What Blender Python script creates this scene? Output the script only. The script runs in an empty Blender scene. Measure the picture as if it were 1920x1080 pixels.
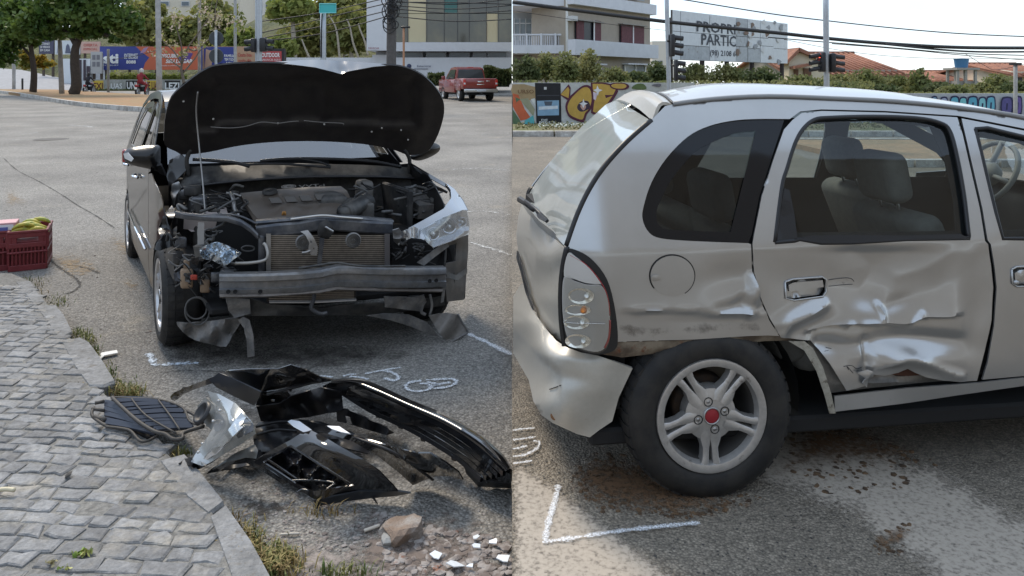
import bpy, bmesh, math, random
import numpy as np
from mathutils import Vector, Matrix
from mathutils.geometry import delaunay_2d_cdt
random.seed(7); RNG = np.random.default_rng(7)
SC = bpy.context.scene; COL = SC.collection
# ------------------------------------------------------------------ camera, sky, sun, exposure
F, CX, HZ, H = 1400.0, 960.0, 150.0, 1.62          # focal length (px of 1920), principal column, horizon row, eye height
cam_d = bpy.data.cameras.new('camera'); cam = bpy.data.objects.new('camera', cam_d); COL.objects.link(cam)
cam.location = (0, 0, H); cam.rotation_euler = (math.radians(90), 0, 0)
cam_d.sensor_width = 36.0; cam_d.lens = 36.0 * F / 1920.0; cam_d.shift_y = -(540.0 - HZ) / 1920.0
cam_d.clip_start = 0.05; cam_d.clip_end = 2000.0
SC.camera = cam
SUN_AZ, SUN_EL = math.radians(-35.0), math.radians(50.0)   # azimuth from +Y towards +X
w = bpy.data.worlds.new('World'); SC.world = w; w.use_nodes = True
wn = w.node_tree; bg = wn.nodes['Background']
sky = wn.nodes.new('ShaderNodeTexSky'); sky.sky_type = 'NISHITA'; sky.sun_disc = False
sky.sun_elevation = SUN_EL; sky.sun_rotation = SUN_AZ; sky.air_density = 1.0; sky.dust_density = .4; sky.ozone_density = 1.0
tc = wn.nodes.new('ShaderNodeTexCoord'); mp = wn.nodes.new('ShaderNodeMapping'); mp.inputs['Scale'].default_value = (1.0, 1.0, 3.2)
cn = wn.nodes.new('ShaderNodeTexNoise'); cn.inputs['Scale'].default_value = 2.2; cn.inputs['Detail'].default_value = 7; cn.inputs['Roughness'].default_value = .55
cr = wn.nodes.new('ShaderNodeValToRGB'); cr.color_ramp.elements[0].position = .42; cr.color_ramp.elements[1].position = .72
cr.color_ramp.elements[0].color = (0.74, 0.74, 0.74, 1); cr.color_ramp.elements[1].color = (0.95, 0.95, 0.95, 1)
mx = wn.nodes.new('ShaderNodeMix'); mx.data_type = 'RGBA'; mx.inputs['B'].default_value = (2.45, 2.85, 3.35, 1)
L = wn.links.new
L(tc.outputs['Generated'], mp.inputs['Vector']); L(mp.outputs['Vector'], cn.inputs['Vector']); L(cn.outputs['Fac'], cr.inputs['Fac'])
L(cr.outputs['Color'], mx.inputs['Factor']); L(sky.outputs['Color'], mx.inputs['A']); L(mx.outputs['Result'], bg.inputs['Color'])
bg.inputs['Strength'].default_value = 0.15
sd = bpy.data.lights.new('sun', 'SUN'); sd.energy = 1.25; sd.angle = math.radians(18.0); sd.color = (1.0, 0.87, 0.70)
sun = bpy.data.objects.new('sun', sd); COL.objects.link(sun)
_s = Vector((math.sin(SUN_AZ) * math.cos(SUN_EL), math.cos(SUN_AZ) * math.cos(SUN_EL), math.sin(SUN_EL)))
sun.rotation_euler = _s.to_track_quat('Z', 'Y').to_euler(); sun.location = _s * 60
SC.view_settings.view_transform = 'Standard'; SC.view_settings.look = 'None'; SC.view_settings.exposure = 1.25
SC.view_settings.gamma = 1.0; SC.view_settings.use_curve_mapping = False
SC.cycles.use_denoising = True; SC.cycles.max_bounces = 8; SC.cycles.transparent_max_bounces = 12
SC.cycles.caustics_reflective = False; SC.cycles.caustics_refractive = False

# ------------------------------------------------------------------ projection helpers (photo pixel -> place)
SL, GRZ = 0.0155, 0.15      # the left street climbs gently beyond 6 m; the right carriageway lies one kerb higher
EYE = np.array([0.0, 0.0, H])
def ray(px, py): return np.array([(px - CX) / F, 1.0, -(py - HZ) / F])
def at(px, py, Y): return EYE + ray(px, py) * Y
def zl(Y): return 0.0 if Y < 6 else SL * (Y - 6)
def gl(px, py, dz=0.0):
    k = (py - HZ) / F
    if k > 0:
        Y = (H - dz) / k
        if Y < 6: return at(px, py, Y)
    return at(px, py, (H - dz + 6 * SL) / (k + SL))
def gr(px, py, dz=0.0): return at(px, py, (H - GRZ - dz) * F / (py - HZ))
def V3(p): return Vector((float(p[0]), float(p[1]), float(p[2])))

# ------------------------------------------------------------------ materials
MATS = {}
def M(name, col, rough=.5, metal=0., col2=None, vs=4., lo=.4, hi=.6, fa=0., fs=150., bump=0., bs=80., coat=0., rvar=0., spec=.5, emit=None, bd=.004, fcol=None, flo=.62, fhi=.7, fvs=30., cior=1.5, leaf=0., agg=0., ags=100., orand=0.):
    if name in MATS: return MATS[name]
    m = bpy.data.materials.new(name); m.use_nodes = True; MATS[name] = m
    t = m.node_tree; p = t.nodes['Principled BSDF']; K = t.links.new
    p.inputs['Base Color'].default_value = (*col, 1); p.inputs['Roughness'].default_value = rough
    p.inputs['Metallic'].default_value = metal; p.inputs['Coat Weight'].default_value = coat; p.inputs['Coat Roughness'].default_value = .03; p.inputs['Coat IOR'].default_value = cior
    p.inputs['Specular IOR Level'].default_value = spec
    geo = t.nodes.new('ShaderNodeNewGeometry')
    def nz(sc, det=5, ro=.6):
        n = t.nodes.new('ShaderNodeTexNoise'); n.inputs['Scale'].default_value = sc; n.inputs['Detail'].default_value = det; n.inputs['Roughness'].default_value = ro
        K(geo.outputs['Position'], n.inputs['Vector']); return n
    def mr(sock, a, b, c, d):
        r = t.nodes.new('ShaderNodeMapRange'); r.inputs[1].default_value = a; r.inputs[2].default_value = b; r.inputs[3].default_value = c; r.inputs[4].default_value = d
        K(sock, r.inputs[0]); return r.outputs[0]
    cs = None
    def mix(fac, a, b, mode='MIX'):
        x = t.nodes.new('ShaderNodeMix'); x.data_type = 'RGBA'; x.blend_type = mode
        if isinstance(fac, float): x.inputs['Factor'].default_value = fac
        else: K(fac, x.inputs['Factor'])
        for s, v in (('A', a), ('B', b)):
            if isinstance(v, tuple): x.inputs[s].default_value = (*v, 1)
            else: K(v, x.inputs[s])
        return x.outputs['Result']
    cur = col
    if col2 is not None:
        n = nz(vs); cur = mix(mr(n.outputs['Fac'], lo, hi, 0, 1), cur, col2)
    if fcol is not None:
        n = nz(fvs, 4, .7); cur = mix(mr(n.outputs['Fac'], flo, fhi, 0, 1), cur, fcol)
    if fa > 0:
        n = nz(fs, 3, .7); v = mr(n.outputs['Fac'], .3, .7, 1 - fa, 1 + fa)
        cur = mix(1.0, cur, v, 'MULTIPLY')
    if orand > 0:     # every piece has a shade of its own
        oi = t.nodes.new('ShaderNodeObjectInfo'); cur = mix(1.0, cur, mr(oi.outputs['Random'], 0, 1, 1 - orand, 1 + orand), 'MULTIPLY')
    vor = None
    if agg > 0:       # stone chips of different shade set in the binder
        vor = t.nodes.new('ShaderNodeTexVoronoi'); vor.inputs['Scale'].default_value = ags; K(geo.outputs['Position'], vor.inputs['Vector'])
        sp = t.nodes.new('ShaderNodeSeparateColor'); K(vor.outputs['Color'], sp.inputs[0]); v = mr(sp.outputs[0], 0, 1, 1 - agg, 1 + agg * 1.15); cur = mix(1.0, cur, v, 'MULTIPLY')
        v2 = mr(vor.outputs['Distance'], .25, .75, 1.0, .55); cur = mix(1.0, cur, v2, 'MULTIPLY')
    if not isinstance(cur, tuple): K(cur, p.inputs['Base Color'])
    if rvar > 0:
        n = nz(7.); K(mr(n.outputs['Fac'], .3, .7, max(.02, rough - rvar), rough + rvar), p.inputs['Roughness'])
    if bump > 0:
        n = nz(bs, 4, .65); b = t.nodes.new('ShaderNodeBump'); b.inputs['Strength'].default_value = bump; b.inputs['Distance'].default_value = bd
        hs = n.outputs['Fac']
        if vor is not None:
            mm = t.nodes.new('ShaderNodeMath'); mm.operation = 'MULTIPLY_ADD'; mm.inputs[1].default_value = -1.1; K(vor.outputs['Distance'], mm.inputs[0]); K(n.outputs['Fac'], mm.inputs[2]); hs = mm.outputs[0]
        K(hs, b.inputs['Height']); K(b.outputs['Normal'], p.inputs['Normal'])
    if leaf > 0:      # thin leaves let light through
        tl = t.nodes.new('ShaderNodeBsdfTranslucent'); ms = t.nodes.new('ShaderNodeMixShader'); ms.inputs[0].default_value = leaf
        if isinstance(cur, tuple): tl.inputs['Color'].default_value = (*cur, 1)
        else: K(cur, tl.inputs['Color'])
        K(p.outputs[0], ms.inputs[1]); K(tl.outputs[0], ms.inputs[2]); K(ms.outputs[0], t.nodes['Material Output'].inputs['Surface'])
    if emit: p.inputs['Emission Color'].default_value = (*col, 1); p.inputs['Emission Strength'].default_value = emit
    return m
def glass(name, tint, dust=0., dustcol=(.6, .62, .6), rough=.02, base=.07):
    if name in MATS: return MATS[name]
    m = bpy.data.materials.new(name); m.use_nodes = True; MATS[name] = m
    t = m.node_tree; K = t.links.new; t.nodes.remove(t.nodes['Principled BSDF']); out = t.nodes['Material Output']
    tr = t.nodes.new('ShaderNodeBsdfTransparent'); tr.inputs['Color'].default_value = (*tint, 1)
    gs = t.nodes.new('ShaderNodeBsdfGlossy'); gs.inputs['Roughness'].default_value = rough; gs.inputs['Color'].default_value = (1, 1, 1, 1)
    fr = t.nodes.new('ShaderNodeLayerWeight'); fr.inputs['Blend'].default_value = .5
    pw = t.nodes.new('ShaderNodeMath'); pw.operation = 'POWER'; pw.inputs[1].default_value = 4.; K(fr.outputs['Facing'], pw.inputs[0])
    ad = t.nodes.new('ShaderNodeMath'); ad.operation = 'MULTIPLY_ADD'; ad.use_clamp = True; ad.inputs[1].default_value = .85; ad.inputs[2].default_value = 0.035 + base; K(pw.outputs[0], ad.inputs[0])
    ms = t.nodes.new('ShaderNodeMixShader'); K(ad.outputs[0], ms.inputs[0]); K(tr.outputs[0], ms.inputs[1]); K(gs.outputs[0], ms.inputs[2])
    last = ms.outputs[0]
    if dust > 0:
        df = t.nodes.new('ShaderNodeBsdfDiffuse'); df.inputs['Color'].default_value = (*dustcol, 1)
        geo = t.nodes.new('ShaderNodeNewGeometry'); n = t.nodes.new('ShaderNodeTexNoise'); n.inputs['Scale'].default_value = 5; n.inputs['Detail'].default_value = 6
        K(geo.outputs['Position'], n.inputs['Vector'])
        r = t.nodes.new('ShaderNodeMapRange'); r.inputs[1].default_value = .3; r.inputs[2].default_value = .7; r.inputs[3].default_value = dust * .88; r.inputs[4].default_value = min(1, dust * 1.1); K(n.outputs['Fac'], r.inputs[0])
        m2 = t.nodes.new('ShaderNodeMixShader'); K(r.outputs[0], m2.inputs[0]); K(last, m2.inputs[1]); K(df.outputs[0], m2.inputs[2]); last = m2.outputs[0]
    K(last, out.inputs['Surface']); return m
def chalk(name, col, cover=.55, sc=90., soft=.08):
    """worn paint: the sheet shows the road through its gaps"""
    if name in MATS: return MATS[name]
    m = M(name, col, .85, fa=.12, fs=60.); t = m.node_tree; K = t.links.new; p = t.nodes['Principled BSDF']
    geo = t.nodes.new('ShaderNodeNewGeometry'); n = t.nodes.new('ShaderNodeTexNoise'); n.inputs['Scale'].default_value = sc; n.inputs['Detail'].default_value = 5; n.inputs['Roughness'].default_value = .7
    K(geo.outputs['Position'], n.inputs['Vector'])
    r = t.nodes.new('ShaderNodeMapRange'); c = 1 - cover; mid = .5 + (c - .5) * .5; r.inputs[1].default_value = mid - soft; r.inputs[2].default_value = mid + soft
    at_ = t.nodes.new('ShaderNodeAttribute'); at_.attribute_name = 'cover'
    su = t.nodes.new('ShaderNodeMath'); su.operation = 'MULTIPLY_ADD'; su.inputs[1].default_value = -.32; su.inputs[2].default_value = 0.
    K(at_.outputs['Fac'], su.inputs[0]); ad = t.nodes.new('ShaderNodeMath'); ad.operation = 'ADD'; K(n.outputs['Fac'], ad.inputs[0]); K(su.outputs[0], ad.inputs[1])
    K(ad.outputs[0], r.inputs[0]); K(r.outputs[0], p.inputs['Alpha']); return m

# ------------------------------------------------------------------ object helpers
def wm(o):
    b = Matrix.LocRotScale(o.location, o.rotation_euler, o.scale)
    return wm(o.parent) @ o.matrix_parent_inverse @ b if o.parent else b
def tag(o, label=None, cat=None, group=None, kind=None):
    if label: o['label'] = label
    if cat: o['category'] = cat
    if group: o['group'] = group
    if kind: o['kind'] = kind
    return o
def thing(name, label, cat, loc, group=None):
    o = bpy.data.objects.new(name, None); o.empty_display_size = .2; COL.objects.link(o); o.location = V3(loc)
    return tag(o, label, cat, group)
def ob(name, vf, mat, parent=None, smooth=False, label=None, cat=None, group=None, kind=None, solid=0., soff=-1., auto=None):
    v, f = vf
    v = np.asarray(v, float).reshape(-1, 3)
    loc = np.zeros(3)
    if parent is None and len(v):
        loc = np.array([(v[:, 0].min() + v[:, 0].max()) / 2, (v[:, 1].min() + v[:, 1].max()) / 2, v[:, 2].min()]); v = v - loc
    me = bpy.data.meshes.new(name); me.from_pydata(v.tolist(), [], [tuple(int(i) for i in q) for q in f])
    if mat is not None: me.materials.append(mat)
    if smooth: me.polygons.foreach_set('use_smooth', [True] * len(me.polygons))
    me.update()
    if smooth and auto: me.set_sharp_from_angle(angle=math.radians(auto))
    o = bpy.data.objects.new(name, me); COL.objects.link(o); o.location = V3(loc)
    if parent is not None:
        o.parent = parent; o.matrix_parent_inverse = wm(parent).inverted()
    if solid:
        md = o.modifiers.new('thickness', 'SOLIDIFY'); md.thickness = solid; md.offset = soff
        if smooth: es = o.modifiers.new('edges', 'EDGE_SPLIT'); es.split_angle = math.radians(62); es.use_edge_sharp = False
    return tag(o, label, cat, group, kind)
def join(*parts):
    V, Fs, n = [], [], 0
    for v, f in parts:
        v = np.asarray(v, float).reshape(-1, 3); V.append(v); Fs += [tuple(i + n for i in q) for q in f]; n += len(v)
    return np.concatenate(V), Fs
def xf(vf, fn): return np.array([fn(p) for p in vf[0]]), vf[1]
BOXF = [(0, 3, 2, 1), (4, 5, 6, 7), (0, 1, 5, 4), (1, 2, 6, 5), (2, 3, 7, 6), (3, 0, 4, 7)]
def box(x0, x1, y0, y1, z0, z1):
    return np.array([(x0, y0, z0), (x1, y0, z0), (x1, y1, z0), (x0, y1, z0), (x0, y0, z1), (x1, y0, z1), (x1, y1, z1), (x0, y1, z1)], float), list(BOXF)
def bbox(x0, x1, y0, y1, z0, z1, c=.01, seg=1):
    bm = bmesh.new(); v, f = box(x0, x1, y0, y1, z0, z1); vs = [bm.verts.new(p) for p in v]
    for q in f: bm.faces.new([vs[i] for i in q])
    c = min(c, .45 * min(x1 - x0, y1 - y0, z1 - z0))
    bmesh.ops.bevel(bm, geom=bm.edges[:], offset=c, segments=seg, affect='EDGES', profile=.5)
    bm.verts.index_update(); r = np.array([tuple(q.co) for q in bm.verts]), [tuple(q.index for q in g.verts) for g in bm.faces]
    bm.free(); return r
def hexa(p8): return np.array(p8, float), list(BOXF)
def tube(pts, r, n=8, closed=False, cap=True):
    P = np.array(pts, float); k = len(P); R = np.full(k, r, float) if np.isscalar(r) else np.array(r, float)
    V, Fs = [], []; T = np.gradient(P, axis=0) if not closed else (np.roll(P, -1, 0) - np.roll(P, 1, 0))
    up = np.array([0, 0, 1.0]) if abs(T[0][2]) < .9 * np.linalg.norm(T[0]) else np.array([1.0, 0, 0])
    prev = None
    for i in range(k):
        t = T[i] / (np.linalg.norm(T[i]) + 1e-9)
        if prev is None: s = np.cross(t, up)
        else: s = prev - t * np.dot(prev, t)
        s /= np.linalg.norm(s) + 1e-9; u = np.cross(s, t); prev = s
        for j in range(n):
            a = 2 * math.pi * j / n; V.append(P[i] + R[i] * (math.cos(a) * s + math.sin(a) * u))
    m = k if closed else k - 1
    for i in range(m):
        for j in range(n):
            a, b = i * n + j, i * n + (j + 1) % n; c, d = ((i + 1) % k) * n + (j + 1) % n, ((i + 1) % k) * n + j
            Fs.append((a, b, c, d))
    if cap and not closed: Fs += [tuple(range(n - 1, -1, -1)), tuple(range((k - 1) * n, k * n))]
    return np.array(V), Fs
def lathe(prof, org, axis, n=24, xdir=None, a0=0., a1=2 * math.pi):
    ax = np.array(axis, float); ax /= np.linalg.norm(ax)
    x = np.array(xdir, float) if xdir is not None else (np.array([0, 0, 1.0]) if abs(ax[2]) < .9 else np.array([1.0, 0, 0]))
    x = x - ax * np.dot(x, ax); x /= np.linalg.norm(x); y = np.cross(ax, x); V, Fs = [], []; k = len(prof)
    full = abs(a1 - a0 - 2 * math.pi) < 1e-6; m = n if full else n + 1
    for i in range(m):
        a = a0 + (a1 - a0) * i / n
        for r, h in prof: V.append(np.array(org) + r * (math.cos(a) * x + math.sin(a) * y) + h * ax)
    for i in range(n):
        for j in range(k - 1):
            a, b = i * k + j, i * k + j + 1; c, d = ((i + 1) % m) * k + j + 1, ((i + 1) % m) * k + j
            Fs.append((a, d, c, b))
    return np.array(V), Fs
def sm(pts, closed=True, n=5):
    """Catmull-Rom through the points"""
    P = np.array(pts, float); k = len(P); out = []
    for i in range(k if closed else k - 1):
        p0 = P[(i - 1) % k] if closed or i > 0 else P[i]; p1 = P[i]; p2 = P[(i + 1) % k]
        p3 = P[(i + 2) % k] if closed or i + 2 < k else p2
        for j in range(n):
            t = j / n
            out.append(.5 * (2 * p1 + (p2 - p0) * t + (2 * p0 - 5 * p1 + 4 * p2 - p3) * t * t + (3 * p1 - p0 - 3 * p2 + p3) * t ** 3))
    if not closed: out.append(P[-1])
    return [tuple(q) for q in out]
def inside(P, poly):
    P = np.asarray(P, float); q = np.asarray(poly, float)[:, :2]; x, y = P[:, 0], P[:, 1]; r = np.zeros(len(P), bool)
    x1, y1 = q[:, 0], q[:, 1]; x2, y2 = np.roll(x1, -1), np.roll(y1, -1)
    for a, b, c, d in zip(x1, y1, x2, y2):
        if b == d: continue
        k = (b > y) != (d > y); r ^= k & (x < (c - a) * (y - b) / (d - b) + a)
    return r
def dist(P, poly, closed=True):
    P = np.asarray(P, float); q = np.asarray(poly, float)[:, :2]; D = np.full(len(P), 1e9)
    n = len(q)
    for i in range(n if closed else n - 1):
        a, b = q[i], q[(i + 1) % n]; ab = b - a; l = ab @ ab + 1e-12
        t = np.clip(((P[:, :2] - a) @ ab) / l, 0, 1); D = np.minimum(D, np.linalg.norm(P[:, :2] - (a + t[:, None] * ab), axis=1))
    return D
def dens(poly, step):
    q = [np.array(p[:2], float) for p in poly]; out = []
    for i in range(len(q)):
        a, b = q[i], q[(i + 1) % len(q)]; n = max(1, int(np.linalg.norm(b - a) / step + .5))
        out += [a + (b - a) * j / n for j in range(n)]
    return out
def cdt(outline, holes=(), step=12., lines=()):
    o = dens(outline, step); hs = [dens(h, step) for h in holes]; A = np.array(o)
    xs = np.arange(A[:, 0].min() + step * .5, A[:, 0].max(), step); ys = np.arange(A[:, 1].min() + step * .5, A[:, 1].max(), step * .866)
    G = np.array([(x + (step * .5 if j % 2 else 0), y) for j, y in enumerate(ys) for x in xs]) if len(xs) and len(ys) else np.zeros((0, 2))
    if len(G):
        k = inside(G, o) & (dist(G, o) > step * .45)
        for h in hs: k &= ~inside(G, h) & (dist(G, h) > step * .45)
        for l in lines: k &= dist(G, l, False) > step * .5
        G = G[k]
    pts, ed = [], []
    for l in [o] + hs:
        i0 = len(pts); pts += [tuple(p) for p in l]; ed += [(i0 + i, i0 + (i + 1) % len(l)) for i in range(len(l))]
    for l in lines:
        q = [p for p in dens(list(l) + list(l)[-2:0:-1], step)][: 1 + sum(max(1, int(np.linalg.norm(np.array(l[i + 1]) - np.array(l[i])) / step + .5)) for i in range(len(l) - 1))]
        i0 = len(pts); pts += [tuple(p) for p in q]; ed += [(i0 + i, i0 + i + 1) for i in range(len(q) - 1)]
    pts += [tuple(p) for p in G]
    r = delaunay_2d_cdt([Vector((float(p[0]), float(p[1]))) for p in pts], ed, [], 0, 1e-5)
    v = np.array([tuple(p) for p in r[0]]); fs = [tuple(f) for f in r[2]]
    cen = np.array([v[list(f)].mean(0) for f in fs]); k = inside(cen, o)
    for h in hs: k &= ~inside(cen, h)
    fs = [f for f, g in zip(fs, k) if g]
    used = sorted({i for f in fs for i in f}); mp_ = {i: j for j, i in enumerate(used)}
    return v[used], [tuple(mp_[i] for i in f) for f in fs]
def tps(ctrl):
    c = np.array(ctrl, float); P, d = c[:, :2] / 100., c[:, 2]; n = len(P)
    if n < 3: return lambda q: np.full(len(q), d.mean())
    def U(r): return np.where(r > 1e-9, r * r * np.log(r + 1e-12), 0)
    K = U(np.linalg.norm(P[:, None] - P[None], axis=2)) + 1e-4 * np.eye(n); Q = np.c_[np.ones(n), P]
    A = np.block([[K, Q], [Q.T, np.zeros((3, 3))]]); s = np.linalg.lstsq(A, np.r_[d, 0, 0, 0], rcond=None)[0]
    def f(q):
        q = np.asarray(q, float)[:, :2] / 100.
        return U(np.linalg.norm(q[:, None] - P[None], axis=2)) @ s[:n] + np.c_[np.ones(len(q)), q] @ s[n:]
    return f
def face_cam(v, f, to=EYE):
    s = 0.
    for q in f[::max(1, len(f) // 60)]:
        a, b, c = v[q[0]], v[q[1]], v[q[2]]; s += np.dot(np.cross(b - a, c - a), to - a) / (np.linalg.norm(np.cross(b - a, c - a)) + 1e-12)
    return f if s > 0 else [tuple(reversed(q)) for q in f]
def patch_vf(outline, un, inner=(), holes=(), step=12., bend=None):
    """a sheet whose outline points carry a depth; un(px, py, depth) gives the place"""
    v2, f = cdt([p[:2] for p in outline], holes, step)
    ctl = list({(round(p[0], 1), round(p[1], 1)): p for p in list(outline) + list(inner)}.values())
    if len(ctl) > 70: ctl = ctl[::2]
    d = tps(ctl)(v2)
    if bend is not None: d = d + bend(v2)
    v = np.array([un(a, b, c) for (a, b), c in zip(v2, d)])
    return v, face_cam(v, f)
def unz(px, py, z):
    k = (py - HZ) / F; return at(px, py, (H - z) / k)
def patch(name, outline, mat, parent=None, un=at, inner=(), holes=(), step=12., bend=None, solid=.004, smooth=True, **kw):
    return ob(name, patch_vf(outline, un, inner, holes, step, bend), mat, parent, smooth, solid=solid, **kw)
def text(s, org, xd, yd, height, mat, parent, name='lettering', width=None, ext=.002, bold=0., shear=0., align='c', **kw):
    c = bpy.data.curves.new('t', 'FONT'); c.body = s; c.extrude = 0.; c.offset = bold; c.shear = shear; c.resolution_u = 2
    o = bpy.data.objects.new('t', c); COL.objects.link(o); bpy.context.view_layer.update()
    me = bpy.data.meshes.new_from_object(o.evaluated_get(bpy.context.evaluated_depsgraph_get()))
    v = np.array([tuple(q.co) for q in me.vertices]); f = [tuple(p.vertices) for p in me.polygons]
    bpy.data.objects.remove(o); bpy.data.curves.remove(c); bpy.data.meshes.remove(me)
    if not len(v): return None
    h = .72; sx = height / h
    x0, x1 = v[:, 0].min(), v[:, 0].max(); kx = sx if width is None else width / (x1 - x0)
    xm = (x0 + x1) / 2 if align == 'c' else x0
    xd, yd = np.array(xd, float), np.array(yd, float); xd /= np.linalg.norm(xd); yd /= np.linalg.norm(yd)
    nrm = np.cross(xd, yd); org = np.array(org, float)
    P = org + ((v[:, 0] - xm) * kx)[:, None] * xd + (v[:, 1] * sx)[:, None] * yd + nrm * ext
    return ob(name, (P, f), mat, parent, **kw)
def leaf_mesh(C, size, rng=RNG, aspect=.6, flat=0.0):
    """one small two-triangle leaf at each centre"""
    C = np.asarray(C, float); n = len(C); s = size * (0.6 + .8 * rng.random(n)); a = rng.normal(size=(n, 3)); a[:, 2] *= (1 - flat); a /= np.linalg.norm(a, axis=1)[:, None]
    b = rng.normal(size=(n, 3)); b -= a * (a * b).sum(1)[:, None]; b /= np.linalg.norm(b, axis=1)[:, None]
    A, B = a * s[:, None], b * (s * aspect)[:, None]
    V = np.stack([C - A, C + B * .8 + A * .1, C + A, C - B * .8 + A * .1], 1).reshape(-1, 3); i = np.arange(n) * 4
    return V, np.stack([i, i + 1, i + 2, i + 3], 1).tolist()
def copytree(o, parent=None):
    c = o.copy(); COL.objects.link(c); c.parent = parent
    for ch in [q for q in bpy.data.objects if q.parent == o]: copytree(ch, c)
    return c
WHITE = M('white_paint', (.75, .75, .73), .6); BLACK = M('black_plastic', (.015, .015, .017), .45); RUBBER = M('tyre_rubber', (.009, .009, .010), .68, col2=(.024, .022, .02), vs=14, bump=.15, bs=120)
DARK = M('dark_cavity', (.008, .008, .009), .8); STEEL = M('bare_steel', (.42, .42, .42), .38, .9, fa=.15, fs=40); CHROME = M('chrome', (.85, .86, .88), .12, 1., fa=.05)
# ------------------------------------------------------------------ ground
ASPH_L = M('worn_asphalt', (.36, .34, .308), .85, col2=(.235, .222, .203), vs=.55, lo=.35, hi=.65, fa=.25, fs=30., bump=.9, bs=95., bd=.008, agg=.26, ags=85., fcol=(.38, .34, .28), flo=.60, fhi=.78, fvs=1.7)
ASPH_R = M('dark_asphalt', (.33, .285, .225), .85, col2=(.235, .205, .165), vs=.8, lo=.35, hi=.65, fa=.25, fs=30., bump=.9, bs=110., bd=.008, agg=.28, ags=110., fcol=(.30, .25, .19), flo=.6, fhi=.8, fvs=3.)
def slab(x0, x1, ys, zf, depth=1.0):
    V, Fs = [], []
    for y in ys: V += [(x0, y, zf(y)), (x1, y, zf(y)), (x0, y, zf(y) - depth), (x1, y, zf(y) - depth)]
    for i in range(len(ys) - 1):
        a, b = 4 * i, 4 * i + 4
        Fs += [(a, a + 1, b + 1, b), (a + 2, b + 2, b + 3, a + 3), (a, b, b + 2, a + 2), (a + 1, a + 3, b + 3, b + 1)]
    n = 4 * (len(ys) - 1); Fs += [(0, 2, 3, 1), (n, n + 1, n + 3, n + 2)]
    return np.array(V, float), Fs
ob('road', slab(-150, 0, [-3, 6, 12, 20, 30, 45, 70, 110, 320], zl), ASPH_L, kind='structure')
ob('road_raised', slab(0.0, 160, [-3, 320], lambda y: GRZ), ASPH_R, kind='structure')

def gpoly(name, pts, mat, dz, right=False, parent=None, n=0, fade=0., **kw):
    """a thin sheet lying on the road"""
    g = gr if right else gl
    P = sm(pts, True, n) if n else pts
    ext = np.ptp(np.array(P, float), axis=0); st = max(5., min(40., ext.max() / 22)); v2, f = cdt(P, (), st)
    v = np.array([g(a, b) for a, b in v2]); v[:, 2] += dz
    o = ob(name, (v, face_cam(v, f, np.array([0, 0, 50.]))), mat, parent, **kw)
    if fade:        # how thinly the spill lies towards its rim
        e = 1 - np.clip(dist(v2, P) / (fade * min(ext)), 0, 1); a = o.data.attributes.new('cover', 'FLOAT', 'POINT'); a.data.foreach_set('value', e.astype(np.float32))
    return o
def strokes(name, lines, width, mat, dz, right=False, label=None, cat=None, kind=None):
    g = gr if right else gl; par = None
    if label:
        c = g(*lines[0][0]); par = thing(name, label, cat, c)
    for ln in lines:
        P = np.array([g(*p) for p in sm(ln, False, 6)]) if len(ln) > 2 else np.array([g(*(np.array(ln[0]) * (1 - t) + np.array(ln[1]) * t)) for t in np.linspace(0, 1, 9)])
        T = np.gradient(P, axis=0); S = np.c_[-T[:, 1], T[:, 0], 0 * T[:, 0]]; S /= np.linalg.norm(S, axis=1)[:, None] + 1e-9
        wd = width * (.5 + .12 * np.sin(np.arange(len(P)) * 1.7) + .1 * RNG.normal(size=len(P))); wd[0] *= .55; wd[-1] *= .5
        n = len(P); k = np.array([-1.35, -.7, 0, .7, 1.35]); V = np.concatenate([P + S * (wd * q)[:, None] for q in k]); V[:, 2] += dz
        f = [(j * n + i, (j + 1) * n + i, (j + 1) * n + i + 1, j * n + i + 1) for j in range(4) for i in range(n - 1)]
        o = ob('stroke' if par else name, (V, face_cam(V, f, np.array([0, 0, 50.]))), mat, par, kind=kind)
        e = np.repeat([1., .25, 0., .25, 1.], n); at_ = o.data.attributes.new('cover', 'FLOAT', 'POINT'); at_.data.foreach_set('value', e.astype(np.float32))
        dz += .0006

# crossing stripes and chalk on the right carriageway
STRIPE = chalk('worn_stripe_paint', (.41, .36, .30), .84, 60., .16)
gpoly('crossing_stripe', [(961.5, 866), (975, 872), (1010, 893), (1075, 940), (1150, 996), (1250, 1075), (1320, 1130), (961.5, 1130)], STRIPE, .004, True, fade=.05, kind='structure')
gpoly('crossing_stripe', [(1300, 850), (1430, 790), (1560, 782), (1610, 806), (1665, 836), (1770, 880), (1850, 927), (1940, 982), (2060, 1060), (2120, 1130), (1800, 1130), (1745, 1088), (1690, 1045), (1600, 978), (1520, 945), (1420, 905)], STRIPE, .004, True, fade=.05, kind='structure')
CHALK = chalk('white_chalk', (.82, .84, .87), .62, 150., .12)
strokes('chalk_mark', [[(1047, 913), (1040, 945), (1028, 985), (1021, 1021)], [(1017, 1022), (1080, 1013), (1160, 1001), (1240, 992), (1312, 985)]], .025, CHALK, .009, True, label='white chalk corner drawn on the road in front of the alloy wheel', cat='chalk mark')
strokes('chalk_mark', [[(961.5, 811), (980, 808), (1003, 806)], [(961.5, 829), (985, 826), (1004, 823)], [(961.5, 846), (975, 844), (988, 840)], [(961.5, 861), (985, 857), (1006, 846), (1011, 834), (1000, 831)], [(961.5, 874), (980, 872), (998, 869)]], .016, CHALK, .009, True, label='row of curved white chalk strokes under the silver bumper', cat='chalk mark')
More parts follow.
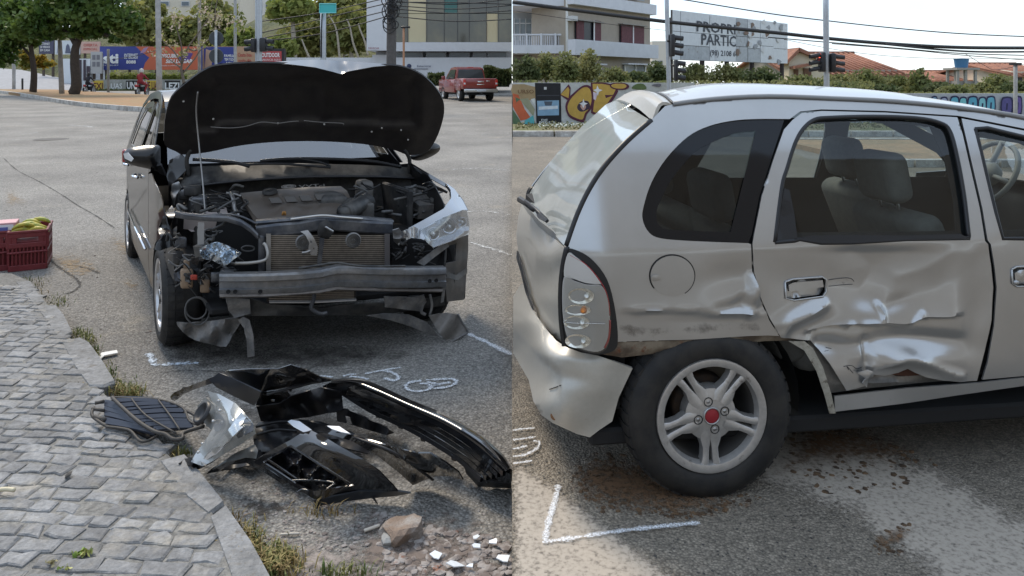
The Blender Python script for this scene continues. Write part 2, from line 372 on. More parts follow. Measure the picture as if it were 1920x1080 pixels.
strokes('chalk_mark', [[(601, 706), (612, 707), (623, 709)], [(643, 707), (655, 704), (668, 703)], [(655, 708), (672, 709), (691, 713)], [(684, 703), (718, 696), (752, 691)], [(715, 697), (734, 700), (747, 709), (740, 716), (720, 711)],
                       [(790, 716), (770, 719), (761, 725), (764, 732), (779, 736), (800, 734), (808, 728), (800, 722), (786, 722)], [(798, 715), (822, 714), (848, 713), (855, 720), (840, 728), (812, 731)], [(800, 719), (818, 723), (812, 726), (829, 722), (845, 720)]], .026, CHALK, .005,
        label='white chalk figures 657 65 on the asphalt behind the debris', cat='chalk mark')
strokes('chalk_mark', [[(277, 664), (284, 672), (290, 686)], [(288, 686), (320, 684), (372, 682)]], .05, chalk('pale_chalk', (.60, .67, .75), .58, 60., .09), .005, label='pale chalk corner on the asphalt beside the front tyre', cat='chalk mark')
strokes('road_line', [[(876, 626), (915, 644), (959, 666)]], .05, CHALK, .005, kind='structure')
PAINT_OLD = chalk('old_road_paint', (.6, .6, .58), .50, 30., .10)
for ln, wd in (([(880, 455), (915, 465), (959, 479)], .08), ([(600, 640), (640, 650), (660, 655)], .01), ([(830, 250), (890, 252), (959, 250)], .10), ([(845, 318), (900, 316), (959, 320)], .08), ([(860, 400), (905, 396), (959, 404)], .05),
               ([(10, 262), (60, 262), (130, 261)], .10), ([(90, 222), (150, 219), (210, 215)], .22), ([(130, 235), (165, 237), (170, 239)], .3), ([(70, 248), (60, 250), (40, 252)], .12)):
    strokes('road_line', [ln], wd, PAINT_OLD, .005, kind='structure')
CRK = chalk('asphalt_crack', (.03, .028, .026), .62, 40., .12)
for ln, wd in (([(7, 297), (33, 320), (72, 340), (115, 365), (145, 385), (180, 405), (215, 428)], .022), ([(125, 497), (150, 500), (168, 505), (186, 513)], .04), ([(90, 485), (120, 508), (140, 520)], .03), ([(140, 520), (150, 535), (135, 548), (118, 552)], .03), ([(300, 700), (360, 695), (430, 700)], .012)): strokes('asphalt_crack', [ln], wd, CRK, .004, kind='structure')
# dirt thrown about the silver car's wheel
DIRT = chalk('brown_dirt', (.16, .09, .045), .72, 38., .13)
DIRTL = chalk('tan_dirt', (.34, .25, .15), .46, 22., .12)
gpoly('dirt_spill', [(1060, 900), (1075, 860), (1120, 845), (1180, 850), (1260, 870), (1330, 915), (1420, 940), (1450, 960), (1300, 985), (1160, 975), (1085, 950)], DIRT, .011, True, n=3, fade=.42, kind='stuff')
gpoly('dirt_spill', [(1450, 900), (1480, 830), (1500, 780), (1560, 775), (1640, 805), (1740, 850), (1690, 880), (1560, 885)], DIRT, .011, True, n=3, fade=.42, kind='stuff')
gpoly('dirt_spill', [(1630, 1020), (1660, 1000), (1700, 985), (1720, 1000), (1690, 1030), (1650, 1040)], DIRT, .011, True, n=3, fade=.42, kind='stuff')
gpoly('dirt_spill', [(180, 445), (230, 432), (275, 455), (280, 490), (240, 500), (205, 480)], DIRTL, .004, n=3, fade=.42, kind='stuff')
gpoly('dirt_spill', [(208, 520), (245, 515), (285, 545), (270, 560), (235, 552)], DIRTL, .004, n=3, fade=.42, kind='stuff')
gpoly('dirt_spill', [(0, 350), (30, 345), (62, 370), (60, 395), (30, 400), (0, 400)], DIRTL, .004, n=3, fade=.42, kind='stuff')
gpoly('dirt_spill', [(90, 470), (130, 460), (190, 480), (200, 520), (150, 540), (95, 520)], DIRTL, .004, n=3, fade=.42, kind='stuff')
DAMP_SHADE = chalk('dark_damp_and_shade', (.05, .045, .04), .62, 5., .2)
gpoly('damp_and_shade', [(420, 700), (560, 680), (760, 740), (930, 830), (950, 940), (860, 960), (700, 930), (480, 940), (400, 860)], DAMP_SHADE, .0025, n=3, fade=.45, kind='stuff')
gpoly('damp_and_shade', [(300, 655), (420, 640), (560, 640), (700, 650), (800, 660), (720, 690), (600, 695), (450, 690), (330, 690)], DAMP_SHADE, .003, n=3, fade=.42, kind='stuff')  # saloon's cast shadow painted as a dark sheet over damp asphalt
def rock(c, r, rng, sq=.6, n=10):
    bm = bmesh.new(); bmesh.ops.create_icosphere(bm, subdivisions=1 if r < .03 else (2 if r < .05 else 3), radius=1.)
    s = rng.uniform(.65, 1.2, 3) * r; s[2] *= sq; a = rng.uniform(0, 6.28); ca, sa = math.cos(a), math.sin(a); ks = rng.normal(size=(4, 3)); ph = rng.uniform(0, 6, 4)
    V = []
    for q in bm.verts:
        p = np.array(q.co); k = 1 + .16 * sum(math.sin(2.2 * (ks[i] @ p) + ph[i]) for i in range(4)) / 1.5 + (.05 * math.sin(9 * p[0] + ph[0]) * math.sin(8 * p[1] + ph[1]) * math.sin(7 * p[2] + ph[2]) if r > .03 else 0); p = np.clip(p, -.8, .72) * k * s
        V.append((c[0] + ca * p[0] - sa * p[1], c[1] + sa * p[0] + ca * p[1], c[2] + max(p[2], -.3 * s[2]) + .28 * s[2]))
    bm.verts.index_update(); f = [tuple(q.index for q in g.verts) for g in bm.faces]; bm.free(); return np.array(V), f
def scatter(name, poly, n, r0, r1, mat, right, kind='stuff', z=0.):
    rng = np.random.default_rng(abs(hash(str(poly))) % 1000 if False else len(poly) * 17 + n); P = np.array(poly, float); out = []; lo, hi = P.min(0), P.max(0)
    while len(out) < n:
        q = rng.uniform(lo, hi, (n, 2)); out += [tuple(p) for p in q[inside(q, P)]]
    parts = []
    for p in out[:n]:
        c = (gr if right else gl)(*p); c[2] += z; parts.append(rock(c, r0 + (r1 - r0) * rng.random() ** 2.5, rng, .55))
    return ob(name, join(*parts), mat, None, False, kind=kind)
CLOD = M('soil_clods', (.05, .032, .02), .95, col2=(.16, .10, .055), vs=30)
scatter('soil_crumbs', [(1065, 900), (1110, 850), (1190, 855), (1300, 900), (1440, 935), (1300, 975), (1120, 960)], 700, .003, .012, CLOD, True)
scatter('soil_crumbs', [(1470, 900), (1490, 800), (1570, 780), (1650, 815), (1760, 870), (1680, 920), (1560, 930)], 520, .003, .016, CLOD, True)
scatter('soil_crumbs', [(1620, 1040), (1650, 1000), (1720, 980), (1725, 1010), (1680, 1045)], 60, .003, .012, CLOD, True)
scatter('road_grit', [(960, 830), (1140, 830), (1200, 960), (1500, 960), (1920, 960), (1920, 1080), (960, 1080)], 500, .002, .006, M('dark_grit', (.07, .065, .06), .9), True)

# pavement on the left: bed, kerb stones, paving stones
BED = M('pavement_mortar', (.17, .165, .155), .95, col2=(.235, .228, .21), vs=3.5, fa=.35, fs=45, bump=1., bs=34, bd=.016)
PAVE = M('paving_stone', (.245, .247, .25), .8, col2=(.175, .176, .178), vs=6., fa=.28, fs=45, bump=1., bs=34, bd=.010, orand=.25, fcol=(.29, .27, .235), flo=.52, fhi=.7, fvs=5)
PZ = .055
pv = [(-1900, 512), (20, 512), (62, 530), (108, 600), (136, 640), (178, 722), (255, 795), (325, 862), (400, 965), (462, 1085), (500, 1150), (600, 1500), (-1900, 1500)]
v2, f2 = cdt(pv, (), 60.); vv = np.array([gl(a, b, PZ - .0045) for a, b in v2]); lowv = vv.copy(); lowv[:, 2] = -.05; n0 = len(vv)
bnd = {}
for q in f2:
    for i in range(3): e = (q[i], q[(i + 1) % 3]); bnd[e] = 1
skirt = [(a, a + n0, b + n0, b) for (a, b) in bnd if (b, a) not in bnd]
pavement = ob('pavement', (np.concatenate([vv, lowv]), face_cam(vv, f2, np.array([0, 0, 50.])) + skirt), BED, kind='structure')
KERB = M('kerb_concrete', (.27, .272, .275), .9, col2=(.205, .205, .203), vs=5, fa=.3, fs=40, bump=1., bs=30, bd=.014, fcol=(.18, .165, .145), flo=.62, fhi=.72, fvs=9)
def kstone(poly, h):
    P = [gl(a, b, h) for a, b in poly]; n = len(P); c = np.mean(P, 0); top = [p * .965 + c * .035 for p in P]
    mid = [np.array([p[0], p[1], p[2] - .012]) for p in P]; low = [np.array([p[0], p[1], -.04]) for p in P]
    V = np.array(top + mid + low); Fs = [tuple(range(n))]
    for i in range(n): j = (i + 1) % n; Fs += [(i, i + n, j + n, j), (i + n, i + 2 * n, j + 2 * n, j + n)]
    return V, face_cam(V, Fs, np.array([0, 0, 50.]))
for poly, h in (([(66, 572), (104, 571), (120, 590), (136, 622), (112, 634), (92, 606)], .056), ([(116, 640), (148, 631), (166, 640), (190, 672), (216, 714), (196, 722), (168, 723), (140, 685)], .058),
                ([(236, 800), (262, 790), (300, 825), (318, 848), (292, 854), (262, 832)], .05), ([(300, 862), (345, 850), (372, 880), (420, 940), (392, 962), (352, 930)], .056), ([(394, 966), (422, 944), (470, 1012), (508, 1082), (520, 1130), (456, 1140), (428, 1060)], .056),
                ([(30, 528), (56, 526), (68, 545), (84, 566), (62, 568)], .055)):
    ob('kerb_stone', kstone(poly, h), KERB, pavement)
rng = np.random.default_rng(3); Yr = 1.9; row = 0; cnt = 0; rest = []
pvg = np.array([gl(a, b, PZ)[:2] for a, b in pv]); SH = -.10   # rows tilt a little against the kerb
while Yr < 5.5:
    dep = rng.uniform(.058, .085); x = -5.6 + rng.uniform(0, .2)
    while x < -.6:
        ln = rng.uniform(.08, .16); y0 = Yr + SH * (x + 2)
        q = [(x, y0), (x + ln, y0 + SH * ln), (x + ln, y0 + dep + SH * ln), (x, y0 + dep)]
        cx, cy = x + ln / 2, y0 + dep / 2
        px, py = CX + F * cx / cy, HZ + F * (H - PZ) / cy
        mid = np.array([[cx, cy]])
        if -420 < px and py < 1400 and inside(mid, pvg)[0] and dist(mid, pvg)[0] > .012 and rng.random() > .02:
            g = .006; jit = lambda: rng.normal(0, .006, 2)
            ring = [np.array(p) for p in [(q[0][0] + g, q[0][1] + g), ((q[0][0] + q[1][0]) / 2, (q[0][1] + q[1][1]) / 2 + g), (q[1][0] - g, q[1][1] + g), (q[2][0] - g, q[2][1] - g), ((q[2][0] + q[3][0]) / 2, (q[2][1] + q[3][1]) / 2 - g), (q[3][0] + g, q[3][1] - g)]]
            ring = [p + jit() for p in ring]; c = np.mean(ring, 0); zt = PZ + .0015 + rng.normal(0, .0018); tx, ty = rng.normal(0, .008, 2)
            V = [(p[0], p[1], PZ - .02) for p in ring] + [(p[0], p[1], zt - .004 + (p - c) @ (tx, ty)) for p in ring] + [(*(c + (p - c) * .86), zt + (p - c) @ (tx, ty) + rng.normal(0, .0015)) for p in ring] + [(*c, zt + .002)]
            Fs = []
            for i in range(6): j = (i + 1) % 6; Fs += [(i, j, j + 6, i + 6), (i + 6, j + 6, j + 12, i + 12), (i + 12, j + 12, 18)]
            vis = px > -25 and py < 1110; cnt += vis
            if vis and cnt <= 300: ob('paving_stone', (V, Fs), PAVE, pavement)
            else: rest.append((np.array(V), Fs))
        x += ln
    Yr += dep; row += 1
if rest: ob('far_paving_stones', join(*rest), PAVE, pavement, kind='stuff')
# concrete crust and soil by the kerb at the bottom
gpoly('dirt_spill', [(452, 1000), (520, 985), (640, 1000), (700, 1030), (690, 1085), (600, 1130), (470, 1130)], chalk('crumbled_concrete', (.30, .26, .235), .62, 14., .10), .007, n=3, fade=.42, kind='stuff')
gpoly('dirt_spill', [(420, 930), (480, 900), (580, 940), (620, 975), (540, 990), (470, 1000)], chalk('dark_soil', (.05, .042, .035), .55, 25., .10), .004, n=3, fade=.42, kind='stuff')
gpoly('dirt_spill', [(640, 960), (760, 930), (960, 990), (958, 1130), (640, 1130)], chalk('gravel_soil', (.17, .135, .115), .65, 20., .10), .005, n=3, fade=.42, kind='stuff')
GRAV = M('gravel', (.17, .14, .125), .9, col2=(.34, .31, .29), vs=22, lo=.42, hi=.58, fcol=(.24, .12, .08), flo=.62, fhi=.66, fvs=14)
scatter('gravel', [(700, 960), (790, 985), (880, 1000), (958, 1020), (958, 1130), (690, 1130), (720, 1050)], 900, .006, .024, GRAV, False)
scatter('gravel', [(470, 900), (700, 960), (720, 1050), (520, 1030), (440, 960)], 420, .003, .012, GRAV, False)
scatter('gravel', [(560, 690), (958, 690), (958, 990), (700, 960)], 260, .002, .007, GRAV, False)
scatter('gravel', [(90, 300), (300, 300), (300, 690), (180, 700), (100, 560), (0, 500), (0, 380)], 380, .003, .011, GRAV, False)
rng = np.random.default_rng(5)
STONE = M('brown_stone', (.23, .17, .13), .9, col2=(.33, .31, .29), vs=9, bump=.8, bs=40, bd=.01, fa=.2)
ob('rock', rock(gl(755, 1003), .078, np.random.default_rng(21), .62), STONE, None, False, label='big brown broken stone lying on the gravel', cat='stone')
ob('rock', rock(gl(733, 1018), .038, rng, .8), M('grey_stone', (.30, .30, .29), .9, bump=.6, bs=60, fa=.2), None, False, label='small grey stone leaning against the big brown stone', cat='stone')
SHARD = M('white_shard', (.72, .76, .80), .35, fa=.08)
for i, (px, py, rr, a, lab) in enumerate(((817, 1046, .028, .3, 'white plastic shard on gravel nearest the big stone'), (853, 1063, .030, 1.1, 'long white shard low on the gravel, left of a small flake'), (883, 1065, .016, 2.0, 'small white flake on gravel between two larger shards'), (942, 1051, .028, .7, 'white shard at the right end of the gravel'),
     (893, 1011, .020, 0.1, 'thin white flake at the upper edge of the gravel'), (893, 1028, .018, .5, 'pale shard just below the thin flake on gravel'), (925, 1020, .022, 2.4, 'greyish shard standing on edge above the gravel'))):
    c = gl(px, py, .012); rr2 = np.random.default_rng(50 + i); n = 5; ang = np.sort(rr2.uniform(0, 6.28, n)) if False else np.arange(n) * 1.257 + rr2.uniform(-.4, .4, n) + a
    tl = rr2.normal(0, .18, 2); P = [np.array([math.cos(t) * rr * rr2.uniform(.6, 1.1), math.sin(t) * rr * .75 * rr2.uniform(.6, 1.1), 0]) for t in ang]
    V = [c + p + np.array([0, 0, p[:2] @ tl + .010]) for p in P] + [c + p + np.array([0, 0, p[:2] @ tl + .007]) for p in P]
    ob('white_shard', (V, [tuple(range(n)), tuple(range(2 * n - 1, n - 1, -1))] + [(k, k + n, (k + 1) % n + n, (k + 1) % n) for k in range(n)]), SHARD, None, False, label=lab, cat='shard', group='white shards on the gravel')
# weeds along the kerb
def blades(name, spots, mat, hh=(.012, .04)):
    rng = np.random.default_rng(11); V, Fs = [], []
    for px, py, sx, sy, n in spots:
        for _ in range(n):
            c = gl(px + rng.normal(0, sx), py + rng.normal(0, sy), .02); c[2] = max(0, c[2] - .01); a = rng.uniform(0, 6.28); h = rng.uniform(*hh); ln = h * rng.uniform(.3, 1.3); w = rng.uniform(.0015, .0035)
            d = np.array([math.cos(a), math.sin(a), 0]); s = np.array([-d[1], d[0], 0]) * w; i = len(V)
            V += [c - s, c + s, c + d * ln * .45 + s * .8 + (0, 0, h * .8), c + d * ln * .45 - s * .8 + (0, 0, h * .8), c + d * ln + (0, 0, h)]
            Fs += [(i, i + 1, i + 2, i + 3), (i + 3, i + 2, i + 4)]
    return ob(name, (np.array(V), Fs), mat, None, False, kind='stuff')
GRASS = M('weed_green', (.075, .115, .022), .7, col2=(.22, .20, .06), vs=12, lo=.42, hi=.6)
DRYG = M('dry_weed', (.33, .26, .10), .8, col2=(.20, .13, .05), vs=15)
blades('grass_tufts', [(140, 625, 10, 6, 100), (165, 640, 8, 10, 150), (180, 665, 5, 8, 90), (120, 655, 10, 10, 90), (150, 690, 10, 12, 110), (175, 720, 14, 8, 200), (225, 728, 20, 8, 220), (250, 735, 10, 5, 120), (205, 700, 6, 10, 80), (105, 565, 12, 6, 90), (60, 530, 14, 6, 60), (290, 852, 20, 4, 220), (340, 848, 8, 4, 60), (270, 845, 10, 4, 60), (470, 1010, 8, 12, 90), (500, 1050, 22, 18, 420), (450, 1070, 16, 14, 260), (540, 1040, 10, 6, 80), (640, 1072, 30, 5, 90)], GRASS)
blades('dry_grass', [(135, 660, 8, 14, 140), (155, 685, 8, 12, 140), (180, 725, 18, 8, 160), (235, 738, 18, 5, 120), (95, 640, 12, 12, 80), (300, 856, 18, 4, 90), (470, 1035, 18, 22, 260), (520, 1060, 25, 14, 260), (440, 985, 8, 12, 50), (45, 545, 25, 10, 80), (600, 960, 30, 4, 40)], DRYG, (.015, .05))
# ------------------------------------------------------------------ silver hatchback (right)
SIL = M('silver_paint', (.475, .473, .468), .29, .78, coat=.6, col2=(.435, .433, .428), vs=2.5)
SILC = M('cream_silver_plastic', (.46, .44, .395), .42, .25, coat=.25, fa=.04, fs=60, fcol=(.30, .25, .18), flo=.66, fhi=.8, fvs=9)
TRIM = M('black_trim', (.012, .012, .014), .4); SEAT = M('grey_seat_cloth', (.19, .188, .175), .9, bump=.3, bs=300, fa=.1, fs=30); CABIN = M('cabin_plastic', (.05, .05, .055), .7)
RUST = M('rusty_metal', (.10, .075, .055), .8, .2, col2=(.25, .21, .16), vs=11, fcol=(.16, .06, .03), flo=.58, fhi=.7, fvs=18, bump=.4, bs=60)
GLS = glass('tinted_side_glass', (.66, .72, .72), 0., base=.012); GLSD = glass('dark_quarter_glass', (.20, .24, .26), 0., base=.005); GLR = glass('dusty_sky_rear_glass', (.5, .54, .52), .36, (.62, .66, .64), .04, .20)  # rear glass: pale veil holds dust and a painted sky reflection
PSI = math.radians(7.5)
CA = np.array([math.cos(PSI), math.sin(PSI), 0]); CN = np.array([math.sin(PSI), -math.cos(PSI), 0]); CO = gr(1333, 936)
def cw(u, v, z): return CO + u * CA + v * CN + np.array([0, 0, z])         # car to place
def cl(p): q = np.asarray(p) - CO; return q @ CA, q @ CN, q[..., 2]
WIDTH = 1.58
def side_v(u, z):
    v = .02 - .30 * np.maximum(0, z - .88) - .9 * np.maximum(0, z - 1.2) ** 2 - .5 * np.maximum(0, .45 - z) ** 2
    return v - 1.6 * np.maximum(0, -.34 - u) ** 2
def solve_side(P2):
    P2 = np.asarray(P2, float); D = np.c_[(P2[:, 0] - CX) / F, np.ones(len(P2)), -(P2[:, 1] - HZ) / F]; lo, hi = np.full(len(P2), 2.), np.full(len(P2), 4.6)
    for _ in range(40):
        m = (lo + hi) / 2; u, v, z = cl(EYE + D * m[:, None]); k = v > side_v(u, z); lo = np.where(k, m, lo); hi = np.where(k, hi, m)
    return EYE + D * lo[:, None]
def sideY(px, py): return solve_side([(px, py)])[0][1]
def gs(P, x, y, rx, ry, a=0.):
    dx, dy = P[:, 0] - x, P[:, 1] - y; c, s = math.cos(a), math.sin(a); return np.exp(-((dx * c + dy * s) / rx) ** 2 - ((-dx * s + dy * c) / ry) ** 2)
def crease(P, line, up, dn, A, B):
    """the sheet swells out above the line and is pushed in under it; up/dn: reach in px"""
    ln = np.array(sm(line, False, 8)); y = np.interp(P[:, 0], ln[:, 0], ln[:, 1]); s = P[:, 1] - y
    L0, L1 = ln[0, 0], ln[-1, 0]; e = np.clip((P[:, 0] - L0) / 40, 0, 1) * np.clip((L1 - P[:, 0]) / 40, 0, 1); e = e * e * (3 - 2 * e)
    return e * np.where(s < 0, A * np.exp(s / up), A - (A + B) * (1 - np.exp(-np.maximum(s, 0) / 2.6))) * np.where(s > 0, np.exp(-np.maximum(s, 0) / dn), 1)
def ridge(P, line, w, h):
    """a sharp fold along a line"""
    return h * np.maximum(0, 1 - dist(P, sm(line, False, 4) if len(line) > 2 else line, False) / w) ** 1.3
def door_dent(P):
    d = -.030 * gs(P, 1640, 520, 170, 70) + .006 * gs(P, 1560, 490, 120, 30, .2)
    d += crease(P, [(1500, 628), (1545, 612), (1590, 606), (1650, 604), (1700, 606), (1725, 594), (1770, 592), (1815, 585)], 26, 46, .020, .022)
    d += .010 * gs(P, 1622, 588, 26, 18) + .006 * gs(P, 1652, 590, 8, 24, .3) - .010 * gs(P, 1683, 570, 30, 12, -.4) - .008 * gs(P, 1606, 605, 8, 9)
    d += .022 * gs(P, 1500, 590, 52, 13, -.42) - .018 * gs(P, 1535, 612, 40, 16, -.35)
    d += -.022 * gs(P, 1725, 640, 95, 26, .12) + .030 * gs(P, 1700, 672, 70, 16, 0) - .020 * gs(P, 1560, 655, 40, 22, .5) - .014 * gs(P, 1628, 672, 9, 30, .1) + .008 * gs(P, 1660, 660, 26, 18, -.5)
    d += .012 * gs(P, 1795, 540, 22, 90, .25) - .012 * gs(P, 1830, 610, 20, 60, .1)
    d += .0012 * np.sin(P[:, 0] / 23.) * np.sin(P[:, 1] / 17. + P[:, 0] / 60.) * np.clip((P[:, 1] - 470) / 60, 0, 1)
    d += ridge(P, [(1468, 628), (1482, 606), (1505, 594), (1545, 572)], 16, .016) + ridge(P, [(1648, 572), (1655, 588), (1652, 606)], 9, .014) + ridge(P, [(1712, 606), (1720, 596), (1728, 588)], 8, .014) + ridge(P, [(1590, 612), (1604, 604), (1640, 606)], 9, .010) - ridge(P, [(1626, 640), (1624, 668), (1629, 696)], 9, .016)
    d += ridge(P, [(1632, 690), (1665, 682), (1702, 668), (1740, 684), (1800, 706)], 15, .014) - ridge(P, [(1540, 646), (1600, 650), (1660, 640), (1730, 636), (1800, 640)], 20, .012)  + ridge(P, [(1690, 520), (1745, 500), (1800, 462)], 46, .010) - ridge(P, [(1600, 470), (1640, 500), (1620, 545)], 50, .010)
    return .8 * d * np.clip((P[:, 1] - 452) / 22, 0, 1)
def quarter_dent(P):
    d = -.014 * gs(P, 1375, 520, 55, 30, -.2) + .016 * gs(P, 1415, 545, 10, 34, .25) - .012 * gs(P, 1400, 575, 30, 14) + .006 * gs(P, 1370, 590, 120, 5, -.02)
    d += crease(P, [(1150, 582), (1200, 584), (1260, 580), (1330, 586), (1400, 590), (1440, 592)], 30, 60, .006, .006)
    return d + ridge(P, [(1190, 584), (1230, 581), (1262, 584), (1300, 582)], 8, .005) + ridge(P, [(1410, 520), (1419, 545), (1416, 575), (1404, 590)], 10, .012) - ridge(P, [(1395, 560), (1380, 575), (1350, 580)], 14, .008) + .0008 * np.sin(P[:, 0] / 31.) * np.sin(P[:, 1] / 13.) * np.clip((P[:, 1] - 560) / 40, 0, 1)
corsa = thing('silver_hatchback', 'dented silver hatchback with crushed rear door, seen from its right rear', 'car', cw(.9, -.8, 0))
MIRR = []
def spanel(name, outline, mat, parent=corsa, holes=(), step=14., dent=None, off=0., mirror=True, solid=.006, label=None, lines=()):
    v2, f = cdt(outline, holes, step, lines); v = solve_side(v2); base = v.copy()
    if dent is not None: v = v + dent(v2)[:, None] * CN
    v = v + off * CN; f = face_cam(v, f)
    o = ob(name, (v, f), mat, parent, True, solid=solid, label=label)
    if mirror:
        b = base + off * CN; u, vv, z = cl(b); u = u + .30 - (.20 - .20 * np.clip((z - .85) / .5, 0, 1)) * np.clip((.35 - u) / .6, 0, 1); b2 = CO + u[:, None] * CA + (-WIDTH - vv)[:, None] * CN + np.c_[0 * z, 0 * z, z]
        ob(name, (b2, [tuple(reversed(q)) for q in f]), mat, parent, True, solid=solid)
    return o
# body side panels ---------------------------------------------------------
GUT = [(1247, 199), (1265, 195), (1340, 186), (1440, 181), (1560, 185), (1680, 191), (1800, 203), (1930, 223), (2060, 262), (2180, 320)]
DTOP = [(2185, 342), (2060, 285), (1930, 243), (1860, 229), (1797, 217), (1660, 208), (1540, 205), (1500, 209), (1481, 223)]
QW = sm([(1473, 223), (1420, 223), (1375, 226), (1330, 236), (1290, 256), (1250, 296), (1222, 341), (1207, 386), (1205, 412), (1217, 436), (1240, 447), (1300, 452), (1403, 456)], False, 4)
quarter = GUT + DTOP + [(1475, 223)] + QW + [(1408, 458), (1412, 510), (1425, 560), (1442, 600), (1461, 630), (1440, 629), (1400, 631), (1300, 637), (1158, 641)] + sm([(1158, 641), (1156, 600), (1148, 555), (1132, 515), (1108, 488), (1080, 471)], False, 4)[1:] + [(1064, 466)] + sm([(1064, 466), (1085, 400), (1110, 350), (1140, 305), (1180, 262), (1222, 224), (1247, 199)], False, 4)[1:-1]
qp = spanel('rear_quarter_panel', quarter, SIL, step=7.5, dent=quarter_dent, label='silver rear quarter panel dented behind the wheel')
QWo = QW + [(1405, 456), (1411, 440), (1425, 370), (1447, 300), (1466, 243)]
spanel('quarter_window', [(x, y) for x, y in QWo], GLSD, step=30., off=-.012, solid=0)
QWi = sm([(1418, 246), (1380, 250), (1335, 268), (1300, 290), (1262, 335), (1242, 372), (1232, 400), (1238, 425), (1260, 432)], False, 4) + [(1371, 436), (1380, 400), (1395, 340), (1415, 260)]
spanel('window_surround', QWo, M('black_window_band', (.006, .007, .010), .10, spec=.4), holes=[QWi], step=22., off=-.007, solid=0)
DW = sm([(1453, 455), (1466, 352), (1476, 316), (1490, 272), (1506, 243), (1528, 225), (1560, 221), (1640, 219), (1720, 222), (1764, 231), (1782, 246), (1795, 292), (1808, 362), (1815, 420), (1818, 447)], False, 4) + [(1700, 449), (1600, 455), (1540, 456), (1500, 449), (1490, 452)]
torn = [(1832, 714), (1800, 716), (1770, 714), (1738, 708), (1716, 699), (1701, 691), (1685, 699), (1660, 705), (1634, 702), (1628, 708), (1622, 724), (1604, 729), (1588, 733), (1575, 712), (1558, 683), (1540, 658), (1524, 641)]
rdoor = [(1486, 225), (1503, 212), (1540, 208), (1660, 211), (1795, 220), (1805, 252), (1823, 330), (1837, 390), (1847, 452), (1853, 458), (1860, 500), (1864, 540), (1860, 600), (1848, 660), (1836, 700)] + torn + [(1463, 632), (1445, 600), (1428, 560), (1415, 510), (1411, 458), (1414, 440), (1428, 370), (1450, 300), (1470, 243)]
HND = [(1474, 530), (1488, 525), (1545, 521), (1553, 526), (1553, 548), (1545, 557), (1490, 564), (1474, 560)]
CR1 = sm([(1500, 628), (1545, 612), (1590, 606), (1650, 604), (1700, 606), (1725, 594), (1770, 592), (1815, 585)], False, 8)
FOLDS = [CR1, [(x, y + 5) for x, y in CR1], sm([(1484, 606), (1505, 594), (1545, 572)], False, 4), sm([(1634, 690), (1665, 682), (1702, 668), (1740, 684), (1800, 706)], False, 6), sm([(1648, 572), (1655, 588), (1653, 598)], False, 4)]
rd = spanel('rear_door', rdoor, SIL, lines=FOLDS, holes=[DW, HND], step=5.0, dent=door_dent, label='crushed and torn silver rear door')
spanel('door_window', DW, GLS, step=40., off=-.016, solid=0)
# rubber frame round the rear door glass, as a swept tube; and the drooping lower seal
def stube(name, line, r, mat, parent, off=0., dent=None, mirror=False, n=6):
    L = np.array(line, float); p = solve_side(L)
    if dent is not None: p = p + dent(L)[:, None] * CN
    return ob(name, tube(p + off * CN, r, n), mat, parent, True)
stube('window_seal', DW + [DW[0]], .0085, TRIM, rd, -.004)
spanel('seal_flap', [(1453, 455), (1470, 353), (1480, 356), (1489, 400), (1495, 447), (1490, 455)], TRIM, step=18., off=.001, mirror=False, solid=.003)
spanel('seal_flap', [(1489, 447), (1520, 441), (1600, 440), (1700, 441), (1800, 438), (1817, 448), (1700, 450), (1600, 456), (1540, 456), (1503, 450)], TRIM, step=18., off=.004, mirror=False, solid=.004)
stube('handle_rim', HND + [HND[0]], .0035, SIL, rd, .003, door_dent)
hb = spanel('handle_bowl', HND, SIL, rd, step=12., off=-.022, mirror=False, dent=door_dent, solid=0)
spanel('handle_flap', [(1480, 535), (1490, 531), (1546, 527), (1548, 540), (1490, 546), (1481, 547)], SIL, rd, step=10., off=.004, mirror=False, dent=door_dent, solid=.012)
SCR = M('scratch_dark', (.05, .05, .052), .6)
for ln in ([(1558, 527), (1585, 524), (1602, 525), (1608, 531)], [(1558, 539), (1580, 537), (1605, 536)], [(1583, 688), (1598, 686), (1607, 692), (1618, 688)], [(1592, 694), (1590, 688), (1600, 700)], [(1552, 662), (1560, 661)], [(1556, 656), (1566, 658)]):
    stube('scratch', sm(ln, False, 3), 0.0009, SCR, rd, .0025, door_dent, n=4)
spanel('tear_fold', [(1604, 697), (1622, 690), (1633, 694), (1634, 703), (1627, 712), (1622, 724), (1613, 716), (1618, 706)], SIL, rd, step=6., off=.012, mirror=False, dent=lambda P: .012 * gs(P, 1622, 700, 8, 8) - .01 * gs(P, 1628, 714, 6, 10), solid=.002)
FW = [(1829, 242), (1852, 240), (1930, 259), (2020, 290), (2130, 352), (2185, 400), (2190, 440), (2100, 446), (1930, 448), (1881, 448), (1868, 400), (1851, 330), (1836, 268)]
fdoor = [(1803, 222), (1860, 233), (1930, 247), (2060, 290), (2190, 355), (2225, 400), (2225, 640), (2190, 676), (1930, 704), (1842, 712), (1852, 680), (1864, 610), (1869, 540), (1865, 500), (1858, 458), (1852, 450), (1842, 390), (1828, 330), (1810, 252)]
FH = [(1896, 505), (1905, 500), (1975, 496), (1984, 502), (1982, 530), (1972, 536), (1905, 537), (1897, 531)]
fd = spanel('front_door', fdoor, SIL, holes=[FW, FH], step=16.)
spanel('door_window', FW, GLS, step=50., off=-.016, solid=0); stube('window_seal', FW + [FW[0]], .0085, TRIM, fd, -.004)
stube('handle_rim', FH + [FH[0]], .0035, SIL, fd, .003); spanel('handle_bowl', FH, SIL, fd, step=14., off=-.022, mirror=False, solid=0)
spanel('handle_flap', [(1901, 512), (1910, 506), (1975, 502), (1978, 514), (1914, 518), (1902, 526)], SIL, fd, step=14., off=.004, mirror=False, solid=.012)
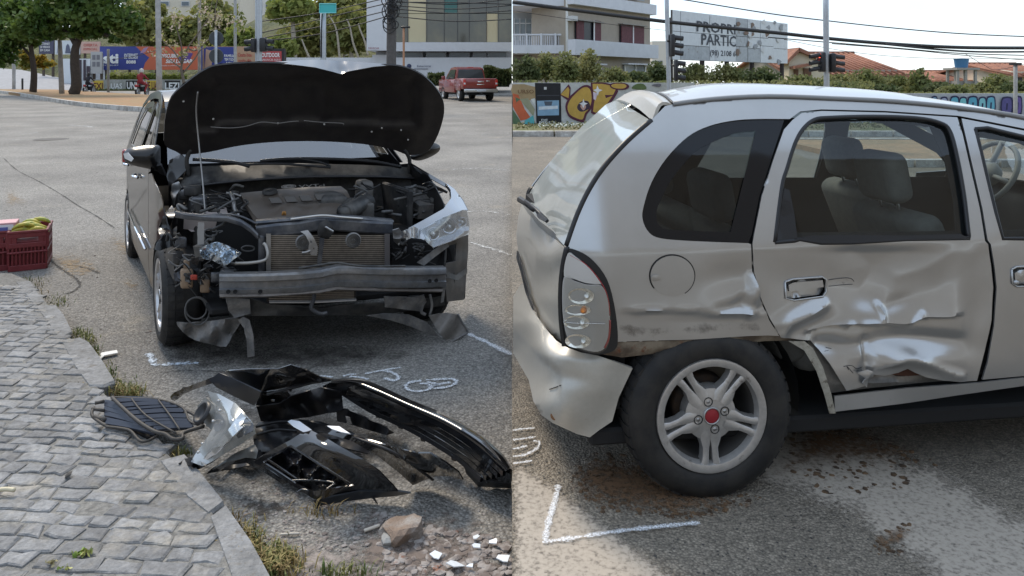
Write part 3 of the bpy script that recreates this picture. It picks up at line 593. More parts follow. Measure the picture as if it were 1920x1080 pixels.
kc = solve_side([(1903, 529)])[0]; ob('key_lock', lathe([(.0, .012), (.008, .012), (.010, 0)], kc, CN, 14), STEEL, fd, True)
# dark shut lines and inner structure behind the gaps
inner = [(1255, 215), (1930, 235), (2190, 350), (2220, 420), (2220, 660), (1930, 700), (1832, 716), (1700, 716), (1600, 736), (1560, 742), (1520, 646), (1400, 634), (1300, 640), (1165, 642), (1150, 560), (1090, 480), (1080, 455), (1100, 390), (1150, 310), (1215, 245)]
ihole = [[(1265, 440), (1225, 420), (1222, 395), (1245, 340), (1290, 275), (1350, 245), (1455, 238), (1436, 300), (1414, 372), (1398, 442)], [(1458, 442), (1478, 330), (1500, 262), (1530, 234), (1640, 228), (1760, 238), (1788, 300), (1806, 380), (1810, 438)], [(1838, 256), (1930, 270), (2120, 358), (2178, 405), (2180, 432), (1884, 437), (1860, 340)]]
spanel('inner_frame', inner, M('inner_frame_dark', (.02, .02, .022), .7), holes=ihole, step=34., off=-.05, solid=.004)
# sill, jamb, arch lips
spanel('sill', [(1567, 745), (1700, 727), (1832, 717), (1930, 706), (2225, 684), (2225, 706), (1930, 721), (1790, 741), (1646, 763), (1568, 774)], SIL, step=14., off=.004, dent=lambda P: -.012 * np.clip((1700 - P[:, 0]) / 120, 0, 1))
spanel('sill_panel', [(1524, 641), (1540, 655), (1600, 690), (1640, 695), (1700, 688), (1750, 705), (1832, 714), (1832, 720), (1700, 730), (1567, 747), (1556, 730), (1545, 690)], M('bent_grey_steel', (.24, .23, .215), .4, .5, fa=.2, fs=30), step=9., off=-.045, mirror=False, dent=lambda P: .02 * gs(P, 1650, 725, 60, 7) - .01 * gs(P, 1700, 712, 40, 6))
spanel('rust_patch', [(1672, 707), (1690, 699), (1702, 693), (1718, 700), (1740, 711), (1715, 713), (1690, 711)], M('orange_rust', (.10, .045, .03), .9, bump=.6, bs=120), step=9., off=-.038, mirror=False)
spanel('arch_lip', [(1482, 642), (1512, 642), (1528, 655), (1545, 690), (1558, 735), (1567, 775), (1556, 776), (1547, 740), (1534, 698), (1512, 660)], M('cream_dirty_metal', (.34, .32, .27), .6, .1, fcol=(.07, .05, .035), flo=.55, fhi=.64, fvs=26, fa=.2, fs=60), step=8., off=-.012, dent=lambda P: .012 * np.clip((P[:, 0] - 1530) / 30, 0, 1))
spanel('arch_lip', [(1120, 664), (1157, 643), (1300, 639), (1400, 633), (1442, 630), (1480, 634), (1500, 644), (1440, 644), (1400, 648), (1300, 660), (1230, 669), (1170, 676)], RUST, step=10., off=-.008, dent=lambda P: -.02 * np.clip((P[:, 1] - (662 - (P[:, 0] - 1150) * .1)) / 14, 0, 1))
# fuel flap
cc = [(1260 + 43.5 * math.cos(a), 517 + 40.5 * math.sin(a)) for a in np.linspace(0, 6.283, 40, endpoint=False)]
ci = [(1260 + 41 * math.cos(a), 517 + 38 * math.sin(a)) for a in np.linspace(0, 6.283, 40, endpoint=False)]
spanel('fuel_flap_gap', cc, TRIM, qp, step=16., off=.0015, mirror=False, solid=0)
spanel('fuel_flap', ci, SIL, qp, step=13., off=.005, mirror=False, solid=.003)
spanel('fuel_flap_pull', sm([(1219, 519), (1226, 514), (1238, 517), (1236, 524), (1224, 526)]), SIL, qp, step=6., off=.007, mirror=False, dent=lambda P: .004 * gs(P, 1227, 519, 8, 5), solid=.002)
# rear corner lamp ---------------------------------------------------------
tl_o = sm([(1060, 467), (1085, 471), (1112, 489), (1138, 524), (1152, 575), (1158, 630), (1152, 655), (1122, 664), (1090, 658), (1062, 640), (1053, 600), (1050, 545), (1054, 500)], True, 4)
lamp = spanel('tail_lamp', tl_o, M('lamp_gasket', (.01, .01, .011), .5), step=14., off=.004, solid=.02)
def lring(pts, n=4): return sm(pts, True, n)
spanel('lamp_cap', lring([(1063, 474), (1078, 480), (1104, 502), (1124, 528), (1122, 531), (1098, 529), (1074, 521), (1056, 515)]), M('bright_silver_cap', (.62, .63, .64), .22, .7, coat=.5), lamp, step=9., off=.012, mirror=False)
spanel('lamp_body', lring([(1056, 518), (1076, 525), (1100, 532), (1126, 534), (1138, 560), (1142, 600), (1138, 640), (1124, 656), (1100, 655), (1070, 642), (1058, 615), (1053, 570)]), M('lamp_grey', (.46, .46, .46), .3, .4, coat=.6), lamp, step=9., off=.011, mirror=False, solid=.004)
REFL = M('lamp_reflector', (.82, .79, .72), .18, .8, fa=.25, fs=60)
for (x, y, rx, ry) in ((1088, 553, 24, 15), (1082, 579, 24, 10), (1080, 602, 24, 13), (1082, 637, 24, 13)):
    bowl = [(x + rx * math.cos(a), y + ry * math.sin(a)) for a in np.linspace(0, 6.283, 26, endpoint=False)]
    spanel('lamp_bowl', bowl, REFL, lamp, step=6., off=.0165, mirror=False, dent=lambda P, x=x, y=y: -.012 * gs(P, x - 4, y, rx * .8, ry * .8), solid=.002)
    bc = solve_side([(x + 10, y + 1)])[0] + .014 * CN
    ob('bulb', lathe([(0, .012), (.008, .008), (.011, 0), (.008, -.006)], bc, CN, 12), M('amber_bulb', (.8, .25, .03), .25) if y == 579 else M('clear_bulb', (.8, .8, .76), .15, .6), lamp, True)
stube('red_edge', sm([(1068, 477), (1100, 497), (1128, 532), (1139, 560), (1142, 590)], False, 4), .0022, M('red_lens', (.28, .012, .015), .25, coat=.5), lamp, .010)
stube('red_edge', sm([(1142, 598), (1142, 615), (1139, 635), (1132, 650)], False, 4), .004, M('red_lens', (.28, .012, .015), .25), lamp, .010)
stube('lamp_crack', [(1054, 601), (1085, 603), (1112, 603), (1132, 604)], .0016, CHROME, lamp, .02, n=4)
spanel('lamp_lens', lring([(1056, 518), (1076, 525), (1100, 532), (1126, 534), (1138, 560), (1142, 600), (1138, 640), (1124, 656), (1100, 655), (1070, 642), (1058, 615), (1053, 570)]), glass('lamp_clear_glass', (.82, .82, .8), base=.06), lamp, step=16., off=.025, mirror=False, solid=0)
# tailgate ------------------------------------------------------------------
def rp(px, py, dv, z=None): return None
seam = sm([(1059, 462), (1080, 400), (1105, 350), (1135, 306), (1176, 263), (1220, 226)], False, 3)
seamY = [(x, y, sideY(x + 5, y) + .03) for x, y in seam]
far = [(1157, 187, 3.95), (1136, 196, 3.98), (1092, 236, 4.0), (1042, 290, 4.03), (1003, 345, 4.06), (984, 378, 4.08)]
glr = [seamY[-1]] + far + [(990, 392, 3.75), (1010, 416, 3.3), (1036, 436, 2.95)] + seamY[:-1]
tg = patch('tailgate_glass', glr, GLR, corsa, inner=[(1100, 300, 3.15), (1050, 360, 3.15), (1150, 240, 3.15), (1025, 405, 3.2)], step=16., solid=0)
def sh(l, k, dy):  # shrink an outline towards its middle
    c = np.mean([p[:2] for p in l], 0); return [(c[0] + (p[0] - c[0]) * k, c[1] + (p[1] - c[1]) * k + dy, p[2]) for p in l]
hl = [(1058, 466, sideY(1064, 466) + .02), (1052, 500, 2.70), (1050, 545, 2.69), (1053, 600, 2.69), (1058, 645, 2.70), (1040, 632, 2.78), (1018, 607, 2.95), (1003, 586, 3.2), (990, 548, 3.5), (980, 510, 3.75), (972, 478, 3.95), (968, 440, 4.02), (972, 405, 4.06), (978, 382, 4.07), (984, 384, 4.02), (990, 398, 3.7), (1010, 422, 3.27), (1036, 444, 2.93)]
patch('tailgate_panel', hl, SILC, corsa, inner=[(1010, 480, 3.1), (1020, 560, 2.95), (1035, 500, 2.82)], step=8., solid=.01)
patch('tailgate_trim', [(984, 374, 4.05), (990, 390, 3.72), (1010, 413, 3.28), (1036, 433, 2.93), (1058, 455, 2.72), (1058, 465, 2.71), (1036, 446, 2.92), (1010, 425, 3.26), (990, 400, 3.68), (980, 384, 4.05)], M('grey_seal', (.20, .20, .19), .6), corsa, step=9., solid=.012)
SM_ = [(1063, 462), (1084, 402), (1108, 352), (1138, 307), (1178, 264), (1222, 226)]
stube('tailgate_seal', sm(SM_, False, 4), .011, TRIM, corsa, -.006); stube('tailgate_seal', sm([(1063, 462), (1055, 500), (1051, 545), (1052, 600), (1058, 648)], False, 4), .010, TRIM, corsa, .0)
wb = thing if False else None
wp = [at(975, 374, 3.6), at(988, 382, 3.35), at(1000, 393, 3.12)]
ob('rear_wiper', join(tube(wp, [.016, .013, .011], 8), tube([at(985, 378, 3.3), at(1004, 392, 3.06), at(1026, 414, 2.93)], .008, 6)), BLACK, corsa, True)
patch('wiper_arm', [(1002, 392, 3.1), (1012, 398, 3.0), (1026, 411, 2.9), (1022, 416, 2.9), (1008, 408, 2.98)], BLACK, corsa, step=8., solid=.01)
patch('plate_recess', [(969, 470, 3.85), (976, 490, 3.68), (984, 525, 3.45), (994, 560, 3.2), (1003, 586, 3.05), (996, 576, 3.1), (985, 548, 3.35), (976, 510, 3.6), (968, 484, 3.8)], TRIM, corsa, step=8., solid=.01)
# bumper --------------------------------------------------------------------
bo = [(962.5, 556, 3.8), (974, 536, 3.75), (986, 527, 3.6), (994, 562, 3.25), (1004, 590, 3.0), (1022, 615, 2.8), (1042, 638, 2.70), (1062, 651, 2.62), (1090, 661, 2.60), (1122, 667, 2.585), (1150, 677, 2.58), (1186, 691, 2.60), (1176, 712, 2.60), (1160, 746, 2.60), (1148, 790, 2.61), (1124, 806, 2.61), (1106, 820, 2.61), (1082, 814, 2.61), (1058, 803, 2.60), (1036, 793, 2.61), (1015, 778, 2.66), (1000, 752, 2.75), (991, 712, 2.95), (978, 690, 3.2), (962.5, 662, 3.6)]
def bump_dent(P): # depth, + = away
    d = .020 * gs(P, 1072, 708, 40, 16, .2) - .010 * gs(P, 1032, 700, 12, 18, .5) + .012 * gs(P, 1100, 745, 50, 30, .4) - .010 * gs(P, 1070, 672, 55, 9, .15)
    ln = np.interp(P[:, 0], [962, 990, 1015, 1045, 1062], [620, 645, 668, 690, 700]); s = P[:, 1] - ln
    return d + np.where(P[:, 0] < 1050, .03 * np.clip(s / 6, 0, 1) * np.exp(-np.maximum(s, 0) / 40), 0)
bp = patch('rear_bumper', bo, SILC, corsa, inner=[(990, 600, 3.05), (1010, 650, 2.75), (1030, 720, 2.64), (1060, 740, 2.56), (1100, 700, 2.56), (1130, 730, 2.57), (990, 660, 3.0)], step=6.5, bend=bump_dent, solid=.012, label='cracked cream-silver rear bumper hanging at the corner')
SC2 = M('black_scuff', (.02, .02, .02), .7)
for ln in ([(1028, 704), (1045, 701), (1062, 694), (1078, 689)], [(1030, 715), (1050, 709)], [(1062, 712), (1070, 713), (1076, 710)], [(1030, 730), (1042, 726), (1052, 722)], [(1085, 760), (1098, 775)], [(1092, 758), (1104, 772)]):
    Pp = np.array(sm(ln, False, 4)); d = tps([p for p in bo] + [(1030, 720, 2.64), (1060, 740, 2.56), (1100, 700, 2.56)])(Pp) + bump_dent(Pp) - .001
    ob('scuff', tube([at(a, b, c) for (a, b), c in zip(Pp, d)], 0.0016, 5), SC2, bp, True)
ob('bumper_hole', lathe([(0, .004), (.013, .003), (.017, 0)], at(1041, 779, 2.60), (0, -1, .1), 12), M('rust_spot', (.22, .11, .05), .8), bp, True)
# far end of the bumper and tail structure (plain, seen only from the side)
ob('tail_structure', hexa([cw(-.40, -.08, .30), cw(-.28, -.08, .30), cw(-.28, -1.46, .30), cw(-.40, -1.46, .30), cw(-.44, -.10, .86), cw(-.30, -.10, .88), cw(-.30, -1.44, .88), cw(-.44, -1.44, .86)]), DARK, corsa)
# roof, bonnet and the front beyond the frame --------------------------------
gp = np.array([(1262, 195), (1340, 185.5), (1440, 180.5), (1560, 184.5), (1680, 190.5), (1800, 202.5), (1930, 222.5), (2060, 261)], float); g3 = solve_side(np.array(sm(gp, False, 3)))
gu, gv, gz = cl(g3); V, Fs = [], []; m = 13
for u, v, z in zip(gu, gv, gz):
    vf_ = -WIDTH - v
    for j in range(m):
        t = j / (m - 1); V.append(cw(u + .30 * t - .06 * (1 - (2 * t - 1) ** 2) * (u > 1.0), v + (vf_ - v) * t, z + .048 * min(1, max(.45, .45 + (u + .13) / .5)) * (1 - abs(2 * t - 1) ** 2.6)))
k = len(gu); Fs = [(i * m + j, (i + 1) * m + j, (i + 1) * m + j + 1, i * m + j + 1) for i in range(k - 1) for j in range(m - 1)]
V = np.array(V); ob('roof', (V, face_cam(V, Fs, np.array([1, 3, 30.]))), M('roof_silver', (.48, .47, .455), .34, .45, coat=.5), corsa, True, solid=.006)
ob('drip_rail', tube(g3 + CN * .004 + np.array([0, 0, .001]), .0085, 8), M('grey_rail', (.26, .265, .27), .5), corsa, True); V2 = V.copy(); V2[:, 2] -= .045; ob('headliner', (V2, Fs), M('headliner_cloth', (.30, .30, .28), .9), corsa, True)
A0, A1 = V[-m:], None
re_ = V[:m]; gn, gf = at(1222, 226, seamY[-1][2] - .012), at(1155, 187, 3.94); sv_ = []
for r_ in range(7):
    s_ = r_ / 6
    for j in range(m):
        t = j / (m - 1); g_ = gn * (1 - t) + gf * t + np.array([0, 0, .02 * (1 - (2 * t - 1) ** 2)]); sv_.append(re_[j] * (1 - s_) + g_ * s_ + (-CA * .5 + np.array([0, 0, 1.])) * .035 * math.sin(math.pi * min(1, s_ * 1.05)) * (1 - s_ * .3) + np.array([0, 0, -.004 if s_ == 0 else 0]))
sv_ = np.array(sv_); ob('tailgate_spoiler', (sv_, face_cam(sv_, [(i * m + j, (i + 1) * m + j, (i + 1) * m + j + 1, i * m + j + 1) for i in range(6) for j in range(m - 1)], np.array([-3, 0, 9.]))), SILC, corsa, True, solid=.012)
ob('roof_seam', tube([p + np.array([0, 0, .002]) for p in re_], .005, 6), TRIM, corsa, True)
wsb = np.array([cw(2.12 + .3 * j / (m - 1), -.08 - 1.42 * j / (m - 1), .93) + CA * (.14 * (1 - (2 * j / (m - 1) - 1) ** 2)) for j in range(m)])
ob('windscreen', (np.concatenate([A0, wsb]), [(j, j + 1, j + 1 + m, j + m) for j in range(m - 1)]), GLS, corsa, True)
def loft(secs):
    V, n = np.concatenate(secs), len(secs[0]); return V, [(i * n + j, (i + 1) * n + j, (i + 1) * n + j + 1, i * n + j + 1) for i in range(len(secs) - 1) for j in range(n - 1)]
secs = [np.array([cw(u + .1 * (1 - (2 * t - 1) ** 2) * (u > 2.6), -.06 - 1.46 * t, z + .03 * (1 - (2 * t - 1) ** 2)) for t in np.linspace(0, 1, 9)]) for u, z in ((2.12, .92), (2.4, .88), (2.7, .82), (2.93, .72), (2.98, .6))]
v_, f_ = loft(secs); ob('bonnet', (v_, face_cam(v_, f_, np.array([3, 3, 30.]))), SIL, corsa, True, solid=.005)
for s in (0, 1):
    mv = lambda v: v if s == 0 else -WIDTH - v
    arch = [(2.44 + .33 * math.cos(a), .29 + .33 * math.sin(a)) for a in np.linspace(0, math.pi, 14)]
    o2 = [(1.91, .30), (2.11, .29)] + arch[::-1] + [(2.95, .30), (2.98, .6), (2.93, .72), (2.7, .82), (2.4, .88), (2.12, .93), (1.93, .92)]
    v2, f = cdt(o2, (), .09); ob('front_fender', (np.array([cw(a, mv(side_v(a, b) - 1.5 * max(0, a - 2.6) ** 2), b) for a, b in v2]), f if s == 0 else [q[::-1] for q in f]), SIL, corsa, True, solid=.005)
secs = [np.array([cw(2.95 + .14 * (1 - (2 * t - 1) ** 4) + dx, -.02 - 1.54 * t, z) for t in np.linspace(0, 1, 11)]) for dx, z in ((0, .6), (.04, .5), (.05, .38), (0, .22))]
v_, f_ = loft(secs); ob('front_bumper', (v_, face_cam(v_, f_, np.array([9, 3, 1.]))), SILC, corsa, True, solid=.01)
# cabin ----------------------------------------------------------------------
def cbox(u0, u1, v0, v1, z0, z1, c=.03, seg=3): return xf(bbox(u0, u1, v0, v1, z0, z1, c, seg), lambda p: cw(*p))
ob('floor_pan', cbox(-.42, 2.3, -1.5, -.06, .18, .24, .01, 1), DARK, corsa)
ob('parcel_shelf', cbox(-.36, .02, -1.42, -.16, .82, .86, .01, 1), CABIN, corsa)
ob('dashboard', cbox(2.14, 2.42, -1.48, -.10, .45, .90, .08, 3), CABIN, corsa, True)
def cushion(p0, p1, wv, th, v0):   # a slab from p0 to p1 (u, z) of thickness th, width wv from v0
    d = np.array(p1) - np.array(p0); L_ = np.linalg.norm(d); d /= L_; nn = np.array([-d[1], d[0]])
    def mp2(q): uz = np.array(p0) + d * q[0] + nn * q[2]; return cw(uz[0], q[1], uz[1])
    return xf(bbox(0, L_, v0 - wv, v0, -th / 2, th / 2, min(th, wv) * .42, 4), mp2)
for v0, du in ((-.16, .30), (-.90, .58)):
    sname = 'front_seat'
    s_ = ob(sname, cushion((.88 + du, .40), (.66 + du, .93), .50, .12, v0), SEAT, corsa, True)
    ob('seat_base', cushion((.86 + du, .42), (1.38 + du, .46), .50, .14, v0), SEAT, s_, True)
    ob('headrest', cushion((.645 + du, .965), (.60 + du, 1.17), .27, .11, v0 - .115), SEAT, s_, True)
    for dv in (-.19, -.31): ob('headrest_post', tube([cw(.665 + du, v0 + dv, .90), cw(.642 + du, v0 + dv, 1.0)], .006, 6), STEEL, s_, True)
rs = ob('rear_seat', cushion((.42, .40), (.18, .88), 1.32, .12, -.14), SEAT, corsa, True); ob('seat_base', cushion((.40, .42), (.86, .46), 1.32, .15, -.14), SEAT, rs, True)
for v0 in (-.26, -.98): ob('headrest', cushion((.185, .91), (.15, 1.10), .30, .10, v0), SEAT, rs, True)
sw_c = cw(2.02, -1.14, .97); axs = (cw(1.66, 0, .93) - cw(1.75, 0, .88)); axs = axs / np.linalg.norm(axs)
ring = [sw_c + .185 * (math.cos(a) * -CN + math.sin(a) * np.cross(axs, -CN)) for a in np.linspace(0, 6.283, 30, endpoint=False)]
swo = ob('steering_wheel', tube(ring, .014, 8, True), M('steering_grey', (.30, .29, .27), .6), corsa, True)
ob('hub', lathe([(0, .03), (.05, .025), (.07, 0), (.06, -.04)], sw_c, axs, 16), M('steering_grey', (.30, .29, .27), .6), swo, True)
for a in (.2, 2.94, 4.71): ob('spoke', tube([sw_c, sw_c + .18 * (math.cos(a) * -CN + math.sin(a) * np.cross(axs, -CN))], .014, 6), M('steering_grey', (.30, .29, .27), .6), swo, True)
ob('rear_view_mirror', cbox(1.90, 1.93, -.92, -.68, 1.22, 1.29, .02, 2), BLACK, corsa, True)
ob('rear_shelf_speaker', lathe([(0, .01), (.05, .012), (.06, 0)], cw(-.2, -.5, .862), (0, 0, 1), 16), BLACK, corsa, True)
# wheels ---------------------------------------------------------------------
ALLOY = M('alloy_grey', (.50, .485, .47), .38, .65, fa=.1, fs=40, fcol=(.16, .14, .12), flo=.62, fhi=.75, fvs=14)
def wheel(cn, axis, R, W, spokes, parent, rim_r, alloy=ALLOY, lugs=4, hubcol=(.30, .02, .03), detail=True, tread=44, phase=0.):
    """axis points outwards; cn is on the outer face"""
    ax = np.array(axis, float); ax /= np.linalg.norm(ax); x = np.array([0, 0, 1.0]); x = x - ax * (x @ ax); x /= np.linalg.norm(x); y = np.cross(ax, x); cn = np.array(cn, float)
    rd_ = lambda r, a, h: cn + r * (math.cos(a) * x + math.sin(a) * y) + h * ax
    tyre = lathe([(rim_r - .004, -.02), (rim_r + .004, .0), (rim_r + .02, .010), (rim_r + (R - rim_r) * .5, .014), (R - .03, .006), (R - .012, -.008), (R - .003, -.026), (R, -.05), (R, -W + .05), (R - .003, -W + .026), (R - .02, -W), (rim_r, -W + .02)], cn, ax, 60)
    wo = ob('wheel', tyre, RUBBER, parent, True)
    tr = []
    for i in range(tread):     # tread blocks at the shoulder
        a = 2 * math.pi * i / tread; da = 2 * math.pi / tread * .36
        for h0, h1, r0 in ((-.012, -.05, -.002), (-.058, -.10, 0.0)):
            tr.append(hexa([rd_(R - .02 + (0 if h0 < -.05 else -.002), a - da, h0), rd_(R - .02, a + da, h0), rd_(R - .01, a + da, h1), rd_(R - .01, a - da, h1), rd_(R + .003 + (0 if h0 < -.05 else -.006), a - da, h0), rd_(R + .003 + (0 if h0 < -.05 else -.006), a + da, h0), rd_(R + .005, a + da, h1), rd_(R + .005, a - da, h1)]))
    ob('tread', join(*tr), RUBBER, wo, kind='stuff')
    ob('rim', lathe([(rim_r + .006, -.006), (rim_r + .004, .008), (rim_r - .004, .010), (rim_r - .022, .004), (rim_r - .026, -.008), (rim_r - .030, -.02)], cn, ax, 56), alloy, wo, True, auto=50); ob('barrel', lathe([(rim_r - .030, -.02), (rim_r - .034, -.04), (rim_r - .04, -W + .03)], cn, ax, 40), M('rim_barrel', (.10, .095, .09), .6, .4), wo, True)
    ob('brake_drum', lathe([(0, -.075), (.11, -.075), (.115, -.085), (.115, -.13)], cn, ax, 30), M('drum_dark', (.02, .019, .018), .8, col2=(.06, .035, .02), vs=20), wo, True)
    hubv = lathe([(0, .0), (.056, -.001), (.068, -.003), (.092, -.010), (.098, -.05)], cn, ax, 30); ob('hub', hubv, alloy, wo, True, auto=50)
    for i in range(spokes):
        a0 = 2 * math.pi * i / spokes + phase
        for sgn in (-1, 1):
            P = [(.055, a0 + sgn * .26, .050, -.004), (.09, a0 + sgn * .21, .046, -.007), (.12, a0 + sgn * .135, .028, -.008), (rim_r - .045, a0 + sgn * .118, .028, -.005), (rim_r - .016, a0 + sgn * .135, .036, -.002)]
            V, n = [], len(P)
            for r, a, wd, h in P:
                t = np.array(rd_(1, a + math.pi / 2, 0) - cn)
                for dw, dh in ((-1, -.028), (-.8, 0), (-.3, .005), (.3, .005), (.8, 0), (1, -.028)): V.append(rd_(r, a, h + dh) + t * wd * .5 * dw)
            ob('spoke', (np.array(V), [(i_ * 6 + j, i_ * 6 + j + 1, i_ * 6 + 7 + j, i_ * 6 + 6 + j) for i_ in range(n - 1) for j in range(5)]), alloy, wo, True, auto=40)
    for i in range(lugs):
        a = 2 * math.pi * i / lugs + .25; p = rd_(.05, a, -.001)
        ob('lug_hole', lathe([(.017, .0015), (.0165, .002), (.0135, .002), (.0125, -.006), (0, -.008)], p, ax, 14), M('lug_dark', (.02, .02, .02), .6), wo, True)
        ob('lug_bolt', lathe([(0, .001), (.007, .0005), (.008, -.006)], p, ax, 6), STEEL, wo, True)
    ob('hub_ring', lathe([(.031, -.001), (.031, .006), (.027, .007), (.026, .003)], cn, ax, 24), STEEL, wo, True)
    ob('hub_cap', lathe([(0, .006), (.018, .0055), (.027, .002)], cn, ax, 24), M('hub_cap_red' if hubcol[0] > .1 else 'hub_cap_dark', hubcol, .4), wo, True)
    return wo
RW = .304
wheel(cw(0, .006, RW - .008), CN + np.array([0, 0, -.015]), RW, .185, 5, corsa, .196, phase=math.pi)
wheel(cw(2.44, .0, RW), CN, RW, .185, 5, corsa, .196, tread=20); wheel(cw(0, -WIDTH, RW), -CN, RW, .185, 5, corsa, .196, tread=20); wheel(cw(2.44, -WIDTH, RW), -CN, RW, .185, 5, corsa, .196, tread=20)
LINER = M('wheel_well', (.006, .006, .007), .85)
for u0 in (0, 2.44):
    for v0, v1 in ((-.085, -.30), (-WIDTH + .085, -WIDTH + .30)):
        lv, lf = [], []
        for i, a in enumerate(np.linspace(-.15, math.pi + .15, 22)):
            for v in (v0, v1): lv.append(cw(u0 + .375 * math.cos(a), v, .30 + .345 * math.sin(a)))
        lf = [(2 * i, 2 * i + 1, 2 * i + 3, 2 * i + 2) for i in range(21)]; ob('wheel_liner', (np.array(lv), lf), LINER, corsa, True)
ob('rear_axle', tube([cw(0, -.1, RW), cw(0, -WIDTH + .1, RW)], .04, 10), DARK, corsa, True)
ob('underbody', cbox(-.3, 2.6, -1.45, -.12, .17, .21, .01, 1), DARK, corsa)
# door mirror on the near front door
ob('door_mirror', xf(bbox(1.72, 1.84, .04, .20, .90, 1.02, .045, 3), lambda p: cw(*p)), SIL, corsa, True)

# grime and scraped paint on the damaged side
def film(name, outline, mat, parent, dent=None, off=.0022, step=8., fade=.4):
    P = sm(outline, True, 3); v2, f = cdt(P, (), step); v = solve_side(v2)
    if dent is not None: v = v + dent(v2)[:, None] * CN
    v = v + off * CN; o = ob(name, (v, face_cam(v, f)), mat, parent, True); ext = np.ptp(np.array(P), axis=0)
    e = 1 - np.clip(dist(v2, P) / (fade * min(ext)), 0, 1); at_ = o.data.attributes.new('cover', 'FLOAT', 'POINT'); at_.data.foreach_set('value', e.astype(np.float32))
GRIME = chalk('road_grime', (.18, .15, .12), .30, 16., .22); SCRP = chalk('scraped_paint', (.06, .06, .062), .36, 45., .10); BARE = chalk('bare_primer', (.34, .33, .31), .36, 60., .08)
film('grime_film', [(1162, 600), (1260, 606), (1380, 600), (1440, 604), (1456, 626), (1380, 630), (1280, 634), (1165, 638)], GRIME, qp, quarter_dent)
film('scrape', [(1500, 634), (1560, 622), (1640, 612), (1720, 606), (1800, 594), (1812, 604), (1720, 622), (1640, 630), (1560, 640)], SCRP, rd, door_dent, step=5.)
film('scrape', [(1560, 520), (1590, 518), (1612, 528), (1600, 540), (1566, 540)], SCRP, rd, door_dent)
film('bare_patch', [(1470, 612), (1486, 600), (1500, 600), (1492, 614), (1478, 626)], BARE, rd, door_dent, step=5.); film('bare_patch', [(1590, 690), (1606, 684), (1620, 692), (1612, 706), (1596, 704)], SCRP, rd, lambda P: door_dent(P), step=5.)
film('grime_film', [(1640, 690), (1720, 676), (1790, 690), (1826, 690), (1824, 710), (1770, 708), (1716, 694), (1660, 700)], GRIME, rd, door_dent)
film('grime_film', [(1572, 752), (1700, 736), (1830, 724), (1918, 712), (1918, 719), (1790, 738), (1646, 760), (1574, 770)], GRIME, corsa, lambda P: -.012 * np.clip((1700 - P[:, 0]) / 120, 0, 1), off=.0065)
# ------------------------------------------------------------------ black saloon (left)
KR = np.array([math.cos(math.radians(20)), math.sin(math.radians(20)), 0]); KB = np.array([-math.sin(math.radians(31)), math.cos(math.radians(31)), 0])
KN = np.array([-KR[1], KR[0], 0]); KS = np.array([-KB[1], KB[0], 0])     # front-plane normal, side normal (points left)
K0 = gl(303, 645) + .85 * KR; K0[2] = 0
def kw_(r, b, z): return K0 + r * KR + b * KB + np.array([0, 0, z])
def ub(px, py, b):
    D = ray(px, py); return EYE + D * (((K0 + b * KB - EYE) @ KN) / (D @ KN))
BLK = M('black_car_paint', (.006, .006, .007), .30, coat=.45, spec=.3, fcol=(.04, .034, .027), flo=.5, fhi=.95, fvs=2.)
DUSTY = M('dusty_black_plastic', (.035, .035, .036), .5, col2=(.09, .085, .078), vs=9, fa=.15, fs=60); GREYP = M('grey_shield_plastic', (.14, .14, .142), .55, col2=(.22, .205, .19), vs=12, fa=.2, fs=50)
PMET = M('bluish_black_metal', (.06, .066, .08), .36, .35, fa=.2, fs=30, col2=(.13, .13, .135), vs=8); ALU = M('dull_aluminium', (.33, .32, .31), .42, .8, fa=.15, fs=40); SOOT = M('engine_bay_black', (.016, .016, .017), .7, col2=(.05, .047, .044), vs=12)
sed = thing('black_saloon', 'black saloon with its bonnet up and front end smashed away', 'car', kw_(0, 1.4, 0))
def bside(b, z): return .30 * np.maximum(0, z - .98) + .25 * np.maximum(0, .45 - z) ** 2 + .22 * np.maximum(0, .2 - b) ** 2 + .10 * np.maximum(0, b - 2.5) ** 2
def ksp(name, outline, mat, holes=(), step=.09, off=0., solid=.006, both=True, parent=sed, bend=None, label=None):
    v2, f = cdt(outline, holes, step)
    for s in ((-1, 1) if both else (-1,)):
        i = bside(v2[:, 0], v2[:, 1]); dd = bend(v2) if (bend is not None and s == -1) else 0
        V = np.array([kw_(s * (.87 - q + off), b, z) for (b, z), q in zip(v2, i + dd)])
        ob(name, (V, face_cam(V, f, kw_(s * 20, 1.5, 1))), mat, parent, True, solid=solid, label=label if s == -1 else None)
arch = lambda c, r, a0=0., a1=math.pi, n=12: [(c + r * math.cos(a), .30 + r * math.sin(a)) for a in np.linspace(a0, a1, n)]
fen = [(-.30, .60), (-.345, .45)] + arch(0, .335, math.pi * .87, .0)[0:] + [(.36, .24), (.60, .22), (.60, .98), (.45, 1.0), (.10, .95), (-.18, .86)]
ksp('front_fender', fen, BLK, bend=lambda P: .03 * np.exp(-((P[:, 0] + .15) / .15) ** 2) * np.sin(P[:, 1] * 21), both=False, label='crumpled black front fender above the left tyre')
fen2 = [(-.34, .60), (-.345, .45)] + arch(0, .335, math.pi * .87, .0) + [(.36, .24), (.60, .22), (.60, .98), (.45, 1.0), (.10, .95), (-.25, .80)]
v2, f = cdt(fen2, (), .08); V = np.array([kw_(.87 - q, b, z) for (b, z), q in zip(v2, bside(v2[:, 0], v2[:, 1]))]); ob('front_fender', (V, face_cam(V, f, kw_(20, 1, 1))), BLK, sed, True, solid=.006)
fdo = [(.615, .23), (1.60, .23), (1.62, .60), (1.60, 1.42), (1.45, 1.45), (1.22, 1.40), (.75, 1.06), (.615, .98)]
rdo = [(1.615, .23), (2.28, .23), (2.30, .45), (2.42, .62), (2.56, .75), (2.60, 1.02), (2.45, 1.30), (2.2, 1.42), (1.75, 1.45), (1.615, 1.43)]
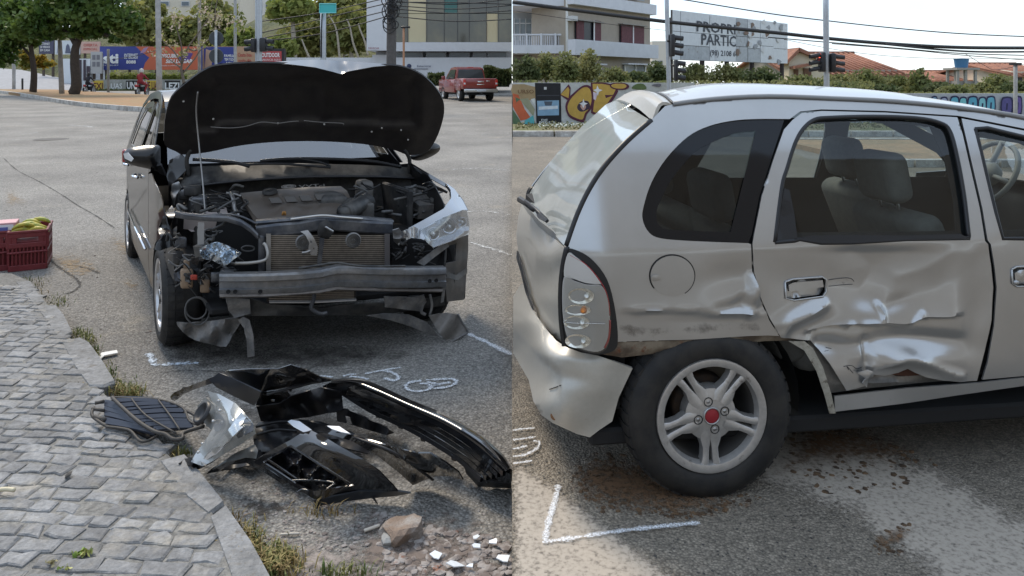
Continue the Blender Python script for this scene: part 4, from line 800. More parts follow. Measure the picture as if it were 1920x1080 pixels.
fwi = [(.80, 1.04), (1.24, 1.35), (1.45, 1.40), (1.53, 1.38), (1.56, 1.02)]; rwi = [(1.67, 1.02), (1.66, 1.38), (1.78, 1.40), (2.15, 1.37), (2.36, 1.26), (2.46, 1.05)]
ksp('front_door', fdo, BLK, [fwi]); ksp('rear_door', rdo, BLK, [rwi])
GLB = glass('black_car_glass', (.16, .15, .13), 0., base=.02)
ksp('door_window', fwi, GLB, off=-.012, solid=0, step=.2); ksp('door_window', rwi, GLB, off=-.012, solid=0, step=.2)
qua = [(2.29, .23)] + arch(2.6, .335, math.pi, 0) + [(2.95, .26), (3.45, .32), (3.52, .60), (3.50, .95), (3.1, 1.05), (2.8, 1.20), (2.5, 1.38), (2.62, 1.02), (2.57, .74), (2.43, .61), (2.31, .45)]
ksp('rear_quarter', qua, BLK)
ksp('roof_rail', [(.62, .99), (.76, 1.08), (1.22, 1.42), (1.45, 1.47), (1.75, 1.47), (2.2, 1.44), (2.5, 1.36), (2.52, 1.40), (2.2, 1.50), (1.75, 1.53), (1.40, 1.52), (1.15, 1.44), (.66, 1.08), (.55, 1.0)], BLK, step=.07)
def kloft(name, rows, mat, toward, solid=.006, parent=sed):
    V = np.array([p for r_ in rows for p in r_]); n = len(rows[0]); f = [(i * n + j, (i + 1) * n + j, (i + 1) * n + j + 1, i * n + j + 1) for i in range(len(rows) - 1) for j in range(n - 1)]
    return ob(name, (V, face_cam(V, f, toward)), mat, parent, True, solid=solid)
def krow(b, z, hw, crown=.03, bow=0., n=11): return [kw_(hw * t, b + bow * t * t, z + crown * (1 - t * t)) for t in np.linspace(-1, 1, n)]
kloft('roof', [krow(1.18, 1.455, .70, .03, .08), krow(1.45, 1.525, .70), krow(1.8, 1.535, .70), krow(2.2, 1.505, .70), krow(2.5, 1.42, .69)], BLK, kw_(0, 1.5, 30))
kloft('windscreen', [krow(.48, 1.03, .74, .02, .22), krow(.75, 1.19, .72, .02, .18), krow(1.18, 1.455, .70, .03, .08)], glass('windscreen_glass', (.20, .22, .23), .10, (.30, .33, .37), base=.16), kw_(0, -10, 8), 0)
kloft('rear_screen', [krow(2.5, 1.42, .69), krow(3.05, 1.10, .70, .02)], GLB, kw_(0, 10, 8), 0)
kloft('boot_lid', [krow(3.05, 1.10, .72, .01), krow(3.45, 1.03, .72, .01), krow(3.55, .9, .74, 0, -.05), krow(3.55, .6, .80, 0, -.08), krow(3.50, .30, .80, 0, -.08)], BLK, kw_(0, 20, 6))
for s in (-1, 1): ob('tail_lamp', xf(bbox(s * .76 - .1, s * .76 + .1, 3.38, 3.5, .78, .92, .02, 2), lambda p: kw_(*p)), M('red_lens', (.28, .012, .015), .25), sed, True)
def kbox(r0, r1, b0, b1, z0, z1, c=.012, seg=2): return xf(bbox(r0, r1, b0, b1, z0, z1, c, seg), lambda p: kw_(*p))
ob('underbody', kbox(-.78, .78, .2, 3.45, .20, .26, .01, 1), DARK, sed); ob('cabin_floor', kbox(-.76, .76, .6, 2.5, .27, .5, .01, 1), DARK, sed)
ob('firewall', kbox(-.74, .74, .43, .47, .25, .96, .01, 1), SOOT, sed)
for s in (-1, 1):
    st = ob('front_seat', kbox(s * .38 - .25, s * .38 + .25, 1.55, 1.70, .55, 1.12, .05, 3), CABIN, sed, True); ob('headrest', kbox(s * .38 - .13, s * .38 + .13, 1.60, 1.70, 1.14, 1.32, .04, 3), CABIN, st, True)
    ob('inner_wing', kbox(s * .66 - .02, s * .66 + .02, -.1, .45, .45, .88, .01, 1), SOOT, sed)
# wheels
ALB = M('silver_spoke_alloy', (.55, .55, .56), .3, .8, fa=.1, fs=40)
def kwheel(r, b, tread): return wheel(kw_(r, b, .305), (KS if r < 0 else -KS), .305, .2, 5, sed, .215, ALB, 5, (.05, .05, .05), tread=tread)
kwheel(-.86, 0, 40); kwheel(.86, 0, 30); kwheel(-.86, 2.6, 20); kwheel(.86, 2.6, 16)
for r in (-.66, .66):
    for b in (0, 2.6):
        s = np.sign(r); lv = [kw_(s * rr, b + .36 * math.cos(a), .30 + .34 * math.sin(a)) for a in np.linspace(-.1, math.pi + .1, 16) for rr in (.845, .5)]
        if b == 2.6 or r > 0: ob('wheel_liner', (np.array(lv), [(2 * i, 2 * i + 1, 2 * i + 3, 2 * i + 2) for i in range(15)]), LINER, sed, True)
# bonnet, standing open --------------------------------------------------------
hb_, ht = .40, -.22
def hb(y): return hb_ + (ht - hb_) * (288 - y) / (288 - 120)
hood = sm([(345, 290), (330, 284), (309, 272), (308, 245), (311, 215), (322, 182), (350, 155), (388, 129), (420, 121.5), (480, 118), (540, 120), (590, 126), (622, 134), (640, 138.5), (652, 134), (700, 125), (735, 122.5), (770, 130), (800, 147), (825, 176), (833, 202), (829, 230), (817, 262), (800, 284), (768, 291), (735, 280), (680, 270), (600, 265), (520, 266), (450, 273), (392, 285)], True, 3)
hoodc = [(x, y, hb(y) + .03 * (1 - min(1, abs(x - 570) / 250) ** 2)) for x, y in hood]
def hood_ribs(P):
    d = np.zeros(len(P))
    dd = dist(P, hood); d += -.020 * np.exp(-(dd / 11) ** 2)          # rolled flange at the rim
    for x, y, rx, ry in ((470, 190, 62, 38), (570, 185, 34, 40), (660, 190, 50, 38), (745, 190, 36, 42), (385, 205, 22, 40)):
        e = np.maximum(np.abs(P[:, 0] - x) / rx, np.abs(P[:, 1] - y) / ry); d += .05 / (1 + np.exp((e - 1) * 16))
    return d
hd = patch('bonnet', hoodc, M('bonnet_underside', (.022, .019, .019), .40, col2=(.032, .028, .026), vs=9, fa=.1, fs=60), sed, ub, step=8., bend=hood_ribs, solid=.012, label='open black bonnet, its underside facing the camera')
sk = [(x, y, b + .09) for x, y, b in hoodc]
patch('bonnet_skin', [(470, 117, ht + .02), (530, 115, ht + .05), (575, 112, ht + .10), (608, 112, ht + .10), (660, 115, ht + .08), (740, 121.5, ht + .02), (700, 125, ht - .01), (652, 134, ht - .02), (640, 139, ht - .03), (622, 134, ht - .02), (590, 126, ht - .02), (540, 120, ht - .01)], M('bonnet_edge_paint', (.02, .02, .022), .12, .0, coat=1., cior=2.4, spec=1.), hd, ub, step=5., bend=lambda P: .012 * np.sin(P[:, 0] / 5.) * gs(P, 620, 124, 34, 14) + .02 * gs(P, 640, 134, 12, 8), solid=.003)
ob('bonnet_outer', patch_vf(sk, ub, step=24., bend=lambda P: .04 * np.clip(dist(P, hood) / 40, 0, 1)), BLK, hd, True)
def bt(name, pts, r, mat, parent, b=None, n=6, smooth=True):
    L_ = sm(pts, False, 5) if smooth and len(pts) > 2 else pts
    return ob(name, tube([ub(p[0], p[1], p[2] if len(p) > 2 else b) for p in L_], r, n), mat, parent, True)
bt('prop_rod', [(371, 172, -.10), (368, 210, -.02), (373, 270, .0), (380, 340, -.1), (385, 404, -.22)], .0048, M('rod_steel', (.30, .29, .28), .45, .7), sed)
bt('hood_cable', [(395, 238, .06), (430, 240, .06), (460, 237, .07), (490, 229, .04), (520, 231, .05), (545, 228, .04), (560, 227, .04)], .0032, M('pale_hose', (.20, .19, .18), .5), hd)
bt('hood_cable', [(570, 226, .03), (600, 229, .04), (640, 231, .04), (644, 234, .05)], .003, M('pale_hose', (.20, .19, .18), .5), hd)
for x, y in ((521, 231), (608, 233), (697, 247), (716, 240), (752, 244), (765, 262), (344, 190), (400, 223)): ob('clip', lathe([(0, .006), (.006, .004), (.007, 0)], ub(x, y, hb(y) + .0), -KN, 8), M('clip_white', (.55, .53, .5), .5), hd, True)
for x0, x1 in ((358, 350), (758, 768)): bt('hinge', [(x0, 280, .38), (x1, 300, .40), (x1 + (4 if x0 < 500 else -2), 330, .42)], .014, SOOT, sed)
# cowl and wipers
patch('cowl', [(352, 313, .46), (450, 309, .38), (560, 306, .34), (680, 309, .36), (772, 314, .44), (785, 334, .40), (700, 330, .28), (560, 331, .24), (430, 340, .26), (335, 352, .40)], DUSTY, sed, ub, step=14., bend=lambda P: .015 * np.sin(P[:, 1] / 3.2), solid=.01)
bt('cowl_strip', [(335, 353, .36), (430, 341, .24), (560, 332, .22), (700, 331, .26), (790, 335, .36)], .009, M('cowl_rubber', (.03, .03, .033), .4), sed)
for pts, arm in (([(362, 299, .42), (400, 301, .38), (440, 305, .34), (468, 312, .32)], [(455, 309, .33), (520, 307, .30), (620, 314, .28)]), ([(488, 302, .36), (540, 298, .34), (620, 298, .34), (700, 303, .36), (752, 313, .40)], [(560, 297, .33), (600, 304, .31), (620, 312, .30)])):
    wi = bt('wiper', pts, .012, BLACK, sed); bt('wiper_arm', arm, .009, BLACK, wi)
# mirrors
for pts, b0, dp in (([(231, 290), (238, 280), (256, 275), (296, 272), (301, 285), (301, 306), (300, 322), (280, 317), (250, 310), (234, 302)], .62, .12), ([(770, 292), (785, 282), (803, 268), (815, 268), (825, 274), (823, 284), (808, 294), (788, 301), (772, 299)], .66, .12)):
    o_ = sm(pts, True, 3); c = np.mean(o_, 0)
    mvf = patch_vf([(x, y, b0) for x, y in o_], ub, step=6., bend=lambda P, o_=o_: -.10 * np.sqrt(np.clip(dist(P, o_) / 22, 0, 1)))
    back = patch_vf([(x, y, b0 + .01) for x, y in o_], ub, step=14., bend=lambda P, o_=o_: .05 * np.sqrt(np.clip(dist(P, o_) / 22, 0, 1)))
    mo = ob('door_mirror', join(mvf, back), BLK, sed, True)
patch('mirror_indicator', [(231, 288, .54), (240, 286, .53), (250, 298, .51), (246, 303, .52), (234, 297, .54)], M('lens_white', (.7, .7, .7), .15, coat=1), sed, ub, step=6.)
patch('mirror_foot', [(285, 312, .56), (302, 310, .56), (310, 330, .62), (300, 326, .62)], BLACK, sed, ub, step=8., solid=.02)
for z, b in ((.88, 1.38), (.88, 2.35)): ob('door_handle', tube([kw_(-.885, b - .1, z), kw_(-.91, b - .05, z), kw_(-.91, b + .05, z), kw_(-.885, b + .1, z)], .013, 6), CHROME, sed, True)
ob('door_moulding', tube([kw_(-.885, .65, .46), kw_(-.89, 1.4, .47), kw_(-.885, 2.25, .49)], .010, 6), CHROME, sed, True)
# A-pillar foot / wing edge left, wing edge right
patch('pillar_foot', [(312, 330, .50), (318, 300, .52), (340, 288, .50), (352, 300, .42), (350, 318, .40), (330, 338, .38), (318, 350, .40)], BLK, sed, ub, step=8.)
patch('wing_bracket', [(322, 345, .30), (335, 340, .25), (340, 352, .2), (330, 366, .2), (326, 385, .15), (320, 365, .25)], ALU, sed, ub, step=6., bend=lambda P: .02 * np.sin(P[:, 1] / 4.))
patch('right_wing', [(764, 301, .42), (790, 317, .30), (826, 338, .12), (850, 352, 0.), (868, 374, -.14), (878, 394, -.25), (872, 396, -.30), (852, 372, -.16), (838, 352, -.04), (806, 334, .12), (775, 320, .30)], BLK, sed, ub, step=7.)
WSTR = M('wing_sky_sheen', (.22, .22, .23), .12, .5, coat=1., cior=2.4, spec=1.)  # black wing paint lightened to imitate the sky's reflection
patch('wing_edge', [(836, 343, .02), (852, 354, -.05), (868, 376, -.18), (877, 394, -.30), (862, 396, -.40), (830, 410, -.56), (792, 430, -.70), (757, 447, -.78), (756, 433, -.78), (793, 413, -.66), (832, 391, -.44), (846, 371, -.24), (845, 356, -.1)], WSTR, sed, ub, step=6., solid=.02)
# engine bay ----------------------------------------------------------------
ECOV = M('engine_cover_plastic', (.12, .098, .080), .42, fa=.08, fs=200, bump=.1, bs=300)
ec_o = [(450, 362, .20), (520, 355, .22), (580, 350.5, .24), (639, 349, .24), (651, 358, .16), (661, 380, -.04), (656, 398, -.2), (640, 403, -.26), (560, 409, -.28), (488, 415, -.28), (476, 402, -.2), (458, 378, .05)]
EX = lambda P, q: 1 / (1 + np.exp((np.maximum(np.abs((P[:, 0] - q[0]) - (P[:, 1] - q[1]) * .35) / q[2], np.abs(P[:, 1] - q[1] + (P[:, 0] - q[0]) * .06) / q[3]) - 1) * 14))
ec = patch('engine_cover', ec_o, ECOV, sed, ub, inner=[(560, 380, .0), (600, 376, .02), (510, 388, -.02), (555, 395, -.22), (610, 392, -.2)], step=5., bend=lambda P: -.018 * EX(P, (556, 372, 74, 14)), solid=.03)
for i in range(4):
    x, y = 515.5 + 28.6 * i, 376 - 2.1 * i
    patch('cover_window', [(x - 12, y - 5, -.035), (x + 8, y - 6, -.03), (x + 14, y + 4, -.055), (x - 6, y + 5, -.06)], M('cover_window_plastic', (.09, .08, .07), .35), ec, ub, step=5., solid=.012)
tx = ub(590, 357, .13) - ub(560, 359, .13); ty = ub(575, 351, .19) - ub(576, 364, .07)
text('VVT-i', ub(586, 361, .085) + np.array([0, -.02, .03]), tx, ty, .045, M('cover_lettering', (.22, .20, .18), .35, .4), ec, 'lettering', width=.17, ext=.012, bold=.01)
for rx, ry in ((.045, .028), (.016, .028), (.03, .012)):
    c = ub(543, 359, .09) + np.array([0, -.02, .035]); e1 = tx / np.linalg.norm(tx); e2 = ty / np.linalg.norm(ty)
    ob('emblem_ring', tube([c + rx * math.cos(a) * e1 + ry * math.sin(a) * e2 for a in np.linspace(0, 6.283, 22, endpoint=False)], .0035, 6, True), M('cover_lettering', (.22, .20, .18), .35, .4), ec, True)
ob('oil_dipstick', tube([ub(530, 404, -.30), ub(531, 397, -.30), ub(534, 397, -.30), ub(535, 404, -.30)], .007, 6), M('dipstick_orange', (.35, .16, .03), .5), sed, True)
ob('oil_cap', lathe([(0, .02), (.045, .018), (.05, 0)], ub(506, 361, .16), (0, -.2, 1), 18), SOOT, sed, True)
patch('bay_back', [(335, 352, .40), (560, 333, .40), (785, 336, .40), (800, 420, .30), (560, 425, .30), (330, 420, .30)], SOOT, sed, ub, step=30.)
ob('bay_floor', kbox(-.66, .66, -.55, .45, .30, .34, .01, 1), DARK, sed)
ob('intake_box', kbox(.08, .26, -.08, .22, .72, .87, .04, 3), DUSTY, sed, True)
ob('intake_hose', tube([ub(640, 404, -.32), ub(655, 396, -.30), ub(675, 384, -.2), ub(690, 378, -.1)], [.05, .054, .05, .052], 14), DUSTY, sed, True)
for t in np.linspace(0, 1, 6): ob('hose_rib', lathe([(.052, -.004), (.059, 0), (.052, .004)], ub(646 + 34 * t, 400 - 18 * t, -.32 + .17 * t), ub(680, 382, -.15) - ub(646, 400, -.32), 14), DUSTY, sed, True)
patch('fuse_box', [(758, 352, .22), (802, 358, .18), (826, 382, -.02), (786, 386, -.05), (768, 370, .08)], GREYP, sed, ub, step=9., solid=.10)
ob('battery', kbox(.22, .38, -.22, .06, .66, .83, .02, 2), DUSTY, sed, True)
ob('brake_reservoir', kbox(.42, .52, .18, .32, .78, .92, .03, 2), M('reservoir_grey', (.14, .13, .12), .5), sed, True)
patch('coolant_tank', [(345, 408, -.10), (362, 394, -.02), (392, 389, .02), (424, 389, .02), (428, 402, -.06), (404, 410, -.12), (372, 412, -.12)], M('milky_tank', (.46, .40, .38), .5), sed, ub, step=9., solid=.08)
hr = random.Random(4)
HOSE = [M('hose_black', (.012, .012, .013), .5), M('hose_grey', (.10, .10, .10), .5), DUSTY]
for i in range(44):   # hoses and wiring across the bay
    x, y = (hr.uniform(335, 460), hr.uniform(350, 420)) if i % 2 else (hr.uniform(655, 830), hr.uniform(345, 410)); b = hr.uniform(-.2, .25); pts = []
    for k in range(4): pts.append((x, y, b)); x += hr.uniform(-28, 28); y += hr.uniform(-9, 13); b += hr.uniform(-.08, .06)
    bt('hose', pts, hr.choice((.005, .007, .010)), HOSE[i % 3], sed)
for i in range(16):
    x, y = (hr.uniform(345, 440), hr.uniform(352, 400)) if i % 2 else (hr.uniform(690, 815), hr.uniform(350, 395)); c = ub(x, y, hr.uniform(.0, .3)); s = hr.uniform(.015, .045)
    ob('bay_unit', (bbox(-s, s, -s, s, -s * .8, s * .7, s * .3, 2)[0] + c, bbox(-s, s, -s, s, -s * .8, s * .7, s * .3, 2)[1]), [DUSTY, SOOT, GREYP, PMET][i % 4], sed, True)
bt('alloy_pipe', [(432, 362, .1), (437, 372, .0), (440, 392, -.05), (450, 405, -.1)], .013, ALU, sed); bt('alloy_pipe', [(424, 362, .1), (440, 364, .1), (452, 368, .08)], .010, ALU, sed)
# upper tie bar, latch, radiator -------------------------------------------
def bar(name, path, hgt, dep, mat, parent=sed, groove=0.):
    """a rolled section swept along px points (px, py_centre, b)"""
    pr = [(-hgt / 2, 0), (-hgt / 2 + .01, -.008)] + ([(-hgt * .2, -.012), (-hgt * .16, -.012 + groove), (hgt * .12, -.012 + groove), (hgt * .18, -.012)] if groove else []) + [(hgt / 2 - .012, -.010), (hgt / 2, 0), (hgt / 2 - .004, dep), (-hgt / 2 + .004, dep)]
    V = [ub(x, y, b) + np.array([0, 0, h]) + KN * d for x, y, b in path for h, d in pr]; n = len(pr)
    f = [(i * n + j, (i + 1) * n + j, (i + 1) * n + (j + 1) % n, i * n + (j + 1) % n) for i in range(len(path) - 1) for j in range(n)] + [tuple(range(n)), tuple(range((len(path) - 1) * n + n - 1, (len(path) - 1) * n - 1, -1))]
    V = np.array(V); return ob(name, (V, face_cam(V, f)), mat, parent, True, auto=35)
tie = bar('tie_bar', [(480, 436, -.48), (520, 431, -.50), (560, 428, -.52), (600, 420, -.53), (640, 422, -.53), (690, 426, -.52), (736, 428, -.50)], .075, .06, PMET)
bar('tie_bar_lip', [(480, 418, -.46), (540, 413, -.48), (600, 408, -.50), (660, 409, -.50), (738, 416, -.46)], .022, .08, PMET)
bt('release_pipe', [(545, 411, -.52), (575, 407, -.53), (606, 404, -.54), (640, 407, -.54), (680, 410, -.53)], .007, M('bright_pipe', (.62, .60, .57), .35, .6), tie)
patch('bonnet_latch', [(598, 418, -.60), (612, 411, -.61), (624, 422, -.61), (626, 436, -.61), (616, 448, -.60), (596, 444, -.60), (595, 430, -.60)], SOOT, tie, ub, step=6., bend=lambda P: -.03 * gs(P, 610, 428, 10, 12), solid=.05)
bt('latch_arm', [(610, 425, -.66), (618, 430, -.66), (625, 434, -.66)], .006, STEEL, tie)
rad = ob('radiator', hexa([ub(500, 512, -.49), ub(727, 512, -.49), ub(727, 512, -.43), ub(500, 512, -.43), ub(500, 438, -.49), ub(727, 436, -.49), ub(727, 436, -.43), ub(500, 438, -.43)]), M('radiator_core', (.035, .03, .026), .7), sed)
FIN = M('condenser_fin', (.34, .29, .24), .45, .4, fa=.2, fs=30)
for i in range(19):
    y = 442 + i * 3.75; ob('condenser_fin', hexa([ub(508, y + 1.1, -.525), ub(722, y + 1.1, -.525), ub(722, y + 1.1, -.495), ub(508, y + 1.1, -.495), ub(508, y - .9, -.525), ub(722, y - .9, -.525), ub(722, y - .9, -.495), ub(508, y - .9, -.495)]), FIN, rad)
for x0, x1, mt in ((499, 508, ALU), (721, 731, M('side_tank', (.12, .11, .11), .5))): ob('side_tank', hexa([ub(x0, 516, -.55), ub(x1, 516, -.55), ub(x1, 516, -.47), ub(x0, 516, -.47), ub(x0, 438, -.55), ub(x1, 438, -.55), ub(x1, 438, -.47), ub(x0, 438, -.47)]), mt, rad)
low = ob('lower_radiator', hexa([ub(500, 566, -.60), ub(668, 562, -.60), ub(668, 562, -.55), ub(500, 566, -.55), ub(500, 542, -.60), ub(668, 540, -.60), ub(668, 540, -.55), ub(500, 542, -.55)]), M('radiator_core', (.035, .03, .026), .7), sed)
for i in range(6):
    y = 545 + i * 3.6; ob('condenser_fin', hexa([ub(504, y + .9, -.63), ub(664, y - .1, -.63), ub(664, y - .1, -.605), ub(504, y + .9, -.605), ub(504, y - .9, -.63), ub(664, y - 1.9, -.63), ub(664, y - 1.9, -.605), ub(504, y - .9, -.605)]), FIN, low)
bar('lower_rail', [(505, 566, -.63), (590, 566, -.64), (668, 562, -.63)], .016, .03, ALU)
ob('centre_stay', hexa([ub(594, 500, -.60), ub(602, 500, -.60), ub(602, 500, -.57), ub(594, 500, -.57), ub(600, 442, -.60), ub(609, 442, -.60), ub(609, 442, -.57), ub(600, 442, -.57)]), PMET, sed)
for x, y in ((569, 454), (662, 450)):
    ho = ob('horn', lathe([(0, .020), (.008, .020), (.010, .012), (.024, .012), (.026, .016), (.040, .016), (.044, .008), (.044, -.01), (.03, -.03), (0, -.035)], ub(x, y, -.62), -KN, 26), DUSTY, sed, True, auto=40)
    ob('horn_ring', lathe([(.040, .018), (.045, .014), (.045, .0)], ub(x, y, -.62), -KN, 26), GREYP, ho, True)
patch('horn_bracket', [(563, 434, -.64), (577, 431, -.64), (588, 445, -.66), (596, 462, -.66), (594, 479, -.66), (583, 478, -.66), (578, 468, -.66), (580, 455, -.66), (572, 440, -.65)], ALU, sed, ub, step=6., holes=[[(582, 449), (586, 455), (582, 456)], [(586, 464), (590, 464), (589, 470)]], solid=.006)
bt('bracket_bolt', [(566, 474, -.66), (574, 473, -.66), (582, 470, -.66)], .008, ALU, sed)
# bumper beam -----------------------------------------------------------------
bar('bumper_beam', [(411, 534, -.70), (450, 534, -.72), (500, 533, -.735), (560, 530, -.745), (600, 526, -.74), (632, 519, -.715), (660, 519, -.735), (720, 521, -.745), (790, 521, -.73), (836, 520, -.69)], .118, .07, M('beam_metal', (.18, .185, .195), .38, .5, fa=.2, fs=25, col2=(.22, .21, .20), vs=6), groove=.018)
bar('beam_flange', [(412, 555, -.71), (500, 554, -.74), (600, 547, -.745), (632, 541, -.72), (700, 543, -.74), (830, 545, -.70)], .020, .05, M('dusty_flange', (.16, .14, .125), .6, .2, fa=.2, fs=30))
for x, y in ((428, 547), (441, 547), (488, 547), (806, 527), (818, 526)): ob('beam_hole', lathe([(0, .0005), (.009, .001), (.011, .003), (.012, -.002)], ub(x, y, -.745 if 440 < x < 800 else -.735), -KN, 12), DARK, sed, True)
bt('beam_scrap', [(560, 503, -.76), (600, 497, -.77), (632, 493, -.76), (680, 499, -.77), (760, 499, -.76)], .007, DUSTY, sed)
# lower cross member and splash shields
patch('lower_panel', [(425, 556, -.62), (472, 560, -.62), (500, 570, -.60), (600, 578, -.60), (640, 572, -.60), (740, 566, -.58), (832, 556, -.55), (835, 572, -.5), (735, 588, -.52), (600, 592, -.55), (500, 592, -.56), (430, 592, -.58)], DUSTY, sed, ub, step=9., bend=lambda P: .02 * np.sin(P[:, 0] / 19.) * np.sin(P[:, 1] / 6.), solid=.008)
patch('lower_bracket', [(424, 556, -.64), (468, 561, -.64), (470, 588, -.62), (440, 596, -.60), (428, 582, -.62)], GREYP, sed, ub, step=8., bend=lambda P: .012 * np.sin(P[:, 1] / 4.), solid=.006)
patch('hanging_bracket', [(720, 556, -.66), (742, 556, -.66), (770, 558, -.64), (795, 553, -.62), (800, 566, -.6), (788, 584, -.58), (740, 578, -.62), (722, 576, -.64)], GREYP, sed, ub, step=7., bend=lambda P: .02 * np.sin(P[:, 0] / 7.) * np.cos(P[:, 1] / 6.))
bt('hanging_strap', [(590, 542, -.70), (588, 562, -.70), (584, 578, -.68), (600, 588, -.66), (614, 586, -.66)], .012, PMET, sed); bt('hanging_strap', [(795, 566, -.6), (790, 584, -.58), (798, 590, -.58)], .010, GREYP, sed); bt('hanging_strap', [(806, 552, -.6), (810, 572, -.6), (806, 590, -.6)], .008, GREYP, sed)
patch('splash_shield', sm([(330, 603, -.30), (350, 606, -.36), (400, 601, -.46), (440, 596, -.55), (452, 603, -.55), (436, 628, -.50), (424, 650, -.46), (398, 646, -.42), (366, 638, -.36), (342, 622, -.30)], True, 2), GREYP, sed, ub, step=7., bend=lambda P: .035 * np.sin(P[:, 0] / 11. + P[:, 1] / 9.) + .02 * np.sin(P[:, 0] / 4.), solid=.004)
patch('hanging_strip', [(446, 600, -.58), (456, 594, -.6), (468, 600, -.62), (474, 630, -.63), (477, 668, -.60), (464, 670, -.60), (463, 640, -.62), (458, 616, -.6)], GREYP, sed, ub, step=6., bend=lambda P: .012 * np.cos((P[:, 0] - 467) / 3.), solid=.005)
patch('bent_corner', [(688, 592, -.62), (720, 588, -.62), (766, 590, -.6), (800, 604, -.58), (825, 632, -.56), (806, 628, -.56), (770, 612, -.58), (730, 600, -.6)], GREYP, sed, ub, step=8., bend=lambda P: .02 * np.sin(P[:, 0] / 8.))
patch('bent_corner', [(804, 592, -.56), (836, 586, -.56), (858, 590, -.54), (872, 610, -.52), (879, 624, -.5), (860, 634, -.54), (848, 643, -.56), (838, 640, -.56), (822, 622, -.58)], M('scuffed_grey_plastic', (.24, .22, .20), .45, fa=.15, fs=40), sed, ub, step=6., bend=lambda P: .03 * np.sin(P[:, 0] / 8. + P[:, 1] / 12.), solid=.005)
bt('corner_edge', [(858, 589, -.56), (866, 604, -.55), (876, 622, -.53), (862, 632, -.56), (845, 642, -.58)], .008, GREYP, sed)
# right headlamp ---------------------------------------------------------------
hlm = patch('headlamp', [(790, 429, -.70), (830, 408, -.58), (868, 394, -.42), (875, 394, -.36), (880, 425, -.34), (878, 438, -.36), (846, 452, -.52), (813, 464, -.66), (803, 455, -.70)], M('headlamp_housing', (.42, .43, .45), .22, .75, fa=.25, fs=25, coat=.6), sed, ub, step=6., bend=lambda P: .05 * np.clip(dist(P, [(790, 429), (830, 408), (875, 394), (880, 430), (846, 452), (813, 464)]) / 10, 0, 1), solid=.004)
for x, y, r, b in ((812, 438, .038, -.66), (842, 424, .046, -.54), (866, 416, .03, -.40)):
    ob('lamp_bowl', lathe([(.0, -.02), (r * .5, -.012), (r * .85, .004), (r, .014), (r * 1.1, .012)], ub(x, y, b + .02), -KN, 20), CHROME, hlm, True); ob('lamp_bulb', lathe([(0, .02), (.012, .014), (.014, -.01)], ub(x, y, b + .02), -KN, 12), M('clear_bulb', (.8, .8, .76), .15, .6), hlm, True)
patch('headlamp_lens', [(788, 430, -.74), (830, 407, -.62), (868, 393, -.46), (876, 393, -.39), (881.5, 425, -.37), (879, 439, -.39), (846, 453, -.56), (812, 465, -.70), (800, 454, -.74)], glass('headlamp_glass', (.80, .84, .88), .12, (.7, .75, .8), base=.10), hlm, ub, step=9., bend=lambda P: -.02 * np.clip(dist(P, [(790, 429), (830, 408), (875, 394), (880, 430), (846, 452), (813, 464)]) / 10, 0, 1), solid=0)
patch('lamp_torn_end', [(757, 434, -.78), (775, 424, -.75), (790, 432, -.72), (800, 452, -.72), (790, 448, -.74), (772, 446, -.77), (762, 450, -.78)], M('headlamp_housing', (.42, .43, .45), .22, .75), hlm, ub, step=5., bend=lambda P: .02 * np.sin(P[:, 0] / 4.))
patch('lamp_bracket', [(736, 432, -.62), (748, 428, -.62), (755, 440, -.62), (748, 460, -.6), (738, 452, -.6)], ALU, sed, ub, step=5., bend=lambda P: .02 * np.sin(P[:, 1] / 3.))
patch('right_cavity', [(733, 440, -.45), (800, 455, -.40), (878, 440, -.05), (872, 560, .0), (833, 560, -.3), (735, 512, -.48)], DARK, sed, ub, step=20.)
patch('wing_support', [(838, 452, -.42), (856, 446, -.38), (878, 440, -.22), (878, 470, -.2), (874, 520, -.2), (870, 562, -.2), (838, 566, -.46), (834, 520, -.48)], M('side_support_plastic', (.055, .052, .05), .55, col2=(.10, .09, .08), vs=8), sed, ub, step=8., holes=[[(838, 462), (856, 456), (854, 490), (836, 494)]], bend=lambda P: .012 * np.sin(P[:, 1] / 8.), solid=.01)
patch('torn_liner', [(782, 492, -.56), (800, 478, -.56), (838, 452, -.48), (842, 462, -.48), (815, 482, -.54), (795, 498, -.58)], GREYP, sed, ub, step=6., bend=lambda P: .015 * np.sin(P[:, 0] / 5.))
patch('liner_band', [(836, 508, -.52), (855, 516, -.46), (876, 502, -.3), (876, 512, -.3), (858, 526, -.46), (838, 520, -.52)], DUSTY, sed, ub, step=6.)
ob('stay', hexa([ub(826, 568, -.60), ub(832, 566, -.60), ub(832, 566, -.57), ub(826, 568, -.57), ub(832, 526, -.60), ub(838, 524, -.60), ub(838, 524, -.57), ub(832, 526, -.57)]), GREYP, sed)
for i in range(26):
    x, y = hr.uniform(738, 800), hr.uniform(448, 492); pts = []; b = hr.uniform(-.55, -.42)
    for k in range(4): pts.append((x, y, b)); x += hr.uniform(-16, 18); y += hr.uniform(-10, 10); b += hr.uniform(-.04, .04)
    bt('loose_wire', pts, hr.choice((.003, .005, .008)), HOSE[i % 3], sed)
